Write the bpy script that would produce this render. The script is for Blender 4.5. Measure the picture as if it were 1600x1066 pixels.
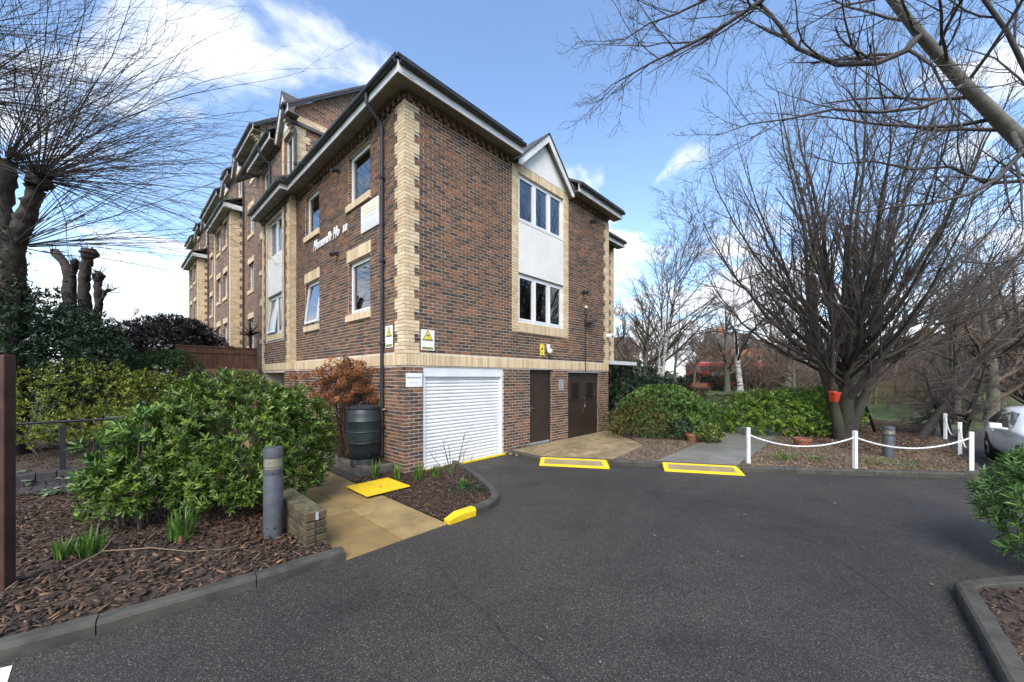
import bpy, bmesh, math, random
import numpy as np
from mathutils import Vector, Matrix
R = math.radians
random.seed(7)
for _o in list(bpy.data.objects):
    bpy.data.objects.remove(_o, do_unlink=True)
SC = bpy.context.scene
COL = SC.collection

# ------------------------------------------------------------------ camera
FPX, HCAM, HY = 582.0, 1.95, 590.0
cam = bpy.data.cameras.new('camera'); cam_o = bpy.data.objects.new('camera', cam); COL.objects.link(cam_o)
cam.sensor_fit = 'HORIZONTAL'; cam.sensor_width = 36.0; cam.lens = FPX/1600*36.0
cam.shift_y = (HY-533.0)/1600.0
cam.clip_start = 0.05; cam.clip_end = 2000
cam_o.location = (0, 0, HCAM); cam_o.rotation_euler = (R(90), 0, 0)
SC.camera = cam_o

# ------------------------------------------------------------------ world, sun, exposure
CLOUD_SEED = 9.9
SUN_EL, SUN_AZ = 46.0, -174.0      # azimuth clockwise from +Y (behind the camera, to its left)
world = bpy.data.worlds.new('World'); SC.world = world; world.use_nodes = True
wn, wl = world.node_tree.nodes, world.node_tree.links
wn.clear()
def wnode(t, **kw):
    n = wn.new(t)
    for k, v in kw.items(): setattr(n, k, v)
    return n
sky = wnode('ShaderNodeTexSky', sky_type='NISHITA', sun_disc=False, sun_elevation=R(SUN_EL), sun_rotation=R(SUN_AZ))
sky.air_density = 1.0; sky.dust_density = 0.2; sky.ozone_density = 2.4
bg1 = wnode('ShaderNodeBackground'); bg1.inputs[1].default_value = 0.15
bg2 = wnode('ShaderNodeBackground'); bg2.inputs[0].default_value = (0.93, 0.95, 1.0, 1); bg2.inputs[1].default_value = 0.66
tc = wnode('ShaderNodeTexCoord'); sp = wnode('ShaderNodeSeparateXYZ'); wl.new(tc.outputs['Generated'], sp.inputs[0])
def wmath(op, a, b=None, c=None, clamp=False):
    n = wnode('ShaderNodeMath', operation=op, use_clamp=clamp)
    for i, v in enumerate((a, b, c)):
        if v is None: continue
        if isinstance(v, (int, float)): n.inputs[i].default_value = v
        else: wl.new(v, n.inputs[i])
    return n.outputs[0]
zz = wmath('MAXIMUM', sp.outputs[2], 0.0)
den = wmath('ADD', zz, 0.14)
cx = wmath('DIVIDE', sp.outputs[0], den); cy = wmath('DIVIDE', sp.outputs[1], den)
cb = wnode('ShaderNodeCombineXYZ'); wl.new(cx, cb.inputs[0]); wl.new(cy, cb.inputs[1]); cb.inputs[2].default_value = CLOUD_SEED
n1 = wnode('ShaderNodeTexNoise'); n1.inputs['Scale'].default_value = 1.7; n1.inputs['Detail'].default_value = 9; n1.inputs['Roughness'].default_value = 0.56
n1.inputs['Distortion'].default_value = 0.25
wl.new(cb.outputs[0], n1.inputs['Vector'])
hz = wmath('SUBTRACT', 1.0, wmath('DIVIDE', zz, 0.5), clamp=True)       # more cloud towards the horizon
lift = wmath('MULTIPLY', wmath('POWER', hz, 1.3), 0.28)
dens = wmath('ADD', n1.outputs['Fac'], lift)
ramp = wnode('ShaderNodeMapRange'); ramp.interpolation_type = 'SMOOTHSTEP'; ramp.clamp = True
ramp.inputs['From Min'].default_value = 0.565; ramp.inputs['From Max'].default_value = 0.70
wl.new(dens, ramp.inputs['Value'])
cm = wmath('MULTIPLY', ramp.outputs[0], 0.93)
mx = wnode('ShaderNodeMixShader'); wl.new(cm, mx.inputs[0]); wl.new(bg1.outputs[0], mx.inputs[1]); wl.new(bg2.outputs[0], mx.inputs[2])
wl.new(sky.outputs[0], bg1.inputs[0])
wo = wnode('ShaderNodeOutputWorld'); wl.new(mx.outputs[0], wo.inputs[0])

sl = bpy.data.lights.new('sun', 'SUN'); sl.energy = 2.3; sl.angle = R(40); sl.color = (1.0, 0.93, 0.83)
so = bpy.data.objects.new('sun', sl); COL.objects.link(so)
_sd = Vector((math.sin(R(SUN_AZ))*math.cos(R(SUN_EL)), math.cos(R(SUN_AZ))*math.cos(R(SUN_EL)), math.sin(R(SUN_EL))))
so.rotation_euler = _sd.to_track_quat('Z', 'Y').to_euler(); so.location = _sd*40
vs = SC.view_settings
vs.view_transform = 'Standard'; vs.look = 'None'; vs.gamma = 1; vs.use_curve_mapping = False; vs.exposure = 1.2
SC.cycles.use_adaptive_sampling = True; SC.cycles.adaptive_threshold = 0.03; SC.cycles.time_limit = 700
SC.cycles.max_bounces = 5; SC.cycles.diffuse_bounces = 3; SC.cycles.glossy_bounces = 3; SC.cycles.transparent_max_bounces = 10
SC.cycles.caustics_reflective = False; SC.cycles.caustics_refractive = False

# ------------------------------------------------------------------ material helpers
class NT:
    def __init__(s, name):
        s.m = bpy.data.materials.new(name); s.m.use_nodes = True
        s.n = s.m.node_tree.nodes; s.l = s.m.node_tree.links; s.n.clear()
        s.out = s.n.new('ShaderNodeOutputMaterial')
        s.p = s.n.new('ShaderNodeBsdfPrincipled'); s.l.new(s.p.outputs[0], s.out.inputs[0])
        g = s.n.new('ShaderNodeNewGeometry'); s.pos = g.outputs['Position']
    def inp(s, sock, v):
        if hasattr(v, 'is_output') or hasattr(v, 'links'): s.l.new(v, sock)
        else: sock.default_value = v
    def noise(s, scale, detail=4, rough=0.5, vec=None, out='Fac', dist=0):
        n = s.n.new('ShaderNodeTexNoise'); n.inputs['Scale'].default_value = scale; n.inputs['Detail'].default_value = detail
        n.inputs['Roughness'].default_value = rough; n.inputs['Distortion'].default_value = dist
        s.l.new(vec if vec is not None else s.pos, n.inputs['Vector']); return n.outputs[out]
    def vor(s, scale, feature='F1', vec=None, out='Distance'):
        n = s.n.new('ShaderNodeTexVoronoi'); n.feature = feature; n.inputs['Scale'].default_value = scale
        s.l.new(vec if vec is not None else s.pos, n.inputs['Vector']); return n.outputs[out]
    def ramp(s, fac, stops, interp='LINEAR'):
        n = s.n.new('ShaderNodeValToRGB'); n.color_ramp.interpolation = interp
        els = n.color_ramp.elements
        while len(els) < len(stops): els.new(0.5)
        for e, (p, c) in zip(els, stops):
            e.position = p; e.color = (c, c, c, 1) if isinstance(c, (int, float)) else (*c, 1)
        s.l.new(fac, n.inputs[0]); return n.outputs[0]
    def mix(s, fac, a, b, mode='MIX'):
        n = s.n.new('ShaderNodeMix'); n.data_type = 'RGBA'; n.blend_type = mode
        s.inp(n.inputs[0], fac)
        for k, v in ((6, a), (7, b)):
            if isinstance(v, tuple): n.inputs[k].default_value = (*v, 1) if len(v) == 3 else v
            else: s.l.new(v, n.inputs[k])
        return n.outputs[2]
    def math(s, op, a, b=0.0, clamp=False):
        n = s.n.new('ShaderNodeMath'); n.operation = op; n.use_clamp = clamp
        s.inp(n.inputs[0], a); s.inp(n.inputs[1], b); return n.outputs[0]
    def attr(s, name='rnd'):
        n = s.n.new('ShaderNodeAttribute'); n.attribute_name = name; return n.outputs['Fac']
    def bump(s, h, strength=0.3, dist=0.01):
        n = s.n.new('ShaderNodeBump'); n.inputs['Strength'].default_value = strength; n.inputs['Distance'].default_value = dist
        s.l.new(h, n.inputs['Height']); s.l.new(n.outputs[0], s.p.inputs['Normal'])
    def set(s, color=None, rough=None, metal=None, spec=None, emit=None):
        if color is not None:
            if isinstance(color, tuple): s.p.inputs['Base Color'].default_value = (*color, 1)
            else: s.l.new(color, s.p.inputs['Base Color'])
        if rough is not None: s.inp(s.p.inputs['Roughness'], rough)
        if metal is not None: s.p.inputs['Metallic'].default_value = metal
        if spec is not None: s.p.inputs['Specular IOR Level'].default_value = spec
        return s.m
MT = {}
def basic(name, c1, c2=None, scale=6, rough=0.6, bump=0.0, bscale=60, metal=0, spec=None, lo=0.35, hi=0.65):
    t = NT(name)
    if c2 is None: c2 = tuple(x*0.8 for x in c1)
    f = t.ramp(t.noise(scale, 3, 0.6), [(lo, 0.0), (hi, 1.0)])
    t.set(t.mix(f, c1, c2), rough, metal, spec)
    if bump: t.bump(t.noise(bscale, 4, 0.6), bump, 0.004)
    MT[name] = t.m; return t.m
def leafmat(name, stops, rough=0.42, trans=0.22):
    t = NT(name); a = t.attr()
    c = t.ramp(a, stops)
    c2 = t.mix(t.math('MULTIPLY', t.noise(40, 2), 0.35), c, t.mix(1.0, c, (0.55, 0.6, 0.5), 'MULTIPLY'))
    t.set(c2, rough, spec=0.4)
    tr = t.n.new('ShaderNodeBsdfTranslucent'); t.l.new(c, tr.inputs[0])
    ms = t.n.new('ShaderNodeMixShader'); ms.inputs[0].default_value = trans
    t.l.new(t.p.outputs[0], ms.inputs[1]); t.l.new(tr.outputs[0], ms.inputs[2]); t.l.new(ms.outputs[0], t.out.inputs[0])
    MT[name] = t.m; return t.m

# bricks -----------------------------------------------------------
RED_STOPS = [(0.0, (0.054, 0.040, 0.032)), (0.22, (0.090, 0.058, 0.041)), (0.42, (0.135, 0.076, 0.046)), (0.62, (0.180, 0.091, 0.049)), (0.82, (0.225, 0.107, 0.054)), (1.0, (0.30, 0.135, 0.062))]
BUFF_STOPS = [(0.0, (0.58, 0.43, 0.255)), (0.5, (0.68, 0.53, 0.335)), (1.0, (0.76, 0.62, 0.41))]
def brickmat(name, stops, rough, var):
    t = NT(name); a = t.attr()
    big = t.math('MULTIPLY', t.math('SUBTRACT', t.noise(0.55, 3), 0.5), var)
    c = t.ramp(t.math('ADD', a, big, True), stops)
    c = t.mix(t.ramp(t.noise(38, 5, 0.65), [(0.35, 0.0), (0.7, 0.55 if var > 0.4 else 0.2)]), c, t.mix(1.0, c, (0.45, 0.45, 0.47), 'MULTIPLY'))
    mpn = t.n.new('ShaderNodeMapping'); mpn.inputs['Scale'].default_value = (1.6, 1.6, 0.16); t.l.new(t.pos, mpn.inputs[0])
    c = t.mix(t.math('MULTIPLY', t.ramp(t.noise(1.5, 5, 0.6, vec=mpn.outputs[0]), [(0.50, 0.0), (0.72, 1.0)]), 0.35), c, t.mix(1.0, c, (0.55, 0.52, 0.48), 'MULTIPLY'))
    t.set(c, rough); t.bump(t.noise(120, 4, 0.6), 0.5, 0.003); MT[name] = t.m
brickmat('red_brick', RED_STOPS, 0.82, 0.41)
brickmat('buff_brick', BUFF_STOPS, 0.8, 0.3)
t = NT('mortar'); t.set(t.mix(t.ramp(t.noise(3, 5), [(0.3, 0.0), (0.7, 1.0)]), (0.72, 0.63, 0.52), (0.56, 0.48, 0.39)), 0.9); t.bump(t.noise(150), 0.4, 0.003); MT['mortar'] = t.m
basic('buff_mortar', (0.36, 0.26, 0.15), (0.26, 0.18, 0.10), 8, 0.9)
def far_brick(name, stops, mortar, soldier=False):
    t = NT(name)
    tcn = t.n.new('ShaderNodeTexCoord'); s = t.n.new('ShaderNodeSeparateXYZ'); t.l.new(tcn.outputs['Object'], s.inputs[0])
    u = t.math('ADD', s.outputs[0], s.outputs[1]); cbn = t.n.new('ShaderNodeCombineXYZ')
    if soldier: t.l.new(s.outputs[2], cbn.inputs[0]); t.l.new(u, cbn.inputs[1])
    else: t.l.new(u, cbn.inputs[0]); t.l.new(s.outputs[2], cbn.inputs[1])
    b = t.n.new('ShaderNodeTexBrick'); b.inputs['Scale'].default_value = 1.0; b.inputs['Brick Width'].default_value = 0.225; b.inputs['Row Height'].default_value = 0.075
    b.inputs['Mortar Size'].default_value = 0.006; b.inputs['Mortar Smooth'].default_value = 0.3
    b.inputs['Color1'].default_value = (0, 0, 0, 1); b.inputs['Color2'].default_value = (1, 1, 1, 1); b.inputs['Mortar'].default_value = (0.5, 0.5, 0.5, 1)
    t.l.new(cbn.outputs[0], b.inputs['Vector'])
    c = t.ramp(t.math('ADD', b.outputs['Color'], t.math('MULTIPLY', t.math('SUBTRACT', t.noise(0.6, 3), 0.5), 0.5), True), stops)
    t.set(t.mix(b.outputs['Fac'], c, mortar), 0.85)
    t.bump(t.math('SUBTRACT', 1.0, b.outputs['Fac']), 0.5, 0.006); MT[name] = t.m
far_brick('far_red_brick', RED_STOPS, (0.46, 0.38, 0.30))
far_brick('far_buff_brick', BUFF_STOPS, (0.33, 0.24, 0.14))
far_brick('house_brick', [(0, (0.33, 0.10, 0.035)), (1, (0.50, 0.17, 0.06))], (0.3, 0.2, 0.14))
# painted, plastic, metal ------------------------------------------
basic('white_upvc', (0.80, 0.80, 0.80), (0.72, 0.73, 0.73), 3, 0.35)
basic('white_render', (0.78, 0.765, 0.72), (0.70, 0.69, 0.65), 1.6, 0.8, 0.25, 180)
basic('white_fascia', (0.72, 0.72, 0.71), (0.58, 0.58, 0.56), 2.5, 0.45)
basic('shaded_soffit', (0.24, 0.225, 0.21), (0.17, 0.16, 0.15), 3, 0.6)  # shadow under the eaves is mixed into this darker soffit colour
basic('black_plastic', (0.022, 0.023, 0.026), (0.035, 0.036, 0.04), 8, 0.38)
basic('slate_tile', (0.055, 0.052, 0.052), (0.09, 0.08, 0.075), 5, 0.75, 0.4, 40)
basic('door_brown', (0.030, 0.019, 0.014), (0.040, 0.026, 0.019), 2.5, 0.42)
basic('black_metal', (0.012, 0.012, 0.013), (0.02, 0.02, 0.021), 9, 0.45)
basic('steel', (0.55, 0.55, 0.54), (0.42, 0.42, 0.42), 20, 0.32, metal=1.0)
basic('grey_metal', (0.30, 0.31, 0.32), (0.22, 0.23, 0.24), 10, 0.5)
basic('shutter_white', (0.76, 0.77, 0.785), (0.64, 0.645, 0.65), 1.6, 0.42, lo=0.45, hi=0.75)
t = NT('yellow_paint'); w = t.ramp(t.noise(17, 7, 0.78), [(0.56, 0.0), (0.68, 1.0)])
t.set(t.mix(t.math('MULTIPLY', w, 0.75), t.mix(t.noise(5), (0.80, 0.56, 0.012), (0.66, 0.43, 0.012)), (0.22, 0.17, 0.07)), 0.65); t.bump(t.noise(90), 0.3, 0.003); MT['yellow_paint'] = t.m
basic('sign_white', (0.80, 0.80, 0.80), (0.76, 0.76, 0.77), 4, 0.4)
basic('sign_yellow', (0.80, 0.68, 0.06), (0.74, 0.62, 0.05), 6, 0.45)
basic('sign_black', (0.015, 0.015, 0.015), None, 6, 0.5)
basic('sign_green', (0.45, 0.50, 0.10), None, 6, 0.5)
basic('sign_grey', (0.45, 0.46, 0.47), None, 6, 0.5)
basic('plaque_cream', (0.72, 0.62, 0.40), (0.78, 0.72, 0.55), 6, 0.5)
basic('plaque_grey', (0.60, 0.62, 0.64), (0.70, 0.71, 0.72), 9, 0.5)
basic('butt_green', (0.010, 0.017, 0.020), (0.017, 0.026, 0.029), 4, 0.5)
basic('bollard_grey', (0.058, 0.063, 0.074), (0.085, 0.09, 0.10), 9, 0.5, 0.2, 50)
basic('terracotta', (0.34, 0.13, 0.065), (0.24, 0.10, 0.055), 7, 0.7, 0.2)
basic('fence_brown', (0.085, 0.034, 0.018), (0.135, 0.058, 0.03), 3.2, 0.7, 0.3, 30)
basic('post_brown', (0.038, 0.015, 0.010), (0.070, 0.030, 0.018), 5, 0.65, 0.4, 40)
basic('fence_yellow', (0.115, 0.105, 0.042), (0.19, 0.17, 0.066), 2, 0.8)
basic('bench_wood', (0.24, 0.105, 0.055), (0.17, 0.07, 0.04), 4, 0.7)
basic('post_white', (0.78, 0.78, 0.76), (0.60, 0.60, 0.57), 7, 0.6, lo=0.5, hi=0.75)
basic('rope_white', (0.72, 0.71, 0.67), (0.60, 0.59, 0.55), 15, 0.85)
basic('feeder_red', (0.62, 0.065, 0.02), (0.50, 0.045, 0.018), 5, 0.35)
basic('kerb_stone', (0.034, 0.033, 0.026), (0.075, 0.070, 0.055), 4.5, 0.85, 0.6, 70)
basic('planter_stone', (0.085, 0.07, 0.058), (0.14, 0.118, 0.095), 4, 0.85, 0.5, 60)
basic('grey_slab', (0.235, 0.215, 0.18), (0.165, 0.152, 0.13), 1.3, 0.36, 0.3, 60)
basic('dark_brick', (0.038, 0.032, 0.034), (0.065, 0.055, 0.055), 5, 0.6, 0.4)
basic('soil', (0.040, 0.028, 0.020), (0.075, 0.052, 0.036), 7, 0.95, 0.8, 40)
basic('gravel_soil', (0.19, 0.145, 0.10), (0.11, 0.08, 0.055), 9, 0.95, 0.8, 60)
basic('canopy_white', (0.75, 0.76, 0.77), None, 4, 0.4)
basic('curtain', (0.82, 0.82, 0.80), (0.72, 0.72, 0.70), 9, 0.9)
basic('car_white', (0.78, 0.79, 0.80), (0.76, 0.77, 0.78), 1, 0.16)
basic('tyre', (0.018, 0.018, 0.018), None, 9, 0.8)
basic('car_trim', (0.02, 0.02, 0.022), None, 9, 0.4)
basic('tail_red', (0.45, 0.02, 0.02), None, 9, 0.2)
basic('bus_red', (0.60, 0.025, 0.022), (0.52, 0.02, 0.02), 1, 0.3)
basic('bus_blue', (0.12, 0.16, 0.34), (0.5, 0.5, 0.6), 3, 0.4)
basic('bus_white', (0.75, 0.72, 0.72), None, 3, 0.4)
basic('far_white', (0.62, 0.66, 0.70), (0.55, 0.58, 0.62), 0.3, 0.7)
basic('far_grey', (0.20, 0.19, 0.18), (0.26, 0.25, 0.23), 0.3, 0.8)
basic('far_brown', (0.22, 0.165, 0.125), (0.16, 0.12, 0.095), 0.4, 0.85)
basic('far_roof', (0.10, 0.085, 0.08), (0.075, 0.066, 0.064), 0.5, 0.85)
t = NT('glass')
gl = t.n.new('ShaderNodeBsdfGlossy'); gl.inputs['Roughness'].default_value = 0.015; gl.inputs[0].default_value = (0.95, 0.97, 1, 1)
tp = t.n.new('ShaderNodeBsdfTransparent'); tp.inputs[0].default_value = (0.94, 0.96, 0.95, 1)
fr = t.n.new('ShaderNodeFresnel'); fr.inputs[0].default_value = 1.55
ms = t.n.new('ShaderNodeMixShader'); t.l.new(t.math('ADD', fr.outputs[0], 0.17, True), ms.inputs[0]); t.l.new(tp.outputs[0], ms.inputs[1]); t.l.new(gl.outputs[0], ms.inputs[2]); t.l.new(ms.outputs[0], t.out.inputs[0]); MT['glass'] = t.m
t = NT('dark_glass'); t.set((0.012, 0.014, 0.016), 0.05, spec=0.7); MT['dark_glass'] = t.m
t = NT('lens_clear'); t.set(t.mix(t.noise(30), (0.27, 0.25, 0.19), (0.15, 0.14, 0.105)), 0.2); MT['lens_clear'] = t.m
# asphalt: bitumen with pale and dark aggregate, damp patches
t = NT('asphalt')
_v = t.n.new('ShaderNodeTexVoronoi'); _v.inputs['Scale'].default_value = 140; t.l.new(t.pos, _v.inputs['Vector'])
sepn = t.n.new('ShaderNodeSeparateColor'); t.l.new(_v.outputs['Color'], sepn.inputs[0])
stone = t.ramp(sepn.outputs[0], [(0.0, (0.022, 0.0205, 0.0188)), (0.55, (0.040, 0.037, 0.0335)), (0.90, (0.063, 0.0582, 0.0525)), (1.0, (0.145, 0.134, 0.118))])
worn = t.ramp(t.noise(0.30, 5, 0.66, dist=0.5), [(0.34, 0.0), (0.66, 1.0)])
c = t.mix(1.0, stone, t.mix(worn, (0.74, 0.74, 0.75), (1.32, 1.29, 1.25)), 'MULTIPLY')
damp = t.ramp(t.noise(1.15, 4, 0.55), [(0.57, 0.0), (0.70, 1.0)])
c = t.mix(t.math('MULTIPLY', damp, 0.38), c, (0.022, 0.022, 0.023))
_w = t.n.new('ShaderNodeMix'); _w.data_type = 'VECTOR'; _w.inputs[0].default_value = 0.22; t.l.new(t.pos, _w.inputs[4]); t.l.new(t.noise(1.7, 4, out='Color'), _w.inputs[5])
crk = t.ramp(t.vor(0.38, 'DISTANCE_TO_EDGE', vec=_w.outputs[1]), [(0.0, 1.0), (0.0045, 0.0)])
crk = t.math('MULTIPLY', crk, t.ramp(t.noise(0.5, 2), [(0.44, 0.0), (0.54, 1.0)]))
c = t.mix(t.math('MULTIPLY', crk, 0.65), c, (0.010, 0.010, 0.010))
oil = t.ramp(t.noise(0.9, 3, 0.4, dist=0.6), [(0.70, 0.0), (0.76, 1.0)])
c = t.mix(t.math('MULTIPLY', oil, 0.5), c, (0.016, 0.0155, 0.015))
t.set(c, t.ramp(damp, [(0, 0.72), (1, 0.42)]), spec=0.28); t.bump(t.math('SUBTRACT', 1.0, _v.outputs['Distance']), 0.55, 0.006); MT['asphalt'] = t.m
# sandstone slabs
t = NT('sandstone'); a = t.attr()
c = t.ramp(a, [(0, (0.25, 0.165, 0.062)), (0.5, (0.32, 0.218, 0.088)), (1, (0.37, 0.268, 0.12))])
st = t.ramp(t.noise(2.6, 6, 0.68), [(0.40, 0.0), (0.62, 1.0)])
c = t.mix(t.math('MULTIPLY', st, 0.62), c, (0.155, 0.115, 0.05))
t.set(c, 0.6); t.bump(t.noise(35, 6, 0.6), 0.35, 0.004); MT['sandstone'] = t.m
t = NT('block_paving'); a = t.attr()
c = t.ramp(a, [(0, (0.25, 0.18, 0.095)), (0.5, (0.32, 0.235, 0.13)), (1, (0.37, 0.28, 0.17))])
t.set(t.mix(t.math('MULTIPLY', t.ramp(t.noise(1.4, 5, 0.6), [(0.38, 0.0), (0.62, 1.0)]), 0.5), c, (0.11, 0.105, 0.05)), 0.7); t.bump(t.noise(60), 0.3, 0.003); MT['block_paving'] = t.m
t = NT('mossy_brick'); a = t.attr()
c = t.ramp(a, [(0, (0.040, 0.028, 0.018)), (1, (0.095, 0.062, 0.032))])
upz = t.n.new('ShaderNodeNewGeometry'); sx = t.n.new('ShaderNodeSeparateXYZ'); t.l.new(upz.outputs['Normal'], sx.inputs[0])
moss = t.math('MULTIPLY', t.math('MULTIPLY', t.ramp(t.noise(17, 6, 0.7), [(0.40, 0.0), (0.60, 1.0)]), 0.85), t.ramp(sx.outputs[2], [(0.0, 0.22), (0.7, 1.0)]))
t.set(t.mix(moss, c, (0.115, 0.125, 0.055)), 0.9); t.bump(t.noise(70, 5, 0.7), 0.8, 0.008); MT['mossy_brick'] = t.m
t = NT('lawn'); c = t.ramp(t.noise(0.35, 6, 0.6), [(0.35, (0.060, 0.085, 0.022)), (0.55, (0.105, 0.150, 0.036)), (0.75, (0.085, 0.085, 0.040))])
c = t.mix(t.math('MULTIPLY', t.noise(55, 3), 0.6), c, t.mix(1.0, c, (0.4, 0.4, 0.35), 'MULTIPLY'))
t.set(c, 0.9); t.bump(t.noise(70, 4), 1.0, 0.04); MT['lawn'] = t.m
def chipmat(name, stops):
    t = NT(name); c = t.ramp(t.attr(), stops)
    t.set(t.mix(t.math('MULTIPLY', t.noise(60, 4, 0.7), 0.5), c, t.mix(1.0, c, (0.3, 0.3, 0.3), 'MULTIPLY')), 0.72); MT[name] = t.m
chipmat('bark_chip', [(0, (0.020, 0.012, 0.008)), (0.40, (0.060, 0.033, 0.020)), (0.70, (0.120, 0.066, 0.038)), (0.90, (0.21, 0.12, 0.065)), (1, (0.38, 0.20, 0.085))])
chipmat('wood_chip', [(0, (0.085, 0.055, 0.033)), (0.5, (0.24, 0.165, 0.10)), (0.85, (0.38, 0.28, 0.18)), (1, (0.52, 0.42, 0.30))])
chipmat('leaf_litter', [(0, (0.035, 0.018, 0.012)), (0.5, (0.085, 0.042, 0.025)), (1, (0.19, 0.09, 0.045))])
# bark
def barkmat(name, c1, c2, scale=9, moss=None):
    t = NT(name); f = t.ramp(t.noise(scale, 6, 0.65, dist=0.4), [(0.35, 0.0), (0.65, 1.0)])
    c = t.mix(f, c1, c2)
    if moss: c = t.mix(t.math('MULTIPLY', t.ramp(t.noise(1.6, 4), [(0.45, 0.0), (0.65, 1.0)]), 0.75), c, moss)
    t.set(c, 0.85); t.bump(t.noise(scale*4, 5, 0.65), 0.7, 0.012); MT[name] = t.m
barkmat('hornbeam_bark', (0.018, 0.015, 0.013), (0.050, 0.040, 0.032), 9, (0.060, 0.055, 0.026))
barkmat('twig_bark', (0.062, 0.050, 0.042), (0.105, 0.083, 0.068))
barkmat('brown_twig', (0.105, 0.074, 0.055), (0.165, 0.118, 0.088))
barkmat('plane_bark', (0.19, 0.175, 0.15), (0.10, 0.095, 0.085), 5)
barkmat('pollard_bark', (0.018, 0.014, 0.012), (0.060, 0.046, 0.038), 5)
barkmat('whip_bark', (0.050, 0.043, 0.040), (0.085, 0.072, 0.066))
barkmat('grey_trunk', (0.105, 0.095, 0.070), (0.17, 0.155, 0.115), 7, (0.10, 0.10, 0.05))
barkmat('black_trunk', (0.014, 0.012, 0.010), (0.032, 0.026, 0.022), 8)
t = NT('birch_bark')
mp = t.n.new('ShaderNodeMapping'); mp.inputs['Scale'].default_value = (1, 1, 4.5); t.l.new(t.pos, mp.inputs[0])
f = t.ramp(t.noise(1.6, 6, 0.7, vec=mp.outputs[0]), [(0.50, 0.0), (0.58, 1.0)])
t.set(t.mix(f, (0.52, 0.49, 0.44), (0.07, 0.06, 0.055)), 0.75); MT['birch_bark'] = t.m
# leaves
leafmat('laurel_leaf', [(0, (0.049, 0.086, 0.015)), (0.45, (0.114, 0.186, 0.027)), (0.8, (0.236, 0.334, 0.051)), (1, (0.491, 0.564, 0.101))], 0.36)
leafmat('oleander_leaf', [(0, (0.054, 0.111, 0.030)), (0.5, (0.132, 0.245, 0.054)), (1, (0.373, 0.535, 0.108))], 0.4)
leafmat('choisya_leaf', [(0, (0.062, 0.099, 0.014)), (0.5, (0.221, 0.264, 0.036)), (1, (0.497, 0.502, 0.078))], 0.4)
leafmat('evergreen_leaf', [(0, (0.015, 0.033, 0.015)), (0.6, (0.037, 0.073, 0.033)), (1, (0.106, 0.156, 0.088))], 0.38, 0.1)
leafmat('purple_hedge', [(0, (0.022, 0.019, 0.019)), (0.6, (0.053, 0.044, 0.041)), (1, (0.126, 0.114, 0.102))], 0.4, 0.1)
leafmat('box_leaf', [(0, (0.023, 0.049, 0.013)), (0.6, (0.055, 0.104, 0.026)), (1, (0.130, 0.208, 0.058))], 0.38, 0.12)
leafmat('mound_leaf', [(0, (0.061, 0.118, 0.029)), (0.5, (0.151, 0.258, 0.055)), (1, (0.425, 0.562, 0.119))], 0.38)
leafmat('bright_leaf', [(0, (0.104, 0.178, 0.026)), (0.5, (0.233, 0.356, 0.045)), (1, (0.534, 0.620, 0.089))], 0.42)
leafmat('olive_leaf', [(0, (0.070, 0.064, 0.018)), (0.5, (0.172, 0.157, 0.039)), (1, (0.359, 0.315, 0.091))], 0.5)
leafmat('variegated_leaf', [(0, (0.05, 0.10, 0.02)), (0.45, (0.11, 0.17, 0.03)), (0.6, (0.45, 0.42, 0.10)), (1, (0.60, 0.56, 0.20))], 0.4)
leafmat('grass_blade', [(0, (0.040, 0.094, 0.016)), (0.6, (0.098, 0.204, 0.030)), (1, (0.230, 0.352, 0.080))], 0.45)
leafmat('hydrangea_petal', [(0, (0.100, 0.037, 0.019)), (0.5, (0.246, 0.092, 0.034)), (1, (0.473, 0.193, 0.069))], 0.8)
leafmat('juniper_leaf', [(0, (0.030, 0.060, 0.036)), (1, (0.105, 0.165, 0.10))], 0.5)
leafmat('rust_leaf', [(0, (0.06, 0.025, 0.015)), (1, (0.17, 0.075, 0.04))], 0.7)
leafmat('ivy_leaf', [(0, (0.03, 0.055, 0.02)), (1, (0.12, 0.17, 0.07))], 0.4)
leafmat('cordyline_leaf', [(0, (0.030, 0.012, 0.016)), (1, (0.085, 0.035, 0.04))], 0.4)
leafmat('waterlily_leaf', [(0, (0.13, 0.19, 0.11)), (1, (0.25, 0.33, 0.21))], 0.5)

# ------------------------------------------------------------------ object helpers
def tag(o, label=None, cat=None, group=None, kind=None):
    if label: o['label'] = label
    if cat: o['category'] = cat
    if group: o['group'] = group
    if kind: o['kind'] = kind
    return o
def thing(name, label, cat, loc=(0, 0, 0), rotz=0.0, group=None):
    o = bpy.data.objects.new(name, None); COL.objects.link(o); o.empty_display_size = 0.2
    o.location = loc; o.rotation_euler = (0, 0, rotz)
    return tag(o, label, cat, group)
def mk(name, me, mat=None, parent=None, loc=None, rot=None, scale=None):
    o = bpy.data.objects.new(name, me); COL.objects.link(o)
    if mat is not None and len(me.materials) == 0: me.materials.append(MT[mat] if isinstance(mat, str) else mat)
    if parent is not None: o.parent = parent
    if loc is not None: o.location = loc
    if rot is not None: o.rotation_euler = rot
    if scale is not None: o.scale = scale
    return o
def copy_tree(o, parent=None):
    c = o.copy(); COL.objects.link(c); c.parent = parent
    for ch in o.children: copy_tree(ch, c)
    return c
def smooth(me):
    me.polygons.foreach_set('use_smooth', np.ones(len(me.polygons), bool)); return me
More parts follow.
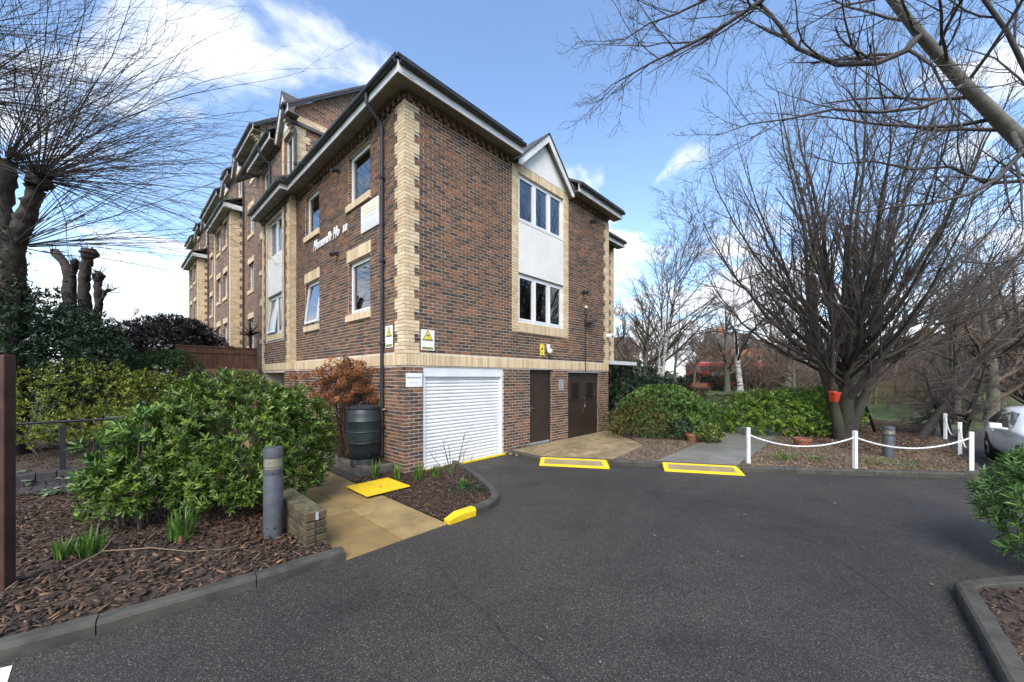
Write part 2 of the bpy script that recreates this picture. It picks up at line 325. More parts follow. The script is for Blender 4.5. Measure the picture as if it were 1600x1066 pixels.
def np_mesh(name, V, F, rnd=None, sm=False):
    me = bpy.data.meshes.new(name)
    V = np.asarray(V, np.float32); F = np.asarray(F, np.int32); n = F.shape[1]
    me.vertices.add(len(V)); me.vertices.foreach_set('co', V.ravel())
    me.loops.add(F.size); me.loops.foreach_set('vertex_index', F.ravel())
    me.polygons.add(len(F)); me.polygons.foreach_set('loop_start', np.arange(0, F.size, n, dtype=np.int32))
    me.polygons.foreach_set('loop_total', np.full(len(F), n, np.int32))
    if rnd is not None:
        a = me.attributes.new('rnd', 'FLOAT', 'FACE'); a.data.foreach_set('value', np.asarray(rnd, np.float32))
    if sm: me.polygons.foreach_set('use_smooth', np.ones(len(F), bool))
    me.update(calc_edges=True); me.validate(); return me
BOXF = [(0, 3, 2, 1), (4, 5, 6, 7), (0, 1, 5, 4), (1, 2, 6, 5), (2, 3, 7, 6), (3, 0, 4, 7)]
class MB:
    def __init__(s): s.v = []; s.f = []; s.r = []
    def box(s, x0, x1, y0, y1, z0, z1, r=0.5):
        if x1 < x0: x0, x1 = x1, x0
        if y1 < y0: y0, y1 = y1, y0
        b = len(s.v)
        s.v += [(x0, y0, z0), (x1, y0, z0), (x1, y1, z0), (x0, y1, z0), (x0, y0, z1), (x1, y0, z1), (x1, y1, z1), (x0, y1, z1)]
        s.f += [tuple(b+i for i in q) for q in BOXF]; s.r += [r]*6
        return s
    def fbox(s, F, u0, u1, d0, d1, z0, z1, r=0.5):          # facade box: u along the wall, d outwards
        k, o = F
        if k == 'A': return s.box(u0, u1, o-d1, o-d0, z0, z1, r)
        return s.box(o-d1, o-d0, u0, u1, z0, z1, r)
    def poly(s, pts, faces, r=0.5):
        b = len(s.v); s.v += [tuple(p) for p in pts]; s.f += [tuple(b+i for i in q) for q in faces]; s.r += [r]*len(faces); return s
    def prism(s, pts, axis_vec, r=0.5):                      # polygon extruded along a vector
        n = len(pts); a = [Vector(p) for p in pts]; b = [p+Vector(axis_vec) for p in a]
        return s.poly(a+b, [tuple(range(n))[::-1], tuple(range(n, 2*n))]+[(i, (i+1) % n, n+(i+1) % n, n+i) for i in range(n)], r)
    def tube(s, pts, rad, n=8, cap=True, r=0.5):
        P = [Vector(p) for p in pts]; m = len(P); rr = rad if hasattr(rad, '__len__') else [rad]*m
        rings = []; b = len(s.v); ref = None
        for i in range(m):
            tg = (P[min(i+1, m-1)]-P[max(i-1, 0)]).normalized()
            if ref is None: ref = Vector((0, 0, 1)) if abs(tg.z) < 0.9 else Vector((1, 0, 0))
            a = tg.cross(ref).normalized(); c = tg.cross(a).normalized(); ref = -c if False else ref
            for k in range(n):
                th = 2*math.pi*k/n; s.v.append(tuple(P[i]+a*(math.cos(th)*rr[i])+c*(math.sin(th)*rr[i])))
        for i in range(m-1):
            for k in range(n):
                s.f.append((b+i*n+k, b+i*n+(k+1) % n, b+(i+1)*n+(k+1) % n, b+(i+1)*n+k)); s.r.append(r)
        if cap:
            s.f.append(tuple(b+k for k in range(n))[::-1]); s.f.append(tuple(b+(m-1)*n+k for k in range(n))); s.r += [r, r]
        return s
    def lathe(s, prof, n=24, cx=0, cy=0, r=0.5, cap=True):
        b = len(s.v); m = len(prof)
        for (rad, z) in prof:
            for k in range(n):
                th = 2*math.pi*k/n; s.v.append((cx+math.cos(th)*rad, cy+math.sin(th)*rad, z))
        for i in range(m-1):
            for k in range(n):
                s.f.append((b+i*n+k, b+i*n+(k+1) % n, b+(i+1)*n+(k+1) % n, b+(i+1)*n+k)); s.r.append(r)
        if cap:
            s.f.append(tuple(b+k for k in range(n))[::-1]); s.f.append(tuple(b+(m-1)*n+k for k in range(n))); s.r += [r, r]
        return s
    def mesh(s, name):
        me = bpy.data.meshes.new(name); me.from_pydata(s.v, [], s.f)
        a = me.attributes.new('rnd', 'FLOAT', 'FACE'); a.data.foreach_set('value', np.asarray(s.r, np.float32))
        bm = bmesh.new(); bm.from_mesh(me); bmesh.ops.recalc_face_normals(bm, faces=bm.faces); bm.to_mesh(me); bm.free()
        return me
    def build(s, name, mat, parent=None, loc=None, rot=None, bevel=0, sm=False, seg=2):
        me = s.mesh(name)
        if bevel:
            bm = bmesh.new(); bm.from_mesh(me)
            bmesh.ops.bevel(bm, geom=bm.edges[:], offset=bevel, segments=seg, affect='EDGES', profile=0.5); bm.to_mesh(me); bm.free()
        if sm: smooth(me); me.set_sharp_from_angle(angle=R(38))
        return mk(name, me, mat, parent, loc, rot)
def text_mesh(body, size, extrude=0.002, shear=0.0, bold=0.0, spacing=1.0, align='CENTER'):
    cu = bpy.data.curves.new('txt', 'FONT'); cu.body = body; cu.size = size; cu.extrude = extrude; cu.shear = shear; cu.offset = bold
    cu.align_x = align; cu.align_y = 'CENTER'; cu.space_character = spacing; cu.resolution_u = 3
    o = bpy.data.objects.new('txt', cu); COL.objects.link(o); bpy.context.view_layer.update()
    me = bpy.data.meshes.new_from_object(o.evaluated_get(bpy.context.evaluated_depsgraph_get()))
    bpy.data.objects.remove(o, do_unlink=True); bpy.data.curves.remove(cu)
    me.transform(Matrix.Rotation(R(90), 4, 'X')); return me          # stands upright, faces -y
# the building's own frame: x along the right-hand wall, y along the left-hand wall
CX0, CY0 = -168/FPX*7.38, 7.38
TH = math.atan2(582.0, 545.0)
def L2W(x, y, z=0.0):
    c, s = math.cos(TH), math.sin(TH); return (CX0+c*x-s*y, CY0+s*x+c*y, z)
def gp(px, py, z=0.0):                                               # a point of the photograph that lies on level z
    Y = FPX*(HCAM-z)/(py-HY); return ((px-800)/FPX*Y, Y, z)
def at(px, py, Y): return ((px-800)/FPX*Y, Y, HCAM+(HY-py)/FPX*Y)
# ================================================================== the apartment building
ROOT = thing('apartment_building', 'long brown brick apartment building with buff quoins, white windows and black gutters', 'building', (CX0, CY0, 0), TH)
RB, BB = [], []                       # red and buff bricks waiting to be placed: (F, u0, u1, d0, d1, z0, z1, rnd, wall)
rr = random.Random(3)
FA, FB, FBAY = ('A', 0.0), ('B', 0.0), ('B', -0.2)
ZS = 7.63                             # soffit level of the near wing
def cells(mb, F, u0, u1, z0, z1, holes, d0, d1):
    us = sorted({u0, u1, *[min(max(h[0], u0), u1) for h in holes], *[min(max(h[1], u0), u1) for h in holes]})
    zs = sorted({z0, z1, *[min(max(h[2], z0), z1) for h in holes], *[min(max(h[3], z0), z1) for h in holes]})
    for j in range(len(zs)-1):
        run = None
        for i in range(len(us)-1):
            cu, cz = (us[i]+us[i+1])/2, (zs[j]+zs[j+1])/2
            solid = not any(h[0] < cu < h[1] and h[2] < cz < h[3] for h in holes)
            if solid: run = (run[0], us[i+1]) if run else (us[i], us[i+1])
            if (not solid or i == len(us)-2) and run:
                mb.fbox(F, run[0], run[1], d0, d1, zs[j], zs[j+1]); run = None
def lay(F, u0, u1, z0, z1, excl, wall, flip=0):
    k = 0; z = z0
    while z < z1-0.03:
        zc = z+0.0375
        off = ((k+flip) % 2)*0.1125
        ex = sorted([(e[0], e[1]) for e in excl if e[2] < zc < e[3]])
        u = u0-off
        while u < u1:
            a, b = max(u, u0), min(u+0.211, u1)
            segs = [(a, b)]
            for (e0, e1) in ex:
                ns = []
                for (s0, s1) in segs:
                    if e1 <= s0 or e0 >= s1: ns.append((s0, s1)); continue
                    if s0 < e0: ns.append((s0, e0))
                    if s1 > e1: ns.append((e1, s1))
                segs = ns
            for (s0, s1) in segs:
                if s1-s0 > 0.007:
                    rv = min(1, max(0, rr.betavariate(1.3, 1.25)))
                    RB.append((F, s0, s1, -0.02, rr.uniform(-0.0015, 0.0015), z, min(z+0.060, z1), rv, wall))
            u += 0.225
        z += 0.075; k += 1
def reveal(F, h, wall, dep=0.13):
    z = h[2]; k = 0
    while z < h[3]-0.03:
        w = dep if k % 2 else dep*0.55
        for side, (a, b) in enumerate(((h[0]-0.01, h[0]+0.004), (h[1]-0.004, h[1]+0.01))):
            RB.append((F, a, b, -w, -0.021, z, min(z+0.065, h[3]), rr.random(), wall))
            if k % 2 == 0: RB.append((F, a, b, -dep, -w-0.008, z, min(z+0.065, h[3]), rr.random(), wall))
        z += 0.075; k += 1
def soldier(F, u0, u1, z0, z1, d, wall, w=0.065, pitch=0.075, tilt=False):
    u = u0
    while u < u1-0.02:
        BB.append((F, u, min(u+w, u1), -0.03, d+rr.uniform(-0.001, 0.001), z0, z1, rr.random(), wall)); u += pitch
def stack(F, u0, u1, z0, z1, d, wall):
    z = z0; k = 0; w = u1-u0
    while z < z1-0.02:
        cuts = [u0, u1] if w < 0.14 else ([u0, u0+w*0.66, u1] if k % 2 else [u0, u0+w*0.34, u1])
        for i in range(len(cuts)-1):
            BB.append((F, cuts[i]+(0.004 if i else 0), cuts[i+1]-(0.004 if i < len(cuts)-2 else 0), -0.03, d, z, min(z+0.066, z1), rr.random(), wall))
        z += 0.075; k += 1
def quoin(F, u_corner, sgn, z0, z1, d, wall, wide=0.335, narrow=0.222, per=3):
    z = z0; k = 0
    while z < z1-0.02:
        w = wide if (k//per) % 2 == 0 else narrow
        cut = 0.215 if k % 2 == 0 else 0.105
        for (a, b) in ((-d if k % 2 else -d+0.0006, cut-0.004), (cut+0.004, w)):
            if b-a < 0.02: continue
            p, q = u_corner+sgn*a, u_corner+sgn*b
            BB.append((F, min(p, q), max(p, q), -0.03, d, z, min(z+0.066, z1), rr.random(), wall))
        z += 0.075; k += 1
def qexcl(u_corner, sgn, z0, z1, wide=0.335, narrow=0.222, per=3):
    out = []; z = z0; k = 0
    while z < z1:
        w = wide if k % 2 == 0 else narrow
        p, q = u_corner-sgn*0.05, u_corner+sgn*(w+0.006)
        out.append((min(p, q), max(p, q), z-0.005, min(z+0.075*per-0.005, z1))); z += 0.075*per; k += 1
    return out

# ---- right-hand wall ----------------------------------------------
garage = (0.43, 2.80, -0.1, 2.17); door1 = (3.83, 4.81, -0.1, 2.19); door2 = (5.66, 7.47, -0.1, 2.13); wcol = (3.36, 5.40, 3.42, 7.37)
mb = MB(); cells(mb, FA, 0.007, 8.17, -0.2, ZS+0.4, [garage, door1, door2, wcol], -0.28, -0.007)
wallA = mb.build('wall', 'mortar', ROOT)
exA = [garage, door1, door2, (3.11, 5.67, 3.14, 7.8), (-1, 9, 2.19, 2.44)]+qexcl(0, 1, 2.44, 7.46)+qexcl(8.17, -1, 2.44, 7.46)
lay(FA, 0.0, 8.17, 0.0, 7.66, exA, 0)
for h in (garage, door1, door2): reveal(FA, (h[0], h[1], 0.0, 2.16), 0)
soldier(FA, -0.012, 8.182, 2.20, 2.43, 0.012, 0)
soldier(FA, 3.36, 5.40, 7.375, 7.60, 0.010, 0); soldier(FA, 3.36, 5.40, 3.16, 3.405, 0.030, 0)
stack(FA, 3.12, 3.355, 3.16, 7.60, 0.010, 0); stack(FA, 5.405, 5.66, 3.16, 7.60, 0.010, 0)
quoin(FA, 0, 1, 2.44, 7.46, 0.012, 0); quoin(FA, 8.17, -1, 2.44, 7.46, 0.012, 0)
# ---- left-hand wall -----------------------------------------------
w1u, w1l, w2u, w2l = (1.45, 2.62, 6.15, 7.36), (1.45, 2.62, 3.47, 4.76), (4.50, 5.62, 6.15, 7.36), (4.50, 5.62, 3.47, 4.76)
mb = MB(); cells(mb, FB, 0.28, 6.41, -0.2, ZS+0.4, [w1u, w1l, w2u, w2l], -0.28, -0.007)
mb.fbox(FB, 0.0075, 0.28, -0.28+0.02, -0.007, -0.2, ZS+0.4)
wallB = mb.build('wall', 'mortar', ROOT)
exB = [w1u, w1l, w2u, w2l, (-1, 9, 2.19, 2.44)]+qexcl(0, 1, 2.44, 7.46, 0.36, 0.25)
for h in (w1l, w2l):
    exB += [(h[0]-0.04, h[1]+0.05, h[3], h[3]+0.29), (h[0]-0.04, h[1]+0.05, h[2]-0.17, h[2])]
    soldier(FB, h[0]-0.035, h[1]+0.045, h[3]+0.005, h[3]+0.285, 0.010, 1); soldier(FB, h[0]-0.035, h[1]+0.045, h[2]-0.165, h[2]-0.01, 0.045, 1)
for h in (w1u, w2u):
    exB += [(h[0]-0.04, h[1]+0.05, h[2]-0.17, h[2])]
    soldier(FB, h[0]-0.035, h[1]+0.045, h[2]-0.165, h[2]-0.01, 0.045, 1)
lay(FB, 0.0, 6.41, 0.0, 7.66, exB, 1, 1)
for h in (w1u, w1l, w2u, w2l): reveal(FB, h, 1)
soldier(FB, 0.0, 6.21, 2.20, 2.43, 0.012, 1)
quoin(FB, 0, 1, 2.44, 7.46, 0.0125, 1, 0.36, 0.25)
# ---- shallow bay --------------------------------------------------
bw = (7.15, 8.80, 3.42, 7.40)
mb = MB(); cells(mb, FBAY, 6.417, 9.5, 2.2, ZS+0.4, [bw], -0.28, -0.007)
mb.fbox(FBAY, 6.417, 6.9, -0.28, -0.007, -0.2, 2.2)
mb.box(-0.19, 0.6, 6.45, 9.45, 2.12, 2.199)                      # floor slab over the undercroft
mb.box(2.0, 2.2, 6.45, 9.5, -0.2, 2.19); mb.box(-0.1, 2.0, 9.42, 9.5, -0.2, 2.12)
bay = mb.build('wall', 'mortar', ROOT)
exC = [bw, (6.94, 9.01, 3.2, 7.8), (0, 20, 2.19, 2.44)]+qexcl(6.41, 1, 2.44, 7.46, 0.30, 0.20)+qexcl(9.5, -1, 2.44, 7.46, 0.30, 0.20)
lay(FBAY, 6.41, 9.5, 2.2, 7.66, exC, 2); lay(FBAY, 6.41, 6.9, 0.0, 2.19, [], 2)
soldier(FBAY, 6.40, 9.51, 2.20, 2.43, 0.012, 2); soldier(FBAY, 7.15, 8.80, 3.22, 3.405, 0.03, 2)
stack(FBAY, 6.95, 7.145, 3.22, 7.60, 0.01, 2); stack(FBAY, 8.805, 9.0, 3.22, 7.60, 0.01, 2)
quoin(FBAY, 6.41, 1, 2.44, 7.46, 0.012, 2, 0.30, 0.20); quoin(FBAY, 9.5, -1, 2.44, 7.46, 0.012, 2, 0.30, 0.20)
FS = ('A', 6.41); stack(FS, -0.20, -0.008, 2.44, 7.60, 0.006, 2); lay(FS, -0.2, 0.0, 0.0, 2.2, [], 2); soldier(FS, -0.205, -0.013, 2.2, 2.43, 0.012, 2)

# ---- place bricks: the 300 that show largest of each colour singly, the rest as one part
unit = {}
def unit_brick(kind, rv):
    key = (kind, int(rv*23.99))
    if key not in unit:
        m = MB().box(-0.5, 0.5, -0.5, 0.5, -0.5, 0.5, key[1]/23.0).mesh(kind); m.materials.append(MT[kind]); unit[key] = m
    return unit[key]
walls = [wallA, wallB, bay]
def seen(b):
    F, u0, u1, d0, d1, z0, z1 = b[:7]
    u, z = (u0+u1)/2, (z0+z1)/2
    w = L2W(u, F[1]) if F[0] == 'A' else L2W(F[1], u)
    v = Vector((w[0], w[1], z-HCAM)); n = L2W(0, -1) if F[0] == 'A' else L2W(-1, 0)
    n = Vector((n[0]-CX0, n[1]-CY0, 0)); dd = v.length
    if d1 < -0.015: return 0
    return (u1-u0)*(z1-z0)*abs(v.dot(n))/dd**3
for kind, lst, nm in (('red_brick', RB, 'brick'), ('buff_brick', BB, 'buff_brick')):
    lst.sort(key=seen, reverse=True)
    for (F, u0, u1, d0, d1, z0, z1, rv, w) in lst[:300]:
        u, d, z = (u0+u1)/2, (d0+d1)/2, (z0+z1)/2
        if F[0] == 'A': loc, sc = (u, F[1]-d, z), (u1-u0, d1-d0, z1-z0)
        else: loc, sc = (F[1]-d, u, z), (d1-d0, u1-u0, z1-z0)
        mk(nm, unit_brick(kind, rv), None, walls[w], loc, None, sc)
    mb = MB()
    for (F, u0, u1, d0, d1, z0, z1, rv, w) in lst[300:]: mb.fbox(F, u0, u1, d0, d1, z0, z1, rv)
    o = mb.build('brickwork' if kind == 'red_brick' else 'buff_brickwork', kind, ROOT); o['kind'] = 'stuff'

# ---- windows ------------------------------------------------------
def window(F, h, splits, rec=0.10, curtains=(), opened=None, sillboard=True, detail=True):
    u0, u1, z0, z1 = h; g = 0.003
    mb = MB(); fw = 0.055
    mb.fbox(F, u0+g, u1-g, -rec-0.07, -rec, z0+g, z0+fw+0.01); mb.fbox(F, u0+g, u1-g, -rec-0.07, -rec, z1-fw, z1-g)
    mb.fbox(F, u0+g, u0+fw, -rec-0.07, -rec, z0+fw+0.01, z1-fw); mb.fbox(F, u1-fw, u1-g, -rec-0.07, -rec, z0+fw+0.01, z1-fw)
    xs = [u0+fw]+[u0+(u1-u0)*s for s in splits]+[u1-fw]
    for s in xs[1:-1]: mb.fbox(F, s-0.03, s+0.03, -rec-0.07, -rec, z0+fw+0.01, z1-fw)
    if sillboard: mb.fbox(F, u0+g, u1-g, -rec+0.001, -rec+0.05, z0+0.004, z0+0.03)
    wo = mb.build('window', 'white_upvc', ROOT)
    for i in range(len(xs)-1):
        a = xs[i]+(0.03 if i else 0); b = xs[i+1]-(0.03 if i < len(xs)-2 else 0); c, d = z0+fw+0.01, z1-fw
        if detail:
            sb = MB(); w = 0.045; p = -rec+0.014; q = -rec-0.05
            a2, b2, c2, d2 = a+0.004, b-0.004, c+0.004, d-0.004
            sb.fbox(F, a2, b2, q, p, c2, c2+w); sb.fbox(F, a2, b2, q, p, d2-w, d2); sb.fbox(F, a2, a2+w, q, p, c2+w, d2-w); sb.fbox(F, b2-w, b2, q, p, c2+w, d2-w)
            so_ = sb.build('sash', 'white_upvc', wo)
            pn = MB().fbox(F, a2+w, b2-w, -rec-0.022, -rec-0.018, c2+w, d2-w).build('pane', 'glass', wo)
            if opened == i:                       # tilted open at the bottom
                ax = 'Y' if F[0] == 'A' else 'X'
                zt = d2
                for o_ in (so_, pn):
                    o_.data.transform(Matrix.Translation((0, 0, -zt)))
                    off = F[1]+rec if F[0] == 'A' else F[1]+rec
                    if F[0] == 'A': o_.data.transform(Matrix.Translation((0, -off, 0)) ); o_.data.transform(Matrix.Rotation(R(-6.5), 4, 'X')); o_.data.transform(Matrix.Translation((0, off, zt)))
                    else: o_.data.transform(Matrix.Translation((-off, 0, 0))); o_.data.transform(Matrix.Rotation(R(6.5), 4, 'Y')); o_.data.transform(Matrix.Translation((off, 0, zt)))
        else:
            MB().fbox(F, a, b, -rec-0.04, -rec-0.035, c, d).build('pane', 'glass', wo)
    for (f0, f1, g0, g1) in curtains:
        cb_ = MB(); n = max(6, int((f1-f0)*(u1-u0)/0.05)); ua, ub = u0+(u1-u0)*f0, u0+(u1-u0)*f1; za, zb = z0+(z1-z0)*g0, z0+(z1-z0)*g1
        pts = []
        for k in range(n+1):
            uu = ua+(ub-ua)*k/n; dd = -rec-0.09-0.02*(k % 2)
            for zc in (za, zb):
                pts.append((uu, F[1]-dd, zc) if F[0] == 'A' else (F[1]-dd, uu, zc))
        cb_.poly(pts, [(2*k, 2*k+2, 2*k+3, 2*k+1) for k in range(n)])
        cb_.build('curtain', 'curtain', wo)
    return wo
window(FA, (3.36, 5.40, 6.10, 7.37), (0.345, 0.67), 0.06, ((0.70, 0.80, 0.02, 0.98), (0.88, 0.97, 0.02, 0.98)))
window(FA, (3.36, 5.40, 3.42, 4.72), (0.345, 0.67), 0.06, ((0.70, 0.82, 0.02, 0.98), (0.86, 0.98, 0.02, 0.98)))
pn = MB().fbox(FA, 3.363, 5.397, -0.10, 0.004, 4.74, 6.07).build('render_panel', 'white_render', ROOT)
window(FB, w1u, (), 0.10, ((0.02, 0.75, 0.02, 0.70),)); window(FB, w1l, (), 0.10, ((0.02, 0.98, 0.02, 0.98),))
window(FB, w2u, (), 0.10, ((0.02, 0.7, 0.02, 0.55),)); window(FB, w2l, (), 0.10, ((0.1, 0.9, 0.02, 0.98),), opened=0)
window(FBAY, (7.15, 8.80, 6.10, 7.40), (0.5,), 0.10, ((0.05, 0.45, 0.02, 0.6), (0.55, 0.9, 0.02, 0.98)))
window(FBAY, (7.15, 8.80, 3.42, 4.76), (0.5,), 0.10, ((0.05, 0.4, 0.02, 0.98), (0.6, 0.95, 0.02, 0.98)), opened=1)
MB().fbox(FBAY, 7.153, 8.797, -0.10, 0.003, 4.78, 6.06).build('render_panel', 'white_render', ROOT)
# a red pot plant on the lower window's inner sill
mb = MB(); pr = random.Random(5)
for k in range(26):
    x = 4.15+pr.gauss(0, 0.12); z = 3.72+pr.gauss(0, 0.07); mb.box(x-0.02, x+0.02, 0.20, 0.24, z-0.02, z+0.02)
o = mb.build('poinsettia', 'feeder_red', None, (CX0, CY0, 0), (0, 0, TH)); tag(o, 'red flowering pot plant behind the lower window glass over the doors', 'pot plant')

# ---- shutter and doors -------------------------------------------
sh = MB(); sh.fbox(FA, 0.436, 2.794, -0.16, -0.02, 1.965, 2.165); shutter = sh.build('roller_shutter', 'shutter_white', ROOT, bevel=0.006)
MB().fbox(FA, 0.436, 0.505, -0.14, -0.03, 0.0, 1.962).build('guide_rail', 'shutter_white', shutter)
MB().fbox(FA, 2.725, 2.794, -0.14, -0.03, 0.0, 1.962).build('guide_rail', 'shutter_white', shutter)
prof = [(0.0, 0.0), (0.010, 0.006), (0.017, 0.020), (0.019, 0.038), (0.017, 0.056), (0.010, 0.070), (0.0, 0.0745)]
sp_ = MB(); n = len(prof)
pts = [(0.508, 0.09-p, z) for p, z in prof]+[(2.722, 0.09-p, z) for p, z in prof]
sp_.poly(pts, [(i, i+1, n+i+1, n+i) for i in range(n-1)]+[(0, n, 2*n-1, n-1)])
slat = sp_.mesh('slat'); smooth(slat)
for k in range(25): mk('slat', slat, 'shutter_white', shutter, (0, 0, 0.055+k*0.0765))
MB().fbox(FA, 0.508, 2.722, -0.10, -0.055, 0.004, 0.05).build('bottom_rail', 'shutter_white', shutter)
MB().fbox(FA, 0.46, 2.86, -0.02, 0.06, 0.0, 0.035).build('threshold_strip', 'yellow_paint', ROOT, bevel=0.006)
mb = MB(); mb.fbox(FA, 3.84, 4.80, -0.12, -0.075, 0.085, 2.13); d1 = mb.build('door', 'door_brown', ROOT, bevel=0.004); d1['label'] = 'single plain dark brown door'
mb = MB(); mb.fbox(FA, 3.835, 3.875, -0.14, -0.05, 0.085, 2.185); mb.fbox(FA, 4.765, 4.805, -0.14, -0.05, 0.085, 2.185); mb.fbox(FA, 3.876, 4.764, -0.14, -0.05, 2.135, 2.185)
mb.build('frame', 'door_brown', d1)
MB().fbox(FA, 3.82, 4.83, -0.05, 0.03, 2.165, 2.195).build('drip_bar', 'grey_metal', d1)
MB().fbox(FA, 3.876, 4.764, -0.074, -0.045, 0.075, 0.135).build('threshold', 'grey_metal', d1)
hb = MB(); hb.fbox(FA, 3.93, 3.97, -0.075, -0.068, 0.98, 1.16); hb.tube([(3.95, 0.075, 1.10), (3.95, 0.02, 1.10), (4.07, 0.02, 1.10)], 0.011, 8); hb.build('handle', 'steel', d1)
d2 = thing('door', None, None); d2.parent = ROOT; d2['label'] = 'double dark brown doors with two louvre vents'
for i, (a, b) in enumerate(((5.70, 6.563), (6.567, 7.43))):
    lf = MB().fbox(FA, a, b, -0.12, -0.075, 0.065, 2.07).build('leaf', 'door_brown', d2, bevel=0.003)
    vb = MB(); c0 = (a+b)/2-0.21; vb.fbox(FA, c0, c0+0.42, -0.074, -0.062, 1.22, 1.80)
    for k in range(13): vb.poly([(c0+0.03, 0.061, 1.26+k*0.04), (c0+0.39, 0.061, 1.26+k*0.04), (c0+0.39, 0.040, 1.285+k*0.04), (c0+0.03, 0.040, 1.285+k*0.04), (c0+0.03, 0.061, 1.287+k*0.04), (c0+0.39, 0.061, 1.287+k*0.04)], [(0, 1, 2, 3), (3, 2, 5, 4)])
    vb.build('louvre', 'door_brown', d2)
mb = MB(); mb.fbox(FA, 5.665, 5.70, -0.14, -0.05, 0.065, 2.12); mb.fbox(FA, 7.43, 7.465, -0.14, -0.05, 0.065, 2.12); mb.fbox(FA, 5.70, 7.43, -0.14, -0.05, 2.072, 2.12); mb.build('frame', 'door_brown', d2)
MB().fbox(FA, 5.64, 7.49, -0.05, 0.03, 2.105, 2.14).build('drip_bar', 'grey_metal', d2)
hb = MB(); hb.tube([(6.66, 0.075, 0.98), (6.66, 0.03, 0.98), (6.66, 0.03, 1.30), (6.66, 0.075, 1.30)], 0.014, 8); hb.build('pull_handle', 'steel', d2)
hb = MB(); hb.fbox(FA, 6.60, 6.65, -0.075, -0.066, 0.80, 0.92); hb.build('lock', 'steel', d2)
vp = MB(); vp.fbox(FA, 5.17, 5.40, -0.005, 0.022, 1.55, 1.90); vo = vp.build('vent_plate', 'grey_metal', ROOT, bevel=0.008)
vb = MB()
for k in range(7): vb.fbox(FA, 5.205, 5.365, 0.0225, 0.030, 1.60+k*0.04, 1.618+k*0.04)
vb.build('grille', 'sign_grey', vo)

# ---- eaves --------------------------------------------------------
dent = MB().box(-0.05, 0.05, -0.03, 0.03, -0.05, 0.05, 0.3).mesh('dentil'); dent.materials.append(MT['red_brick'])
def eave(F, u0, u1, zs, over=0.33, dentils=None, gutter=True, ends=(0, 0)):
    eps = 0.004 if F[0] == 'B' else 0.0
    MB().fbox(F, u0, u1, 0.0, over-0.002, zs+0.003+eps, zs+0.022+eps*2).build('soffit', 'shaded_soffit', ROOT)
    MB().fbox(F, u0-ends[0], u1+ends[1], over, over+0.022, zs-0.014, zs+0.215).build('fascia', 'white_fascia', ROOT)
    if gutter:
        gm = MB(); d = over+0.022+0.060; zc = zs+0.190
        ring = [(d+0.06*math.cos(a), zc+0.06*math.sin(a)) for a in [R(180+180*k/8) for k in range(9)]]
        ring += [(d+0.060, zc+0.018), (d+0.046, zc+0.018), (d+0.046, zc), (d-0.046, zc), (d-0.046, zc+0.018), (d-0.06, zc+0.018)]
        conv = (lambda u, dd, z: (u, F[1]-dd, z)) if F[0] == 'A' else (lambda u, dd, z: (F[1]-dd, u, z))
        a0 = u0-(0.075 if ends[0] else 0); 
        gm.prism([conv(a0, p, q) for p, q in ring], (Vector(conv(u1+(0.05 if ends[1] else 0), 0, 0))-Vector(conv(a0, 0, 0))))
        go = gm.build('gutter', 'black_plastic', ROOT)
        cm_ = MB(); u = a0+1.2
        while u < u1-0.2:
            q = [(d+0.068*math.cos(a), zc+0.068*math.sin(a)) for a in [R(180+180*k/8) for k in range(9)]]
            cm_ = MB(); cm_.prism([conv(u, p, z) for p, z in q], Vector(conv(0.05, 0, 0))-Vector(conv(0, 0, 0))); u += 1.9
            cm_.build('bracket', 'black_plastic', go)
    if dentils:
        u = dentils[0]
        while u < dentils[1]:
            mk('dentil', dent, None, ROOT, (u, F[1]-0.03, zs-0.125) if F[0] == 'A' else (F[1]-0.03, u, zs-0.125), None if F[0] == 'A' else (0, 0, R(90))); u += 0.215
        MB().fbox(F, dentils[0]-0.06, dentils[1]+0.06, 0.001, 0.062, zs-0.07, zs+0.002, 0.35).build('corbel_course', 'red_brick', ROOT)
eave(FA, -0.33, 3.16, ZS, dentils=(0.10, 3.05), ends=(0.0, 0))
eave(FA, 5.72, 8.55, ZS, dentils=(5.80, 8.1), ends=(0, 0.0))
eave(FB, -0.352, 6.19, ZS, dentils=(0.12, 6.15), ends=(0.0, 0))
eave(FBAY, 6.09, 9.55, ZS+0.001, dentils=(6.5, 9.45))
MB().box(-0.53, -0.353, 6.068, 6.09, ZS-0.011, ZS+0.234).build('fascia', 'white_fascia', ROOT)
MB().tube([(-0.41, 6.02, ZS+0.18), (-0.62, 6.02, ZS+0.18)], 0.06, 10).build('gutter', 'black_plastic', ROOT)
eave(('A', 1.3), 8.2, 11.35, ZS, dentils=(8.4, 10.9))
eave(FB, 8.0, 11.1, 10.05, dentils=(8.1, 10.9)); eave(FB, 6.08, 6.42, 10.05)
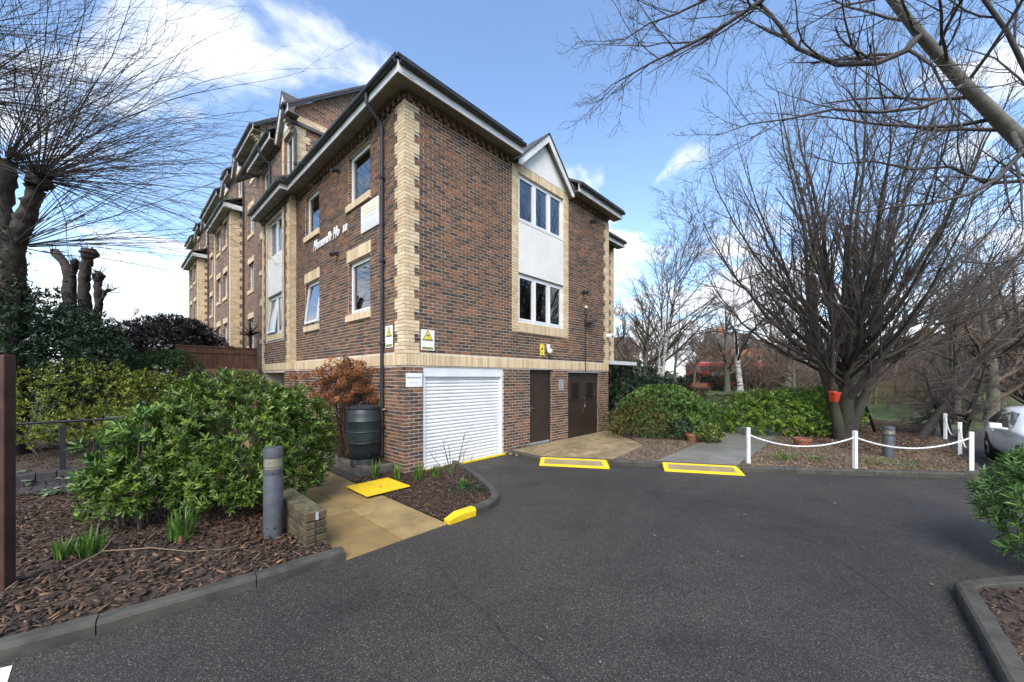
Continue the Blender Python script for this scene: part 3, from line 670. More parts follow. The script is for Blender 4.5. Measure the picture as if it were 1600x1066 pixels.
# ---- gables over window columns ----------------------------------
def gable(F, u0, u1, zs, apex, over=0.16, back=2.2):
    um = (u0+u1)/2
    conv = (lambda u, d, z: (u, F[1]-d, z)) if F[0] == 'A' else (lambda u, d, z: (F[1]-d, u, z))
    def pr(pts, d0, d1): 
        m = MB(); m.prism([conv(u, d0, z) for u, z in pts], Vector(conv(0, d1, 0))-Vector(conv(0, d0, 0))); return m
    pr([(u0+0.04, zs), (u1-0.04, zs), (um, apex-0.16)], -0.06, 0.012).build('gable_panel', 'white_render', ROOT)
    k = (apex-zs)/(um-u0); w = 0.15*math.sqrt(1+k*k)
    for sgn, ue in ((1, u0), (-1, u1)):
        e = ue-sgn*0.04; ze = zs-0.04*k
        pr([(e, ze), (um, apex), (um, apex-w), (e+sgn*(w-0.10)/k, ze-0.10), (e, ze-0.10)], over, over+0.025).build('bargeboard', 'white_fascia', ROOT)
        pr([(e, ze-0.07), (um, apex-0.07), (um, apex-0.10), (e, ze-0.10)], 0.013, over-0.001).build('soffit', 'shaded_soffit', ROOT)
        o = pr([(e-sgn*0.06, ze-0.06*k+0.012), (um, apex+0.012), (um, apex+0.055), (e-sgn*0.06, ze-0.06*k+0.055)], over+0.05, -back); o.build('roof', 'slate_tile', ROOT)
gable(FA, 3.22, 5.68, ZS-0.02, 8.80)
gable(FB, 6.42, 7.95, 10.05, 11.25)
# ---- roofs --------------------------------------------------------
def slab(pts, name='roof', mat='slate_tile', th=0.06):
    mb = MB(); n = len(pts); nn = (Vector(pts[-1])-Vector(pts[0])).cross(Vector(pts[-2])-Vector(pts[0])).normalized()
    if nn.z < 0: nn = -nn
    mb.prism(pts, nn*th); return mb.build(name, mat, ROOT)
e = -0.39; ze = ZS+0.235; rz = ze+4.6*math.tan(R(30))
sl_ = (rz-ze)/(4.08-e); zn = ze+(0.75-e)*sl_
slab([(e, e, ze), (3.08, e, ze), (3.08, 0.75, zn), (5.82, 0.75, zn), (5.82, e, ze), (8.56, e, ze), (4.08, 4.08, rz)]); slab([(e, e, ze+0.001), (4.08, 4.08, rz), (4.08, 6.41, rz), (e, 6.41, ze+0.001)]); slab([(8.56, e, ze), (8.56, 6.41, ze), (4.08, 6.41, rz), (4.08, 4.08, rz)])
slab([(-0.59, 6.0, ze), (-0.59, 9.62, ze), (0.0, 9.62, ze+0.34), (0.0, 6.0, ze+0.34)])
slab([(8.1, 0.92, ze), (11.4, 0.92, ze), (11.4, 6.0, ze+2.9), (8.1, 6.0, ze+2.9)])
def tall(y0, y1, xf, zf, half=4.6, k=0.78, back=8.6, notch=()):
    zr = zf+k*half; xr = xf+half-0.39
    kk_ = (zr-zf)/(xr-xf+0.39); pe = [(xf-0.39, y0-0.16, zf+0.235)]
    for (a, b) in notch: pe += [(xf-0.39, a, zf+0.235), (xf+0.6, a, zf+0.235+kk_*0.99), (xf+0.6, b, zf+0.235+kk_*0.99), (xf-0.39, b, zf+0.235)]
    slab(pe+[(xf-0.39, y1, zf+0.235), (xr, y1, zr+0.235), (xr, y0-0.16, zr+0.235)])
    slab([(xr, y0-0.16, zr+0.235), (xr, y1, zr+0.235), (xr+half, y1, zf+0.235), (xr+half, y0-0.16, zf+0.235)])
    m = MB(); m.prism([(xf, y0, zf-3.2), (xr+half-0.4, y0, zf-3.2), (xr+half-0.4, y0, zf+0.1), (xr, y0, zr+0.19), (xf, y0, zf+0.47)], (0, 0.28, 0)); m.build('gable_wall', 'far_red_brick', ROOT)
    F = ('A', y0); z = zf-2.4; kk = 0
    while z < zf-0.1:
        w = 0.40 if kk % 2 == 0 else 0.27
        MB().fbox(F, xf-0.012, xf+w, -0.03, 0.014, z, z+0.218).build('quoin', 'far_buff_brick', ROOT); z += 0.225; kk += 1
    MB().fbox(F, xf-0.30, xf+2.6, -0.03, 0.016, zf-0.03, zf+0.20).build('band', 'far_buff_brick', ROOT)
    for k2 in range(4): MB().fbox(F, xf-0.30+k2*0.07, xf, -0.2, 0.014, zf-0.10-k2*0.075, zf-0.035-k2*0.075).build('corbel', 'far_buff_brick', ROOT)
    m = MB(); m.prism([(xf-0.36, y0-0.17, zf+0.23), (xr, y0-0.17, zr+0.225), (xr, y0-0.17, zr+0.14), (xf-0.36, y0-0.17, zf+0.145)], (0, 0.03, 0)); m.build('verge', 'black_plastic', ROOT)
tall(6.41, 13.1, 0.0, 10.05, notch=((6.52, 7.95),)); tall(12.9, 34.6, 0.5, 12.70, notch=tuple((u-0.85, u+0.85) for u in (17.0, 20.1, 27.4, 30.6)))
# ---- tall blocks' walls ------------------------------------------
def far_wall(F, u0, u1, z0, z1, holes, lint=True, mat='far_red_brick'):
    mb = MB(); cells(mb, F, u0, u1, z0, z1, holes, -0.28, 0.0); mb.build('wall', mat, ROOT)
    for h in holes:
        window(F, h, (0.5,) if h[1]-h[0] > 0.8 else (), 0.10, ((0.02, 0.40, 0.02, 0.98), (0.62, 0.98, 0.02, 0.98)), detail=False)
        if lint: MB().fbox(F, h[0]-0.06, h[1]+0.06, -0.03, 0.015, h[3]+0.002, min(h[3]+0.26, z1-0.01)).build('lintel', 'far_buff_brick', ROOT)
        MB().fbox(F, h[0]-0.06, h[1]+0.06, -0.03, 0.04, h[2]-0.18, h[2]-0.003).build('sill', 'far_buff_brick', ROOT)
far_wall(FB, 6.42, 11.0, 7.7, 10.08, [(6.62, 7.65, 8.55, 9.98), (9.4, 10.4, 8.75, 9.85)], False)
MB().fbox(FB, 6.43, 7.84, -0.03, 0.012, 10.0, 10.2).build('lintel', 'far_buff_brick', ROOT); MB().fbox(FB, 7.66, 7.84, -0.03, 0.012, 8.1, 9.99).build('jamb', 'far_buff_brick', ROOT)
far_wall(FB, 9.51, 11.0, -0.2, 7.7, [(9.9, 10.6, 3.45, 4.75), (9.9, 10.6, 6.1, 7.35)])
MB().box(0.0, 0.5, 10.99, 11.27, -0.2, 10.0).build('wall', 'far_red_brick', ROOT)
F5 = ('B', 0.5); LV = [(3.45, 4.75), (6.1, 7.38), (8.75, 10.0)]
far_wall(F5, 11.27, 16.1, -0.2, 10.3, [(14.0, 15.0, a, b) for a, b in LV])
far_wall(F5, 12.9, 34.4, 10.3, 12.73, [(13.5, 14.5, 11.25, 12.55), (16.4, 17.6, 11.25, 12.6), (19.5, 20.7, 11.25, 12.6), (22.4, 23.3, 11.25, 12.5), (26.8, 28.0, 11.25, 12.6), (30.0, 31.2, 11.25, 12.6)])
far_wall(F5, 20.5, 26.7, -0.2, 10.3, [(u, u+0.95, a, b) for a, b in LV for u in (21.6, 24.6)])
far_wall(F5, 31.2, 34.4, -0.2, 10.3, [])
for (u0, u1) in ((16.1, 20.5), (26.7, 31.2)):
    far_wall(FB, u0, u1, -0.2, 10.3, [(u, u+1.0, a, b) for a, b in LV for u in (u0+0.8, u1-1.8)])
    MB().box(0.0, 0.5, u0-0.003, u0+0.28, -0.2, 10.3).build('wall', 'far_buff_brick', ROOT)
    for k in range(34):
        if k % 2: MB().fbox(('A', u0), 0.36, 0.5, -0.02, 0.008, 2.5+k*0.225, 2.5+k*0.225+0.215).build('tooth', 'far_red_brick', ROOT)
    MB().fbox(FB, u0-0.01, u0+0.28, -0.02, 0.014, 0, 10.1).build('quoin', 'far_buff_brick', ROOT); MB().fbox(FB, u1-0.28, u1, -0.02, 0.014, 0, 10.1).build('quoin', 'far_buff_brick', ROOT)
    eave(FB, u0-0.33, u1+0.2, 10.2)
    eave(('A', u0), -0.33, 0.5, 10.2, over=0.30, gutter=False)
    slab([(-0.39, u0-0.39, 10.43), (-0.39, u1+0.25, 10.43), (0.5, u1+0.25, 10.92), (0.5, u0-0.1, 10.92)])
for (u0, u1) in ((12.55, 16.1), (17.9, 19.2), (21.0, 26.5), (28.3, 29.7), (31.5, 34.6)): eave(F5, u0, u1, 12.70)
for um in (17.0, 20.1, 27.4, 30.6): gable(F5, um-0.85, um+0.85, 12.68, 13.75)
# wing set back beyond the right-hand wall
F13 = ('A', 1.3)
mb = MB(); cells(mb, F13, 8.17, 11.0, -0.2, ZS+0.1, [], -0.28, 0.0); mb.box(10.72, 11.0, 1.58, 7.0, -0.2, ZS+0.1); mb.build('wall', 'far_red_brick', ROOT)
mb = MB(); mb.box(7.89, 8.163, 0.29, 1.31, -0.2, ZS+0.4); mb.build('wall', 'far_red_brick', ROOT)
MB().fbox(F13, 8.2, 11.012, -0.02, 0.013, 2.2, 2.43).build('band', 'far_buff_brick', ROOT); MB().fbox(F13, 8.2, 11.013, -0.02, 0.011, 4.9, 5.08).build('band', 'far_buff_brick', ROOT)
for k in range(24):
    w = 0.36 if k % 2 else 0.24; MB().fbox(F13, 11.0-w, 11.012, -0.02, 0.014, 2.44+k*0.218, 2.44+k*0.218+0.21).build('quoin', 'far_buff_brick', ROOT)
MB().fbox(F13, 9.0, 11.35, 0.0, 0.9, 2.46, 2.60).build('canopy', 'canopy_white', ROOT)
# rear shell so the volume is closed
mb = MB(); mb.box(8.3, 8.5, 6.7, 34.4, -0.2, 10.0); mb.box(0.5, 8.3, 34.1, 34.38, -0.2, 12.7); mb.build('wall', 'far_red_brick', ROOT)
# ---- downpipes ----------------------------------------------------
def pipe(F, u, zs, z0, over=0.40, rad=0.036):
    conv = (lambda uu, d, z: (uu, F[1]-d, z)) if F[0] == 'A' else (lambda uu, d, z: (F[1]-d, uu, z))
    m = MB(); m.tube([conv(u, over, zs+0.20), conv(u, over, zs-0.02), conv(u, over-0.04, zs-0.09), conv(u, 0.10, zs-0.30), conv(u, 0.06, zs-0.38), conv(u, 0.06, z0)], rad, 10)
    po = m.build('downpipe', 'black_plastic', ROOT, sm=True)
    z = z0+0.6
    while z < zs-0.5:
        MB().fbox(F, u-0.055, u+0.055, 0.002, 0.105, z, z+0.035).build('bracket', 'black_plastic', po); z += 1.75
pipe(FB, 0.80, ZS, 0.3); pipe(FB, 6.30, 10.05, 8.0); pipe(FB, 9.1, 10.05, 8.3); pipe(F5, 15.75, 12.7, 0.0); pipe(F5, 25.9, 12.7, 0.0)
# ================================================================== ground
rng = np.random.default_rng(11)
def terrain(x, y):
    t = np.clip((np.asarray(y, float)-15)/22, 0, 1); t2 = np.clip((np.asarray(x, float)-13)/14, 0, 1)*np.clip((np.asarray(y, float)-11)/10, 0, 1)
    return -0.03+0.62*np.maximum(t*np.clip((np.asarray(x, float)+2)/8, 0, 1), 0.6*t2)
xs = np.concatenate([np.linspace(-900, -60, 12), np.linspace(-50, 90, 141), np.linspace(100, 900, 12)])
ys = np.concatenate([np.linspace(-300, -12, 8), np.linspace(-10, 90, 101), np.linspace(100, 1500, 14)])
GX, GY = np.meshgrid(xs, ys); GZ = terrain(GX, GY)
V = np.stack([GX, GY, GZ], -1).reshape(-1, 3); nx, ny = len(xs), len(ys)
I = (np.arange(ny-1)[:, None]*nx+np.arange(nx-1)[None]).ravel(); F = np.stack([I, I+1, I+1+nx, I+nx], 1)
tag(mk('ground', np_mesh('ground', V, F, sm=True), 'lawn'), kind='structure')
def sheet(name, pts, z, mat, kind='structure', parent=None):
    me = bpy.data.meshes.new(name); bm = bmesh.new()
    f = bm.faces.new([bm.verts.new((p[0], p[1], z)) for p in pts]); bm.normal_update()
    if f.normal.z < 0: f.normal_flip()
    bmesh.ops.triangulate(bm, faces=bm.faces); bm.to_mesh(me); bm.free()
    o = mk(name, me, mat, parent)
    if kind: o['kind'] = kind
    return o
def inside(P, poly):
    x, y = P[:, 0], P[:, 1]; r = np.zeros(len(P), bool); n = len(poly)
    for i in range(n):
        x0, y0 = poly[i][:2]; x1, y1 = poly[(i+1) % n][:2]
        c = (y0 > y) != (y1 > y)
        with np.errstate(divide='ignore', invalid='ignore'): r ^= c & (x < (x1-x0)*(y-y0)/(y1-y0)+x0)
    return r
def scatter(poly, n, seed=0):
    g = np.random.default_rng(seed); a = np.array([p[:2] for p in poly]); lo, hi = a.min(0), a.max(0); out = np.zeros((0, 2))
    while len(out) < n:
        q = g.uniform(lo, hi, (n*2, 2)); out = np.vstack([out, q[inside(q, poly)]])
    return out[:n]
def chips(name, poly, n, z, mat, L=(0.02, 0.07), W=(0.008, 0.022), T=0.006, seed=0, tilt=0.25, parent=None, pts=None, zf=None):
    g = np.random.default_rng(seed); P2 = scatter(poly, n, seed) if pts is None else pts; n = len(P2)
    l = g.uniform(*L, n); w = g.uniform(*W, n); a = g.uniform(0, 2*np.pi, n); tx = g.normal(0, tilt, n); ty = g.normal(0, tilt, n)
    ux = np.stack([np.cos(a), np.sin(a), tx], 1); ux /= np.linalg.norm(ux, axis=1)[:, None]
    uy = np.stack([-np.sin(a), np.cos(a), ty], 1); uy /= np.linalg.norm(uy, axis=1)[:, None]
    uz = np.cross(ux, uy)
    zc = z+np.abs(g.normal(0, 0.012, n))+np.abs(tx)*l*0.4
    if zf is not None: zc = zc+zf(P2[:, 0], P2[:, 1])
    c = np.column_stack([P2, zc])
    S = np.array([(-1, -1, -1), (1, -1, -1), (1, 1, -1), (-1, 1, -1), (-1, -1, 1), (1, -1, 1), (1, 1, 1), (-1, 1, 1)], float)
    taper = np.where(S[:, 0] > 0, 0.6, 1.0)
    V = c[:, None]+S[None, :, 0, None]*ux[:, None]*(l/2)[:, None, None]+(S[:, 1]*taper)[None, :, None]*uy[:, None]*(w/2)[:, None, None]+S[None, :, 2, None]*uz[:, None]*(T/2)
    F = (np.arange(n)[:, None, None]*8+np.array(BOXF)[None]).reshape(-1, 4)
    o = mk(name, np_mesh(name, V.reshape(-1, 3), F, np.repeat(g.beta(1.5, 1.8, n), 6)), mat, parent); o['kind'] = 'stuff'; return o

tag(sheet('car_park', [(-9, -6), (18, -6), (18, 14), (-9, 14)], 0.0, 'asphalt'), kind='structure')
# ---- kerbs --------------------------------------------------------
def kerb(pts, side, label=None, h=0.115, w=0.125, stone=0.9, first=None, name='kerb', closed_h=None):
    root = thing(name, None, None); root['kind'] = 'structure'
    P = [Vector((p[0], p[1])) for p in pts]
    items = []
    for i in range(len(P)-1):
        L = (P[i+1]-P[i]).length; n = max(1, round(L/stone))
        for k in range(n): items.append((P[i].lerp(P[i+1], k/n), P[i].lerp(P[i+1], (k+1)/n)))
    def nrm(a, b):
        d = (b-a).normalized(); return Vector((-d.y, d.x))*side
    for i, (a, b) in enumerate(items):
        n0 = nrm(a, b); na = n0; nb = n0
        if i and (items[i-1][1]-a).length < 1e-4: na = (n0+nrm(*items[i-1])).normalized(); na /= max(0.5, na.dot(n0))
        if i < len(items)-1: nb = (n0+nrm(*items[i+1])).normalized(); nb /= max(0.5, nb.dot(n0))
        d = (b-a).normalized()*0.004; hh = h+rr.uniform(-0.004, 0.004)
        sec = [(0.012, -0.06), (0.0, hh-0.035), (0.010, hh-0.012), (0.030, hh), (w-0.008, hh), (w, hh-0.008), (w, -0.06)]
        m = MB(); k = len(sec)
        v = [(a.x+d.x+na.x*s, a.y+d.y+na.y*s, z) for s, z in sec]+[(b.x-d.x+nb.x*s, b.y-d.y+nb.y*s, z) for s, z in sec]
        m.poly(v, [tuple(range(k))[::-1], tuple(range(k, 2*k))]+[(q, (q+1) % k, k+(q+1) % k, k+q) for q in range(k)])
        if i == 0 and first:
            for q in range(k): x, y, z = m.v[q]; m.v[q] = (x, y, min(z, 0.055)) if z > 0.05 else (x, y, z)
            mid = [(x*0.65+x2*0.35, y*0.65+y2*0.35, z2) for (x, y, z), (x2, y2, z2) in zip(m.v[:k], m.v[k:])]
            m2 = MB(); vv = m.v[:k]+mid+m.v[k:]
            m2.poly(vv, [tuple(range(k))[::-1], tuple(range(2*k, 3*k))]+[(j*k+q, j*k+(q+1) % k, (j+1)*k+(q+1) % k, (j+1)*k+q) for j in (0, 1) for q in range(k)])
            o = m2.build('kerb_stone', first, root); o['label'] = 'yellow painted end kerb stone'
        else: m.build('kerb_stone', 'kerb_stone', root)
    return root
KL = [(-1.78, 3.98), (-2.36, 3.44), (-3.13, 2.80), (-3.60, 2.47), (-5.8, 1.30)]
kerb(KL, -1)
KB = [L2W(*p) for p in ((-0.908, -2.64), (-0.44, -2.645), (-0.18, -2.62), (0.05, -2.555), (0.24, -2.42), (0.40, -2.20), (0.56, -1.90), (0.75, -1.5), (0.94, -1.09), (1.27, -0.07))]
kerb(KB, 1, first='yellow_paint', stone=0.45)
KF = [L2W(2.84, -0.10), (0.59, 8.60), (2.13, 8.28), (3.27, 8.06), (4.74, 7.70), (6.37, 7.45), (8.75, 7.18), (9.15, 7.22), (9.50, 7.48), (13.3, 11.4)]
kerb(KF, 1)
KR = [(2.2, 1.36), (3.13, 2.40), (3.88, 3.25), (3.98, 3.36), (4.15, 3.42), (5.2, 3.55), (8.5, 3.95)]
kerb(KR, -1)
# ---- sandstone path ----------------------------------------------
path = thing('path', None, None, (CX0, CY0, 0), TH); path['kind'] = 'structure'
pg = random.Random(4); y = -2.60
cols = [(-2.24, -1.57), (-1.57, -0.905)]
for ci, (a, b) in enumerate(cols):
    y = -2.60; k = 0
    while y < 9:
        L = [(0.52, 0.9, 0.62, 0.9), (0.95, 0.6, 0.9, 0.6)][ci][k % 4]
        if k % 3 == 2 and y < 1:
            mid = (a+b)/2
            for (p, q) in ((a, mid), (mid, b)): MB().box(p+0.006, q-0.006, y+0.006, y+L-0.006, -0.04, 0.012+pg.uniform(-0.002, 0.002), pg.random()).build('slab', 'sandstone', path, bevel=0.003, seg=1)
        else: MB().box(a+0.006, b-0.006, y+0.006, y+L-0.006, -0.04, 0.012+pg.uniform(-0.002, 0.002), pg.random()).build('slab', 'sandstone', path, bevel=0.003, seg=1)
        y += L; k += 1
o = MB().box(-0.39, 0.39, -0.39, 0.39, 0.0, 0.018).build('tactile_mat', 'yellow_paint', None, L2W(-0.80, -0.49, 0.052), (0, 0, TH), bevel=0.004)
tag(o, 'square yellow painted plate lying on the sandstone path', 'plate')
# ---- beds ---------------------------------------------------------
bedL = [(-1.93, 4.04), (-2.45, 3.56), (-3.22, 2.92), (-3.68, 2.60), (-5.9, 1.44), (-12, 1.2), L2W(-9, 3.1)[:2], L2W(-2.26, 3.1)[:2]]
def mound_sheet(name, poly, z, mat, amp=0.03, step=0.12, seed=1):
    a = np.array([p[:2] for p in poly]); lo, hi = a.min(0), a.max(0)
    sheet(name, poly, z, mat)
mound_sheet('flower_bed', bedL, 0.075, 'soil')
bedB = [L2W(*p)[:2] for p in ((-0.90, -2.51), (-0.44, -2.52), (-0.1, -2.47), (0.17, -2.31), (0.45, -1.83), (0.83, -1.02), (1.14, -0.02), (0.0, -0.003), (-0.003, 0.41), (-0.90, 0.41))]
sheet('flower_bed', bedB, 0.022, 'soil')
bedP = [L2W(*p)[:2] for p in ((-0.45, 0.53), (-0.003, 0.53), (-0.003, 6.3), (-0.45, 6.3))]
sheet('flower_bed', bedP, 0.15, 'soil')
pl = thing('planter_edging', 'low dark stone edging of the raised bed around the water butt', 'edging', (CX0, CY0, 0), TH)
for k in range(6): MB().box(-0.62, -0.455, 0.40+k*0.97+0.004, 0.40+k*0.97+0.966, -0.05, 0.19).build('edging_stone', 'planter_stone', pl, bevel=0.012)
MB().box(-0.452, -0.015, 0.40, 0.54, -0.05, 0.188).build('edging_stone', 'planter_stone', pl, bevel=0.012)
bedR = [(4.78, 7.83), (6.40, 7.59), (8.76, 7.31), (9.10, 7.35), (9.40, 7.57), (13.2, 11.5), (13.8, 15.5), (9.8, 15.5), L2W(11.6, -4.72)[:2], L2W(4.32, -4.72)[:2]]
sheet('garden_bed', bedR, 0.085, 'gravel_soil')
bedG = [(2.28, 8.40), (3.30, 8.19), L2W(4.25, -3.25)[:2], L2W(14.0, -3.25)[:2], L2W(14.0, 1.0)[:2], L2W(11.2, 1.29)[:2], L2W(8.19, 1.28)[:2], L2W(8.19, -0.3)[:2], (3.66, 10.2)]
sheet('garden_bed', bedG, 0.080, 'gravel_soil')
bedF = [(2.45, 1.42), (3.95, 3.17), (4.2, 3.30), (5.2, 3.42), (8.5, 3.8), (8.5, 0.5), (4, 0.2)]
sheet('flower_bed', bedF, 0.07, 'soil')
bedK = [L2W(-9.5, 3.82)[:2], L2W(-2.3, 3.82)[:2], L2W(-2.3, 10)[:2], L2W(-9.5, 12)[:2]]
sheet('flower_bed', bedK, 0.16, 'soil')
# mulch
chips('bark_mulch', bedL, 15000, 0.082, 'bark_chip', (0.02, 0.105), (0.010, 0.032), 0.007, 1, 0.30)
chips('bark_mulch', bedB, 5200, 0.026, 'bark_chip', (0.02, 0.075), (0.008, 0.02), 0.006, 2)
chips('bark_mulch', bedP, 2200, 0.155, 'bark_chip', (0.015, 0.05), (0.008, 0.02), 0.006, 3)
chips('bark_mulch', bedF, 6000, 0.075, 'bark_chip', (0.015, 0.06), (0.008, 0.022), 0.006, 4)
chips('wood_chip_mulch', bedR, 24000, 0.090, 'wood_chip', (0.02, 0.07), (0.010, 0.028), 0.006, 5)
chips('wood_chip_mulch', bedG, 12000, 0.085, 'wood_chip', (0.02, 0.07), (0.010, 0.028), 0.006, 6)
chips('bark_mulch', bedK, 7000, 0.165, 'bark_chip', (0.02, 0.07), (0.01, 0.028), 0.006, 7)
litter = [(8.6, 9.3), (10.6, 9.6), (13.2, 11.6), (16.5, 14.5), (15.5, 17.5), (9.6, 14.5), (8.6, 11.5)]
_p = scatter(litter, 9000, 8)
chips('leaf_litter', litter, 0, 0.10, 'leaf_litter', (0.03, 0.075), (0.02, 0.045), 0.004, 8, 0.35, None, _p, lambda x, y: np.maximum(terrain(x, y)-0.06, 0))
g8 = np.random.default_rng(40)
_p = np.column_stack([g8.uniform(-3.9, -2.5, 220), g8.uniform(4.1, 5.6, 220)])
chips('leaf_litter', bedL, 0, 0.10, 'rust_leaf', (0.04, 0.08), (0.025, 0.045), 0.003, 12, 0.45, None, _p[inside(_p, bedL)])
_p = np.column_stack([g8.uniform(-2.5, 7.5, 70), g8.uniform(2.4, 7.2, 70)])
chips('fallen_leaf_scraps', bedL, 0, 0.003, 'wood_chip', (0.012, 0.04), (0.008, 0.022), 0.003, 13, 0.15, None, _p[~inside(_p, bedB) & ~inside(_p, bedF)])
# ---- block paving before the doors -------------------------------
bp = [L2W(2.86, -0.02)[:2], L2W(8.17, -0.02)[:2], L2W(8.19, -0.3)[:2], (3.66, 10.2), (2.28, 8.40), (2.13, 8.42), (0.62, 8.74)]
pav = thing('paving', None, None, (CX0, CY0, 0), TH); pav['kind'] = 'structure'
loc = lambda p: ((p[0]-CX0)*math.cos(TH)+(p[1]-CY0)*math.sin(TH), -(p[0]-CX0)*math.sin(TH)+(p[1]-CY0)*math.cos(TH))
lp = [loc(p) for p in bp]
o = sheet('bedding', lp, 0.045, 'soil', None, pav)
blk = []
for j in range(45):
    for i in range(40):
        x = 2.5+i*0.205+(j % 2)*0.1025; y = -3.3+j*0.104
        if inside(np.array([(x+0.1, y+0.05)]), lp)[0]: blk.append((x, y))
blk.sort(key=lambda b: np.hypot(*L2W(b[0], b[1])[:2]))
ub = {}
rest = MB()
for i, (x, y) in enumerate(blk):
    if i < 300:
        k = pg.randrange(8)
        if k not in ub: ub[k] = MB().box(0, 0.193, 0, 0.094, 0, 0.04, k/7).mesh('paving_block'); ub[k].materials.append(MT['block_paving'])
        mk('paving_block', ub[k], None, pav, (x, y, 0.026+pg.uniform(-0.002, 0.002)))
    else: rest.box(x, x+0.193, y, y+0.094, 0.03, 0.066+pg.uniform(-0.002, 0.002), pg.random())
ro = rest.build('paving_blocks', 'block_paving', pav); ro['kind'] = 'stuff'
edge = thing('edging', None, None); edge['kind'] = 'structure'
a, b = Vector((2.29, 8.42)), Vector((3.72, 10.25))
for k in range(11):
    p = a.lerp(b, k/11); MB().box(0, 0.205, -0.05, 0.05, 0.0, 0.085, pg.random()).build('edging_block', 'planter_stone', edge, (p.x, p.y, 0.0), (0, 0, math.atan2(b.y-a.y, b.x-a.x)))
# ---- grey slab path ----------------------------------------------
gpath = thing('garden_path', None, None, (CX0, CY0, 0), TH); gpath['kind'] = 'structure'
kx = lambda y: 4.19-(y+3.48)*0.5606+0.165
for j, (a, b) in enumerate(((-4.70, -3.985), (-3.985, -3.27))):
    x = 5.75 if j == 0 else 5.25
    m = MB(); m.prism([(kx(a+0.004), a+0.004, 0.03), (x-0.004, a+0.004, 0.03), (x-0.004, b-0.004, 0.03), (kx(b-0.004), b-0.004, 0.03)], (0, 0, 0.077)); m.build('slab', 'grey_slab', gpath, bevel=0.003, seg=1)
    while x < 14:
        MB().box(x+0.004, x+0.896, a+0.004, b-0.004, 0.03, 0.107+pg.uniform(-0.002, 0.002)).build('slab', 'grey_slab', gpath, bevel=0.003, seg=1); x += 0.9
# ---- painted mark, bottom left -----------------------------------
sheet('road_marking', [(-3.60, 2.40), (-3.38, 2.52), (-2.85, 2.04), (-3.05, 1.8)], 0.004, 'post_white')
# ---- yellow ramps -------------------------------------------------
def ramp(fl, fr, depth, label):
    fl, fr = Vector(fl), Vector(fr); d = (fr-fl); L = d.length; ang = math.atan2(d.y, d.x)
    r = thing('kerb_ramp', label, 'ramp', (fl.x, fl.y, 0.0), ang, 'yellow edged ramps against the kerb')
    m = MB(); h0, h1 = 0.012, 0.118
    m.poly([(0, 0, 0.001), (L, 0, 0.001), (L, depth, 0.001), (0, depth, 0.001), (0, 0, h0), (L, 0, h0), (L-0.06, depth, h1), (0.0, depth, h1)], BOXF); m.build('wedge', 'yellow_paint', r)
    k = (h1-h0)/depth; q = 0.095
    f = lambda x, y, e: (x, y, h0+k*y+e)
    m = MB(); m.poly([f(q, q*0.8, -0.002), f(L-q-0.02, q*0.8, -0.002), f(L-q-0.07, depth-q*0.7, -0.002), f(q, depth-q*0.7, -0.002), f(q, q*0.8, 0.004), f(L-q-0.02, q*0.8, 0.004), f(L-q-0.07, depth-q*0.7, 0.004), f(q, depth-q*0.7, 0.004)], BOXF)
    m.build('grip_strip', 'block_paving', r)
ramp((0.60, 8.235), (2.08, 7.925), 0.345, 'yellow edged kerb ramp in front of the brown doors')
ramp((3.17, 7.735), (4.62, 7.375), 0.335, 'yellow edged kerb ramp at the foot of the grey garden path')
# ---- low mossy wall ----------------------------------------------
lw = thing('low_brick_wall', 'low mossy brick wall stub at the path entrance beside the grey bollard', 'wall', L2W(-2.50, -2.17), TH)
MB().box(0.012, 0.203, 0.012, 1.46, -0.05, 0.36).build('core', 'soil', lw)
for c in range(4):
    y = 0.0 if c % 2 == 0 else -0.1125; z = 0.04+c*0.078
    if c % 2 == 0: pass
    while y < 1.46:
        a, b = max(y, 0), min(y+0.215, 1.47)
        if b-a > 0.03:
            for (p, q) in ((0, 0.1), (0.115, 0.215)): MB().box(p, q, a, b, z, z+0.068, pg.random()).build('brick', 'mossy_brick', lw, bevel=0.005, seg=1)
        y += 0.225
for k in range(19): MB().box(-0.004, 0.219, k*0.0775, k*0.0775+0.068, 0.355, 0.355+0.10+pg.uniform(-0.004, 0.004), pg.random()).build('coping_brick', 'mossy_brick', lw, bevel=0.008, seg=1)
MB().box(0.10, 0.13, -0.008, -0.004, 0.365, 0.45).build('marker_tag', 'sign_grey', lw)
# ---- dark brick ramp edge and wall with handrail -----------------
dr = thing('brick_ramp_wall', 'low dark brick retaining wall and brick on edge coping behind the bark bed', 'wall', (CX0, CY0, 0), TH)
for k in range(30): MB().box(-6.3+k*0.145+0.003, -6.3+k*0.145+0.142, 3.12, 3.52, 0.0, 0.135+pg.uniform(-0.003, 0.003), pg.random()).build('coping_brick', 'dark_brick', dr, bevel=0.005, seg=1)
for c in range(2):
    for k in range(20):
        x = -6.3+k*0.225-(0.11 if c else 0); MB().box(x+0.004, x+0.219, 3.55, 3.80, 0.02+c*0.155, 0.02+c*0.155+0.15, pg.random()).build('brick', 'dark_brick', dr, bevel=0.005, seg=1)
hr = thing('handrail', 'thin black metal handrail on posts above the dark brick wall', 'handrail', L2W(-4.55, 3.68, 0.325), TH)
MB().tube([(-3.2, 0, 0.86), (1.9, 0, 0.84)], 0.024, 10).build('rail', 'black_metal', hr, sm=True)
for x in (-1.9, 0.0, 1.7): MB().box(x-0.035, x+0.035, -0.035, 0.035, 0.0, 0.76).box(x-0.012, x+0.012, -0.012, 0.012, 0.76, 0.85).box(x-0.045, x+0.045, -0.045, 0.045, 0.735, 0.765).build('post', 'black_metal', hr)
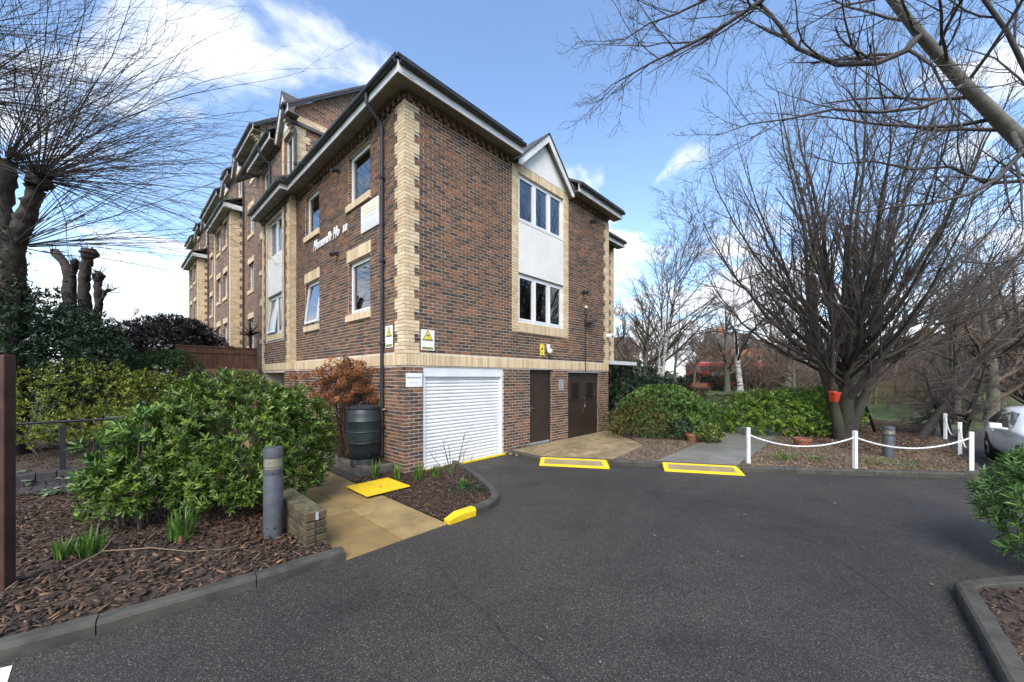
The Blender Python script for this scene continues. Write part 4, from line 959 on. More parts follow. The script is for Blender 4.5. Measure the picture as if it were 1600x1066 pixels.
# ---- wooden post at the left edge --------------------------------
o = MB().box(-0.06, 0.06, -0.05, 0.05, -0.1, 2.08).build('wooden_post', 'post_brown', None, (-4.52, 3.30, 0.07), (0, 0, 0.2), bevel=0.008)
tag(o, 'tall reddish brown square timber post at the left edge of the picture', 'post')

# ================================================================== objects on the wall
def wall_thing(name, label, cat, F, u, z, d=0.004, group=None):
    if F[0] == 'A': p = L2W(u, F[1]-d, z); a = TH
    else: p = L2W(F[1]-d, u, z); a = TH-R(90)
    return thing(name, label, cat, p, a, group)
def cctv(label, F, u, z, w, h):
    s = wall_thing('cctv_sign', label, 'sign', F, u, z, 0.018, 'white camera warning signs')
    MB().box(-w/2, w/2, -0.004, 0.0, -h/2, h/2).build('plate', 'sign_white', s)
    c = h*0.20; a = w*0.40
    def tri(sc, y0, y1, mat, nm): m = MB(); m.prism([(-a*sc, y0, c-a*0.75*sc), (a*sc, y0, c-a*0.75*sc), (0, y0, c+a*0.98*sc)], (0, y1-y0, 0)); m.build(nm, mat, s)
    tri(1.0, -0.0045, -0.0055, 'sign_black', 'triangle_border'); tri(0.80, -0.006, -0.0068, 'sign_yellow', 'triangle')
    m = MB(); q = a*0.30
    m.poly([(-q, -0.0072, c+q*0.1), (q*0.7, -0.0072, c+q*0.75), (q*0.9, -0.0072, c+q*0.25), (-q*0.7, -0.0072, c-q*0.45)], [(0, 1, 2, 3)]).poly([(q*0.2, -0.0072, c-q*0.1), (q*1.1, -0.0072, c-q*0.6), (q*1.0, -0.0072, c-q*0.8), (q*0.1, -0.0072, c-q*0.4)], [(0, 1, 2, 3)]); m.build('camera_symbol', 'sign_black', s)
    mk('lettering', text_mesh('CCTV', h*0.10, 0.0004, bold=0.001), 'sign_black', s, (0, -0.0074, c-a*0.58))
    MB().box(-w*0.43, w*0.43, -0.0052, -0.0045, -h*0.46, -h*0.34).build('text_panel', 'sign_green', s)
    m = MB(); q = random.Random(1)
    for r_ in range(3):
        x = -w*0.38
        while x < w*0.36:
            l = q.uniform(0.01, 0.035); m.box(x, min(x+l, w*0.38), -0.0058, -0.0054, -h*0.44+r_*h*0.032, -h*0.44+r_*h*0.032+h*0.018); x += l+0.008
    m.build('small_print', 'sign_black', s)
cctv('white camera warning sign with yellow triangle, right of the building corner', FA, 0.53, 2.73, 0.33, 0.43)
cctv('white camera warning sign with yellow triangle, left of the corner beside the downpipe', FB, 0.57, 2.80, 0.31, 0.46)
s = wall_thing('entrance_sign', 'white main entrance sign with an arrow beside the roller shutter', 'sign', FA, 0.215, 1.90, 0.006)
MB().box(-0.19, 0.19, -0.004, 0.0, -0.14, 0.14).build('plate', 'sign_white', s)
mk('lettering', text_mesh('MAIN ENTRANCE', 0.043, 0.0004, bold=0.0009), 'sign_black', s, (0, -0.0046, 0.045))
m = MB(); m.poly([(-0.085, -0.005, -0.055), (-0.055, -0.005, -0.030), (-0.055, -0.005, -0.045), (-0.045, -0.005, -0.045), (-0.045, -0.005, -0.065), (-0.055, -0.005, -0.065), (-0.055, -0.005, -0.080)], [(0, 1, 2, 3, 4, 5, 6)]); m.box(-0.03, 0.085, -0.0052, -0.0046, -0.060, -0.050); m.build('arrow', 'sign_grey', s)
s = wall_thing('notice', 'small yellow camera notice on the wall above the single brown door', 'sign', FA, 4.36, 2.74, 0.004)
MB().box(-0.10, 0.10, -0.004, 0.0, -0.16, 0.16).build('plate', 'sign_yellow', s)
m = MB(); m.poly([(-0.05, -0.0048, 0.01), (0.03, -0.0048, 0.06), (0.05, -0.0048, 0.02), (-0.03, -0.0048, -0.02)], [(0, 1, 2, 3)]); m.box(-0.04, 0.01, -0.0050, -0.0046, -0.10, -0.08); m.build('camera_symbol', 'sign_black', s)
s = wall_thing('security_camera', 'white box camera beside the yellow notice above the single door', 'camera', FA, 4.62, 2.80, 0.004)
MB().box(-0.06, 0.06, -0.05, 0.0, -0.02, 0.11).build('junction_box', 'sign_white', s, bevel=0.01)
m = MB(); m.lathe([(0.0, -0.17), (0.05, -0.155), (0.078, -0.11), (0.08, -0.06), (0.07, -0.03), (0.0, -0.028)], 16, 0, -0.075, cap=False); m.build('dome', 'sign_white', s, sm=True)
MB().tube([(0.0, -0.02, -0.15), (0.03, -0.012, -0.22), (0.08, -0.012, -0.28), (0.30, -0.012, -0.30)], 0.008, 6).build('cable', 'black_plastic', s)
s = wall_thing('security_camera', 'white dome camera on the buff quoin at the right end of the wall', 'camera', FA, 8.04, 3.42, 0.016)
MB().tube([(0, 0, 0), (0, -0.05, 0)], 0.07, 16).build('base', 'sign_white', s)
MB().lathe([(0.0, -0.09), (0.05, -0.075), (0.08, -0.03), (0.085, 0.02), (0.06, 0.07), (0.0, 0.085)], 16, 0.03, -0.10, cap=False).build('dome', 'sign_white', s, sm=True)
MB().tube([(0.07, -0.16, -0.01), (0.09, -0.19, -0.015)], 0.035, 12).build('lens', 'sign_black', s)
s = wall_thing('wall_lamp', 'black wall lamp on a long black cable above the double brown doors', 'lamp', FA, 6.62, 3.72, 0.006)
MB().tube([(0, -0.015, -1.55), (0, -0.015, 0.0)], 0.018, 8).build('conduit', 'black_plastic', s)
MB().box(-0.06, 0.06, -0.07, 0.0, -0.07, 0.12).build('bracket', 'black_plastic', s, bevel=0.01)
m = MB(); m.prism([(-0.02, -0.06, 0.0), (0.16, -0.06, -0.02), (0.42, -0.06, 0.10), (0.40, -0.06, 0.13), (0.16, -0.06, 0.10)], (0, -0.14, 0)); m.build('lamp_head', 'black_plastic', s)
MB().tube([(0, -0.03, 0.12), (0.01, -0.03, 0.5)], 0.025, 8).tube([(0.0, -0.05, 0.28), (0.05, -0.05, 0.36)], 0.04, 8).build('sensor_arm', 'black_plastic', s)
MB().lathe([(0.0, 0.49), (0.045, 0.50), (0.05, 0.54), (0.03, 0.57), (0.0, 0.575)], 12, 0.01, -0.03, cap=False).build('sensor', 'sign_white', s, sm=True)
for (F, u, z, lab) in ((FB, 3.15, 7.22, 'small black spotlight under the left eaves between the two top windows'), (FB, 3.20, 5.12, 'small black spotlight low on the left wall below the white lettering'), (FA, 6.95, 7.15, 'small black spotlight under the right eaves'), (FA, 6.45, 4.72, 'small black spotlight halfway up the wall above the double doors')):
    s = wall_thing('spotlight', lab, 'spotlight', F, u, z)
    MB().box(-0.04, 0.04, -0.05, 0.0, -0.05, 0.05).build('mount', 'black_plastic', s, bevel=0.006)
    MB().tube([(0, -0.05, 0.02), (0, -0.19, -0.06)], [0.045, 0.06], 12).build('lamp_head', 'black_plastic', s)
s = wall_thing('name_plaque', 'pale cream and grey name plaque under the top left window', 'plaque', FB, 1.43, 5.58, 0.006)
MB().box(-0.41, 0.41, -0.025, 0.0, -0.31, 0.31).build('plate', 'sign_white', s)
MB().box(-0.38, 0.38, -0.029, -0.0255, 0.06, 0.28).build('cream_panel', 'plaque_cream', s)
MB().box(-0.38, 0.38, -0.029, -0.0255, -0.28, -0.10).build('grey_panel', 'plaque_grey', s)
m = MB(); q = random.Random(9)
for (z, h) in ((0.14, 0.06), (-0.02, 0.05), (-0.17, 0.04), (-0.23, 0.03)):
    x = -0.30
    while x < 0.27:
        l = q.uniform(0.02, 0.07); m.box(x, x+l, -0.0305, -0.0295, z, z+h*q.uniform(0.6, 1)); x += l+0.02
m.build('faint_lettering', 'plaque_grey', s)['kind'] = 'stuff'
s = wall_thing('name_lettering', 'white raised house name lettering on the left wall, one letter missing', 'lettering', FB, 3.75, 5.68, 0.02)
x = -1.10
for word, adv in (('Homewalk', 1.36), ('Ho', 0.62), ('se', 0.3)):
    for ch in word:
        me = text_mesh(ch, 0.36 if ch.islower() else 0.42, 0.012, 0.25, 0.008, align='LEFT'); me.transform(Matrix.Diagonal((0.68, 1, 1, 1))); w = max(v.co.x for v in me.vertices)
        mk('letter', me, 'sign_white', s, (x, 0, 0)); x += w*0.92+0.012
    x += {'Homewalk': 0.11, 'Ho': 0.22, 'se': 0}[word]
print('LETTER_END', x)
# ================================================================== free-standing objects
wb = thing('water_butt', 'dark green ribbed plastic water butt standing against the left brick wall', 'water butt', L2W(-0.385, 0.94, 0.15), TH)
MB().lathe([(0.24, 0.0), (0.27, 0.02), (0.26, 0.10), (0.25, 0.14)], 24).build('stand', 'black_plastic', wb, sm=True)
MB().lathe([(0.245, 0.14), (0.28, 0.17), (0.318, 0.35), (0.335, 0.46), (0.343, 0.468), (0.345, 0.478), (0.337, 0.488), (0.345, 0.68), (0.352, 0.688), (0.354, 0.70), (0.346, 0.71), (0.345, 0.90), (0.351, 0.908), (0.352, 0.918), (0.343, 0.928), (0.335, 1.04), (0.31, 1.13), (0.29, 1.16), (0.27, 1.165)], 36).build('barrel', 'butt_green', wb, sm=True)
MB().lathe([(0.30, 1.155), (0.315, 1.165), (0.315, 1.195), (0.29, 1.21), (0.20, 1.225), (0.12, 1.245), (0.0, 1.25)], 32, cap=False).build('lid', 'black_plastic', wb, sm=True)
MB().tube([(-0.10, 0, 1.235), (-0.06, 0, 1.29), (0.06, 0, 1.29), (0.10, 0, 1.235)], 0.018, 8).build('lid_handle', 'black_plastic', wb, sm=True)
MB().tube([(-0.05, -0.31, 0.24), (-0.06, -0.37, 0.24), (-0.06, -0.37, 0.20)], 0.014, 8).build('tap', 'black_plastic', wb)
MB().tube([(0.30, -0.22, 1.12), (0.36, -0.26, 1.13)], 0.03, 8).build('diverter', 'black_plastic', wb)
def bollard(label, loc, h, r):
    b = thing('bollard_light', label, 'bollard light', loc, 0.3, 'grey bollard lights')
    k = h/1.05
    MB().lathe([(r*1.0, -0.05), (r, 0.72*k), (r*0.985, 0.725*k), (r*0.985, 0.735*k), (r, 0.74*k), (r, 0.80*k)], 28).build('post', 'bollard_grey', b, sm=True)
    MB().lathe([(r*0.94, 0.80*k), (r*0.94, 0.83*k), (r*0.97, 0.835*k), (r*0.94, 0.845*k), (r*0.97, 0.86*k), (r*0.94, 0.87*k), (r*0.97, 0.885*k), (r*0.94, 0.90*k), (r*0.94, 0.93*k)], 28).build('lens', 'lens_clear', b, sm=True)
    MB().lathe([(r, 0.93*k), (r*1.01, 0.94*k), (r*1.01, 1.02*k), (r*0.96, 1.045*k), (r*0.6, 1.05*k), (0.0, 1.051*k)], 28, cap=False).build('cap', 'bollard_grey', b, sm=True)
    for a, z in ((-1.35, 0.76), (-1.9, 0.12), (-1.2, 0.12)): MB().tube([(r*math.cos(a)*0.97, r*math.sin(a)*0.97, z*k), (r*math.cos(a)*1.03, r*math.sin(a)*1.03, z*k)], 0.010, 8).build('screw', 'black_metal', b)
bollard('tall grey bollard light with a clear lens in front of the big green shrub', (-2.82, 4.40, 0.08), 1.05, 0.102)
bollard('shorter grey bollard light standing in wood chips behind the white rope', (8.78, 8.68, 0.09), 0.72, 0.108)
pp = [gp(1169, 728, 0.05), gp(1336, 734, 0.09), gp(1477, 692, 0.0), gp(1500, 711, 0.09), gp(1518, 737, 0.09)]
plab = ['white square post at the left end of the rope beside the grey path', 'white square post in front of the big bare tree', 'white square post farthest from the car park kerb, near the white car', 'white square post between two others beside the white car', 'white square post at the kerb corner nearest the white car']
post = MB(); post.box(-0.032, 0.032, -0.032, 0.032, -0.08, 0.79)
for i, p in enumerate(pp):
    o = post.build('rope_post', 'post_white', None, (p[0], p[1], 0.085), (0, 0, 0.2*i), bevel=0.006); tag(o, plab[i], 'post', 'white rope posts')
def rope(a, b, sag, label):
    a, b = Vector(a), Vector(b); m = MB(); n = 60; L = (b-a).length; side = Vector((b.y-a.y, a.x-b.x, 0)).normalized()
    for s in range(3):
        pts = []
        for k in range(n+1):
            t = k/n; p = a.lerp(b, t); p.z -= sag*4*t*(1-t); ph = t*L*26+s*2.094
            pts.append(p+Vector((0, 0, 1))*0.0085*math.sin(ph)+side*0.0085*math.cos(ph))
        m.tube(pts, 0.0095, 5)
    o = m.build('rope', 'rope_white', None, sm=True); tag(o, label, 'rope', 'white ropes slung between posts')
tp_ = lambda i, z=0.70: (pp[i][0], pp[i][1], z+0.085)
rope(tp_(0, 0.64), tp_(1, 0.66), 0.22, 'white rope slung from the path post to the post before the tree')
rope(tp_(1, 0.66), tp_(4, 0.68), 0.22, 'white rope sagging from the post before the tree to the kerb corner post')
rope(tp_(4, 0.62), tp_(3, 0.66), 0.30, 'short white rope between the kerb corner post and the middle post')
rope(tp_(3, 0.66), tp_(2, 0.66), 0.34, 'short white rope between the middle post and the farthest post')
def pot(label, loc, r, h):
    p = thing('terracotta_pot', label, 'plant pot', loc, 0, 'terracotta pots')
    MB().lathe([(r*0.68, 0.0), (r*0.70, 0.005), (r*0.92, h*0.72), (r*1.0, h*0.73), (r*1.0, h*0.98), (r*0.97, h), (r*0.90, h), (r*0.88, h*0.86), (0, h*0.86)], 28, cap=False).build('bowl', 'terracotta', p, sm=True)
    MB().lathe([(r*0.88, h*0.87), (0, h*0.885)], 20, cap=False).build('soil', 'soil', p); return p
P1 = gp(1082, 690, 0.09); P2_ = gp(1129, 669, 0.09); P3 = gp(1253, 699, 0.09)
pot('wide terracotta pot at the foot of the rounded green shrub', P1, 0.19, 0.24)
pot('tall terracotta pot standing at the far bend of the garden path', P2_, 0.235, 0.34)
pt3 = pot('low terracotta pot holding a bare twig behind the white rope', P3, 0.205, 0.25)
# ================================================================== vegetation helpers
def unitv(a): return a/np.maximum(np.linalg.norm(a, axis=-1, keepdims=True), 1e-9)
LEAF2 = (np.array([(0, 0, 0), (0.5, 0.5, 0.0), (1, 0, 0), (0.5, -0.5, 0.0), (0.5, 0, -0.16)]), np.array([(0, 4, 2, 1), (0, 3, 2, 4)]))
LEAF4 = (np.array([(0, 0, 0), (0.28, 0.36, 0.03), (0.62, 0.46, 0.02), (1, 0, -0.10), (0.62, -0.46, 0.02), (0.28, -0.36, 0.03), (0.30, 0, -0.09), (0.62, 0, -0.10)]),
         np.array([(0, 6, 1, 1), (6, 7, 2, 1), (7, 3, 2, 2), (0, 5, 6, 6), (5, 4, 7, 6), (4, 3, 7, 7)]))
LEAF4 = (LEAF4[0], np.array([(0, 6, 7, 1), (1, 7, 3, 2), (0, 5, 7, 6), (5, 4, 3, 7)]))
BLADE = (np.array([(0, 0.5, 0), (0, -0.5, 0), (0.4, 0.42, 0.02), (0.4, -0.42, 0.02), (0.75, 0.3, -0.02), (0.75, -0.3, -0.02), (1, 0.05, -0.12), (1, -0.05, -0.12)]), np.array([(0, 1, 3, 2), (2, 3, 5, 4), (4, 5, 7, 6)]))
def leaves(pos, d, up, L, W, shape):
    """pos, d, up (k,3); L, W (k,)"""
    S, Q = shape; k = len(pos)
    d = unitv(d); s = unitv(np.cross(up, d)); n = np.cross(d, s)
    V = pos[:, None]+S[None, :, 0, None]*d[:, None]*L[:, None, None]+S[None, :, 1, None]*s[:, None]*W[:, None, None]+S[None, :, 2, None]*n[:, None]*L[:, None, None]
    F = (np.arange(k)[:, None, None]*len(S)+Q[None]).reshape(-1, 4)
    return V.reshape(-1, 3), F, len(Q)
def sph(g, n):
    return unitv(g.normal(size=(n, 3)))
def lumpy(g, nb=7):
    D = sph(g, nb); A = g.uniform(0.05, 0.16, nb); K = g.uniform(2, 6, nb)
    return lambda u: 1+sum(a*np.exp(k*(u@d-1)) for a, k, d in zip(A, K, D))-0.05
def shrub(name, label, cat, blobs, n, mat, leaf=(0.05, 0.085), ratio=0.36, per=8, shape=LEAF4, seed=0, base_z=0.08, stems=10, fill=0.35, tilt=(0.5, 1.15), group=None, stem_mat='twig_bark', low=-0.55, shell=(0.80, 1.04), bright=None, updir=0.45, sprigs=0):
    """blobs: (cx, cy, cz, rx, ry, rz) in world units; whorls of leaves on and inside them"""
    g = np.random.default_rng(seed)
    B = np.array(blobs, float); c0 = B[:, :3].mean(0); root = thing(name, label, cat, (c0[0], c0[1], base_z), 0, group)
    org = np.array([c0[0], c0[1], base_z])
    area = B[:, 3]*B[:, 4]+B[:, 3]*B[:, 5]+B[:, 4]*B[:, 5]; cnt = np.maximum(1, (n*area/area.sum()).astype(int))
    pos, nr = [], []
    for b, c in zip(B, cnt):
        u = sph(g, c*2); u = u[u[:, 2] > low][:c]; f = lumpy(g, 9)(u)
        inner = g.random(len(u)) < fill
        r = np.where(inner, g.uniform(0.45, shell[0], len(u)), g.uniform(shell[0], shell[1], len(u)))*f
        p = b[:3]+u*b[3:]*r[:, None]
        keep = p[:, 2] > base_z+0.02
        for o in B:                                        # drop whorls deep inside another blob
            if o is b: continue
            q = ((p-o[:3])/o[3:]); keep &= ~((q**2).sum(1) < 0.45)
        pos.append(p[keep]); nr.append(unitv(u/b[3:]*b[3:].mean())[keep])
    pos, nr = np.vstack(pos), np.vstack(nr); k = len(pos)
    ax = unitv(nr*(1-updir)+np.array([0, 0, updir])+g.normal(0, 0.28, (k, 3)))
    P = np.repeat(pos, per, 0); A = np.repeat(ax, per, 0); m = len(P)
    ref = unitv(np.cross(A, np.array([0.31, 0.52, 0.79]))); ref2 = np.cross(A, ref)
    th = np.tile(np.arange(per)*2.39996, k)+np.repeat(g.uniform(0, 6.28, k), per)
    ti = g.uniform(*tilt, m)
    d = A*np.cos(ti)[:, None]+(ref*np.cos(th)[:, None]+ref2*np.sin(th)[:, None])*np.sin(ti)[:, None]
    P = P-A*(np.tile(np.linspace(0.0, 1.0, per), k)*leaf[1]*0.7)[:, None]
    L = g.uniform(*leaf, m)*np.repeat(g.uniform(0.6, 1.3, k), per)*np.tile(np.linspace(0.75, 1.1, per), k); W = L*ratio*g.uniform(0.8, 1.2, m)
    V, F, q = leaves(P, d, A, L, W, shape)
    rv = np.clip(np.repeat(g.beta(2, 2.6, k), per)*0.75+g.normal(0, 0.10, m)+0.12*np.tile(np.linspace(1, -1, per), k), 0, 1)
    mk('foliage', np_mesh(name, V-org, F, np.repeat(rv, q)), mat, root)
    if stems:
        m_ = MB()
        for i in range(stems):
            b = blobs[i % len(blobs)]; a = g.uniform(0, 6.28); r0 = g.uniform(0, 0.25)
            e = np.array([b[0]+b[3]*0.7*math.cos(a)*g.uniform(0.2, 1), b[1]+b[4]*0.7*math.sin(a)*g.uniform(0.2, 1), b[2]+b[5]*0.5*g.uniform(-0.2, 1)])-org
            s0 = np.array([(b[0]-org[0])*0.6+r0*math.cos(a), (b[1]-org[1])*0.6+r0*math.sin(a), -0.03]); mid = (s0+e)/2+np.array([0, 0, 0.1])+g.normal(0, 0.04, 3)
            m_.tube([s0, mid, e], [0.016, 0.011, 0.005], 5, cap=False)
        m_.build('stems', stem_mat, root)
    return root
# ---- polyline branches, grown level by level ----------------------
def tubes(P, Rd, sides):
    k, m, _ = P.shape
    T = np.empty_like(P); T[:, 1:-1] = P[:, 2:]-P[:, :-2]; T[:, 0] = P[:, 1]-P[:, 0]; T[:, -1] = P[:, -1]-P[:, -2]; T = unitv(T)
    ref = np.where(np.abs(T[:, :1, 2:3]) < 0.9, np.array([0, 0, 1.0]), np.array([1.0, 0, 0])); ref = np.broadcast_to(ref, T.shape)
    a = unitv(np.cross(T, ref)); b = np.cross(T, a)
    th = np.arange(sides)*2*np.pi/sides
    V = P[:, :, None]+Rd[:, :, None, None]*(a[:, :, None]*np.cos(th)[None, None, :, None]+b[:, :, None]*np.sin(th)[None, None, :, None])
    idx = np.arange(k*m*sides).reshape(k, m, sides); nx_ = np.roll(idx, -1, 2)
    F = np.stack([idx[:, :-1], nx_[:, :-1], nx_[:, 1:], idx[:, 1:]], -1).reshape(-1, 4)
    return V.reshape(-1, 3), F
def join(parts):
    V, F, o = [], [], 0
    for v, f in parts: V.append(v); F.append(f+o); o += len(v)
    return np.vstack(V), np.vstack(F)
def walk(g, p, d, L, m, wander, up, zmin=None):
    k = len(p); P = np.zeros((k, m+1, 3)); P[:, 0] = p; d = unitv(d)
    for i in range(m):
        d = d+g.normal(0, wander, (k, 3)); d[:, 2] += up; d = unitv(d); P[:, i+1] = P[:, i]+d*(L/m)[:, None]
    return P
def sprout(g, P, Rd, c, t0, t1, ang, ratio, fall, rr_, m, wander, up, tip=0.35, minr=0.0, jit=0.3, absL=None, upbias=0.0):
    k, n, _ = P.shape; n -= 1
    Lp = np.linalg.norm(np.diff(P, axis=1), axis=2).sum(1)
    t = (np.linspace(t0, t1, c)[None]+g.uniform(-0.5, 0.5, (k, c))*(t1-t0)/c).clip(0.02, 0.98)
    f = t*n; i = np.minimum(f.astype(int), n-1); w = (f-i)[..., None]; r = np.arange(k)[:, None]
    p = P[r, i]*(1-w)+P[r, i+1]*w; tg = unitv(P[r, i+1]-P[r, i]); rd = Rd[r, i]*(1-w[..., 0])+Rd[r, i+1]*w[..., 0]
    az = sph(g, k*c).reshape(k, c, 3); az[..., 2] += upbias; pe = unitv(az-(az*tg).sum(-1, keepdims=True)*tg)
    a = np.radians(ang)*g.uniform(0.65, 1.35, (k, c))[..., None]
    d = tg*np.cos(a)+pe*np.sin(a)
    L = (Lp[:, None]*ratio if absL is None else absL)*(1-fall*t)*g.uniform(1-jit, 1+jit, (k, c))
    Q = walk(g, p.reshape(-1, 3), d.reshape(-1, 3), L.ravel(), m, wander, up)
    r0 = np.maximum(rd.ravel()*rr_, minr); s = np.linspace(1, tip, m+1)
    return Q, r0[:, None]*s[None]
def tree_mesh(name, levels, mats_sides):
    return np_mesh(name, *join([tubes(P, Rd, s) for (P, Rd), s in zip(levels, mats_sides)]), sm=True)
def add_tree(name, label, loc, trunk, crown, tmat, cmat, group=None, rot=0.0, cat='tree'):
    root = thing(name, label, cat, loc, rot, group)
    V, F = join([tubes(P, Rd, s) for P, Rd, s in trunk]); mk('trunk', np_mesh('trunk', V, F, sm=True), tmat, root)
    V, F = join([tubes(P, Rd, s) for P, Rd, s in crown]); mk('crown', np_mesh('crown', V, F, sm=True), cmat, root)
    return root
def poly(pts, rad): return np.array([pts], float), np.array([rad], float)
def knobbly(P, Rd, seed, amt=0.16, n=28, sides=18):
    g = np.random.default_rng(seed); P, Rd = P[0], Rd[0]; m = len(P); t = np.linspace(0, m-1, n); i = np.minimum(t.astype(int), m-2); w = (t-i)[:, None]
    Q = P[i]*(1-w)+P[i+1]*w; Q[1:-1] = (Q[:-2]+2*Q[1:-1]+Q[2:])/4+g.normal(0, 0.012, (n-2, 3)); r = Rd[i]*(1-w[:, 0])+Rd[i+1]*w[:, 0]
    V, F = tubes(Q[None], r[None], sides); N = V.reshape(n, sides, 3)-Q[:, None]
    th = np.arange(sides)*2*np.pi/sides; ph = g.uniform(0, 6.28, 5)
    bump = sum(a*np.sin(k*th[None]+p+kz*np.arange(n)[:, None]) for a, k, p, kz in zip((0.5, 0.4, 0.3, 0.3), (2, 3, 5, 7), ph, (0.5, 0.9, 1.5, -1.2)))*amt+g.normal(0, amt*0.35, (n, sides))
    return (Q[:, None]+N*(1+bump[..., None])).reshape(-1, 3), F

# ================================================================== shrubs, left
shrub('broadleaf_shrub', 'big glossy bright green evergreen shrub in the left foreground bed', 'shrub',
      [(-4.00, 5.40, 1.08, 0.98, 0.82, 0.92), (-3.55, 5.80, 0.88, 0.62, 0.65, 0.80), (-4.85, 5.15, 0.82, 0.62, 0.60, 0.74), (-4.80, 4.78, 0.52, 0.50, 0.46, 0.46), (-3.80, 5.02, 0.56, 0.68, 0.46, 0.48), (-3.35, 5.55, 0.50, 0.45, 0.5, 0.45)],
      5200, 'laurel_leaf', (0.055, 0.105), 0.36, 8, LEAF4, 21, 0.08, 26, 0.35)
shrub('large_leaf_sprig', 'taller sprig of large pale green leaves at the left side of the big shrub', 'shrub', [(-4.98, 4.72, 0.80, 0.34, 0.34, 0.52), (-4.62, 4.72, 1.35, 0.25, 0.25, 0.30)], 85, 'oleander_leaf', (0.11, 0.17), 0.34, 7, LEAF4, 27, 0.08, 10, 0.3, shell=(0.7, 1.2))
shrub('low_shrub', 'low green groundcover tuft beside the bare rose', 'plant', [L2W(0.10, -1.75, 0.06)+(0.30, 0.22, 0.10)], 90, 'juniper_leaf', (0.04, 0.07), 0.3, 6, LEAF2, 28, 0.03, 0, 0.2)
def clump(name, label, loc, n, h, spread, mat='grass_blade', w=0.016, seed=0, group=None, droop=0.35, cat='plant'):
    g = np.random.default_rng(seed); a = g.uniform(0, 6.28, n); r = spread*np.sqrt(g.random(n))*0.35
    p = np.stack([r*np.cos(a), r*np.sin(a), np.zeros(n)], 1); L = h*g.uniform(0.65, 1.1, n)
    lean = g.uniform(0.02, droop, n); a2 = a+g.normal(0, 0.6, n)
    P = np.zeros((n, 5, 3)); P[:, 0] = p
    for i in range(4):
        le = lean*(0.5+i*0.6); P[:, i+1] = P[:, i]+np.stack([np.cos(a2)*np.sin(le), np.sin(a2)*np.sin(le), np.cos(le)], 1)*(L/4)[:, None]
    s = np.stack([-np.sin(a2), np.cos(a2), np.zeros(n)], 1)*w*0.5; ww = np.array([0.8, 1, 1, 0.8, 0.15])
    A = P+s[:, None]*ww[None, :, None]; Bq = P-s[:, None]*ww[None, :, None]
    V = np.stack([A, Bq], 2).reshape(-1, 3); b = (np.arange(n)*10)[:, None]+np.arange(4)[None]*2
    F = np.stack([b, b+1, b+3, b+2], -1).reshape(-1, 4)
    o = mk(name, np_mesh(name, V, F, np.repeat(g.random(n), 4)), mat, None, loc); tag(o, label, cat, group); return o
clump('daffodil_clump', 'upright green daffodil leaves in front of the big shrub', (-3.80, 4.28, 0.08), 60, 0.36, 0.32, seed=1, group='daffodil clumps in the bark bed')
clump('daffodil_clump', 'taller of two daffodil leaf clumps left of the big shrub', (-4.42, 3.92, 0.08), 55, 0.30, 0.26, seed=2, group='daffodil clumps in the bark bed')
clump('daffodil_clump', 'shorter leftmost daffodil leaf clump in the bark bed', (-4.62, 3.85, 0.08), 45, 0.22, 0.24, seed=3, group='daffodil clumps in the bark bed')
m = MB(); m.tube([(-4.30, 4.05, 0.25), (-4.2, 3.80, 0.16), (-4.24, 3.55, 0.12), (-4.1, 3.30, 0.10)], [0.004, 0.006, 0.006, 0.003], 5); m.tube([(-4.2, 3.82, 0.17), (-3.85, 3.98, 0.13), (-3.4, 3.92, 0.12), (-2.9, 4.05, 0.10)], [0.006, 0.006, 0.005, 0.002], 5)
tag(m.build('fallen_twig', 'wood_chip', None), 'long thin fallen twig lying across the bark chips', 'twig')
# low leaves on the bark and around the rail post
def pads(name, label, loc, n, spread, size, mat, seed, z=0.02, cat='plant'):
    g = np.random.default_rng(seed); p = np.column_stack([g.normal(0, spread, n), g.normal(0, spread*0.45, n), g.uniform(z, z+0.07, n)])
    a = g.uniform(0, 6.28, n); d = np.stack([np.cos(a), np.sin(a), g.normal(0.05, 0.2, n)], 1); up = np.tile([0, 0, 1.0], (n, 1))+g.normal(0, 0.2, (n, 3))
    V, F, q = leaves(p, d, up, g.uniform(0.7, 1.2, n)*size, g.uniform(0.7, 1.1, n)*size, LEAF4)
    o = mk(name, np_mesh(name, V, F, np.repeat(g.random(n), q)), mat, None, loc); tag(o, label, cat, kind='stuff'); return o
pads('cyclamen_patch', 'patch of pale marbled leaves beside the handrail post', L2W(-4.9, 3.95, 0.17), 160, 0.42, 0.085, 'waterlily_leaf', 5)
pads('cyclamen_patch', 'small patch of pale marbled leaves on the bark in front of the dark wall', L2W(-4.6, 2.75, 0.085), 45, 0.16, 0.085, 'waterlily_leaf', 6)
shrub('juniper', 'low feathery blue green juniper behind the handrail', 'shrub', [(-6.9, 7.3, 0.42, 1.0, 0.7, 0.38), (-6.1, 7.2, 0.40, 0.8, 0.6, 0.35)], 1500, 'juniper_leaf', (0.05, 0.09), 0.14, 9, LEAF2, 22, 0.16, 6, 0.2)
shrub('choisya', 'yellow green bushy shrub behind the handrail on the left', 'shrub', [(-10.2, 8.8, 1.35, 1.6, 1.1, 1.0), (-11.0, 8.5, 0.75, 1.3, 1.0, 0.55), (-8.9, 9.2, 1.2, 1.0, 0.9, 0.95), (-9.4, 8.3, 0.85, 1.2, 0.7, 0.50)], 4200, 'choisya_leaf', (0.055, 0.10), 0.38, 6, LEAF2, 23, 0.16, 12, 0.45)
shrub('evergreen_bush', 'tall dark glossy evergreen bush filling the left background', 'shrub', [(-14.6, 11.2, 2.3, 2.0, 1.3, 2.2), (-13.2, 11.4, 1.9, 1.2, 1.2, 1.8), (-17.0, 10.8, 2.8, 2.0, 1.5, 2.9), (-11.9, 8.5, 2.9, 1.0, 0.75, 1.45), (-10.9, 9.5, 2.3, 1.0, 0.9, 1.35)], 9500, 'evergreen_leaf', (0.08, 0.15), 0.42, 6, LEAF2, 24, 0.0, 16, 0.4)
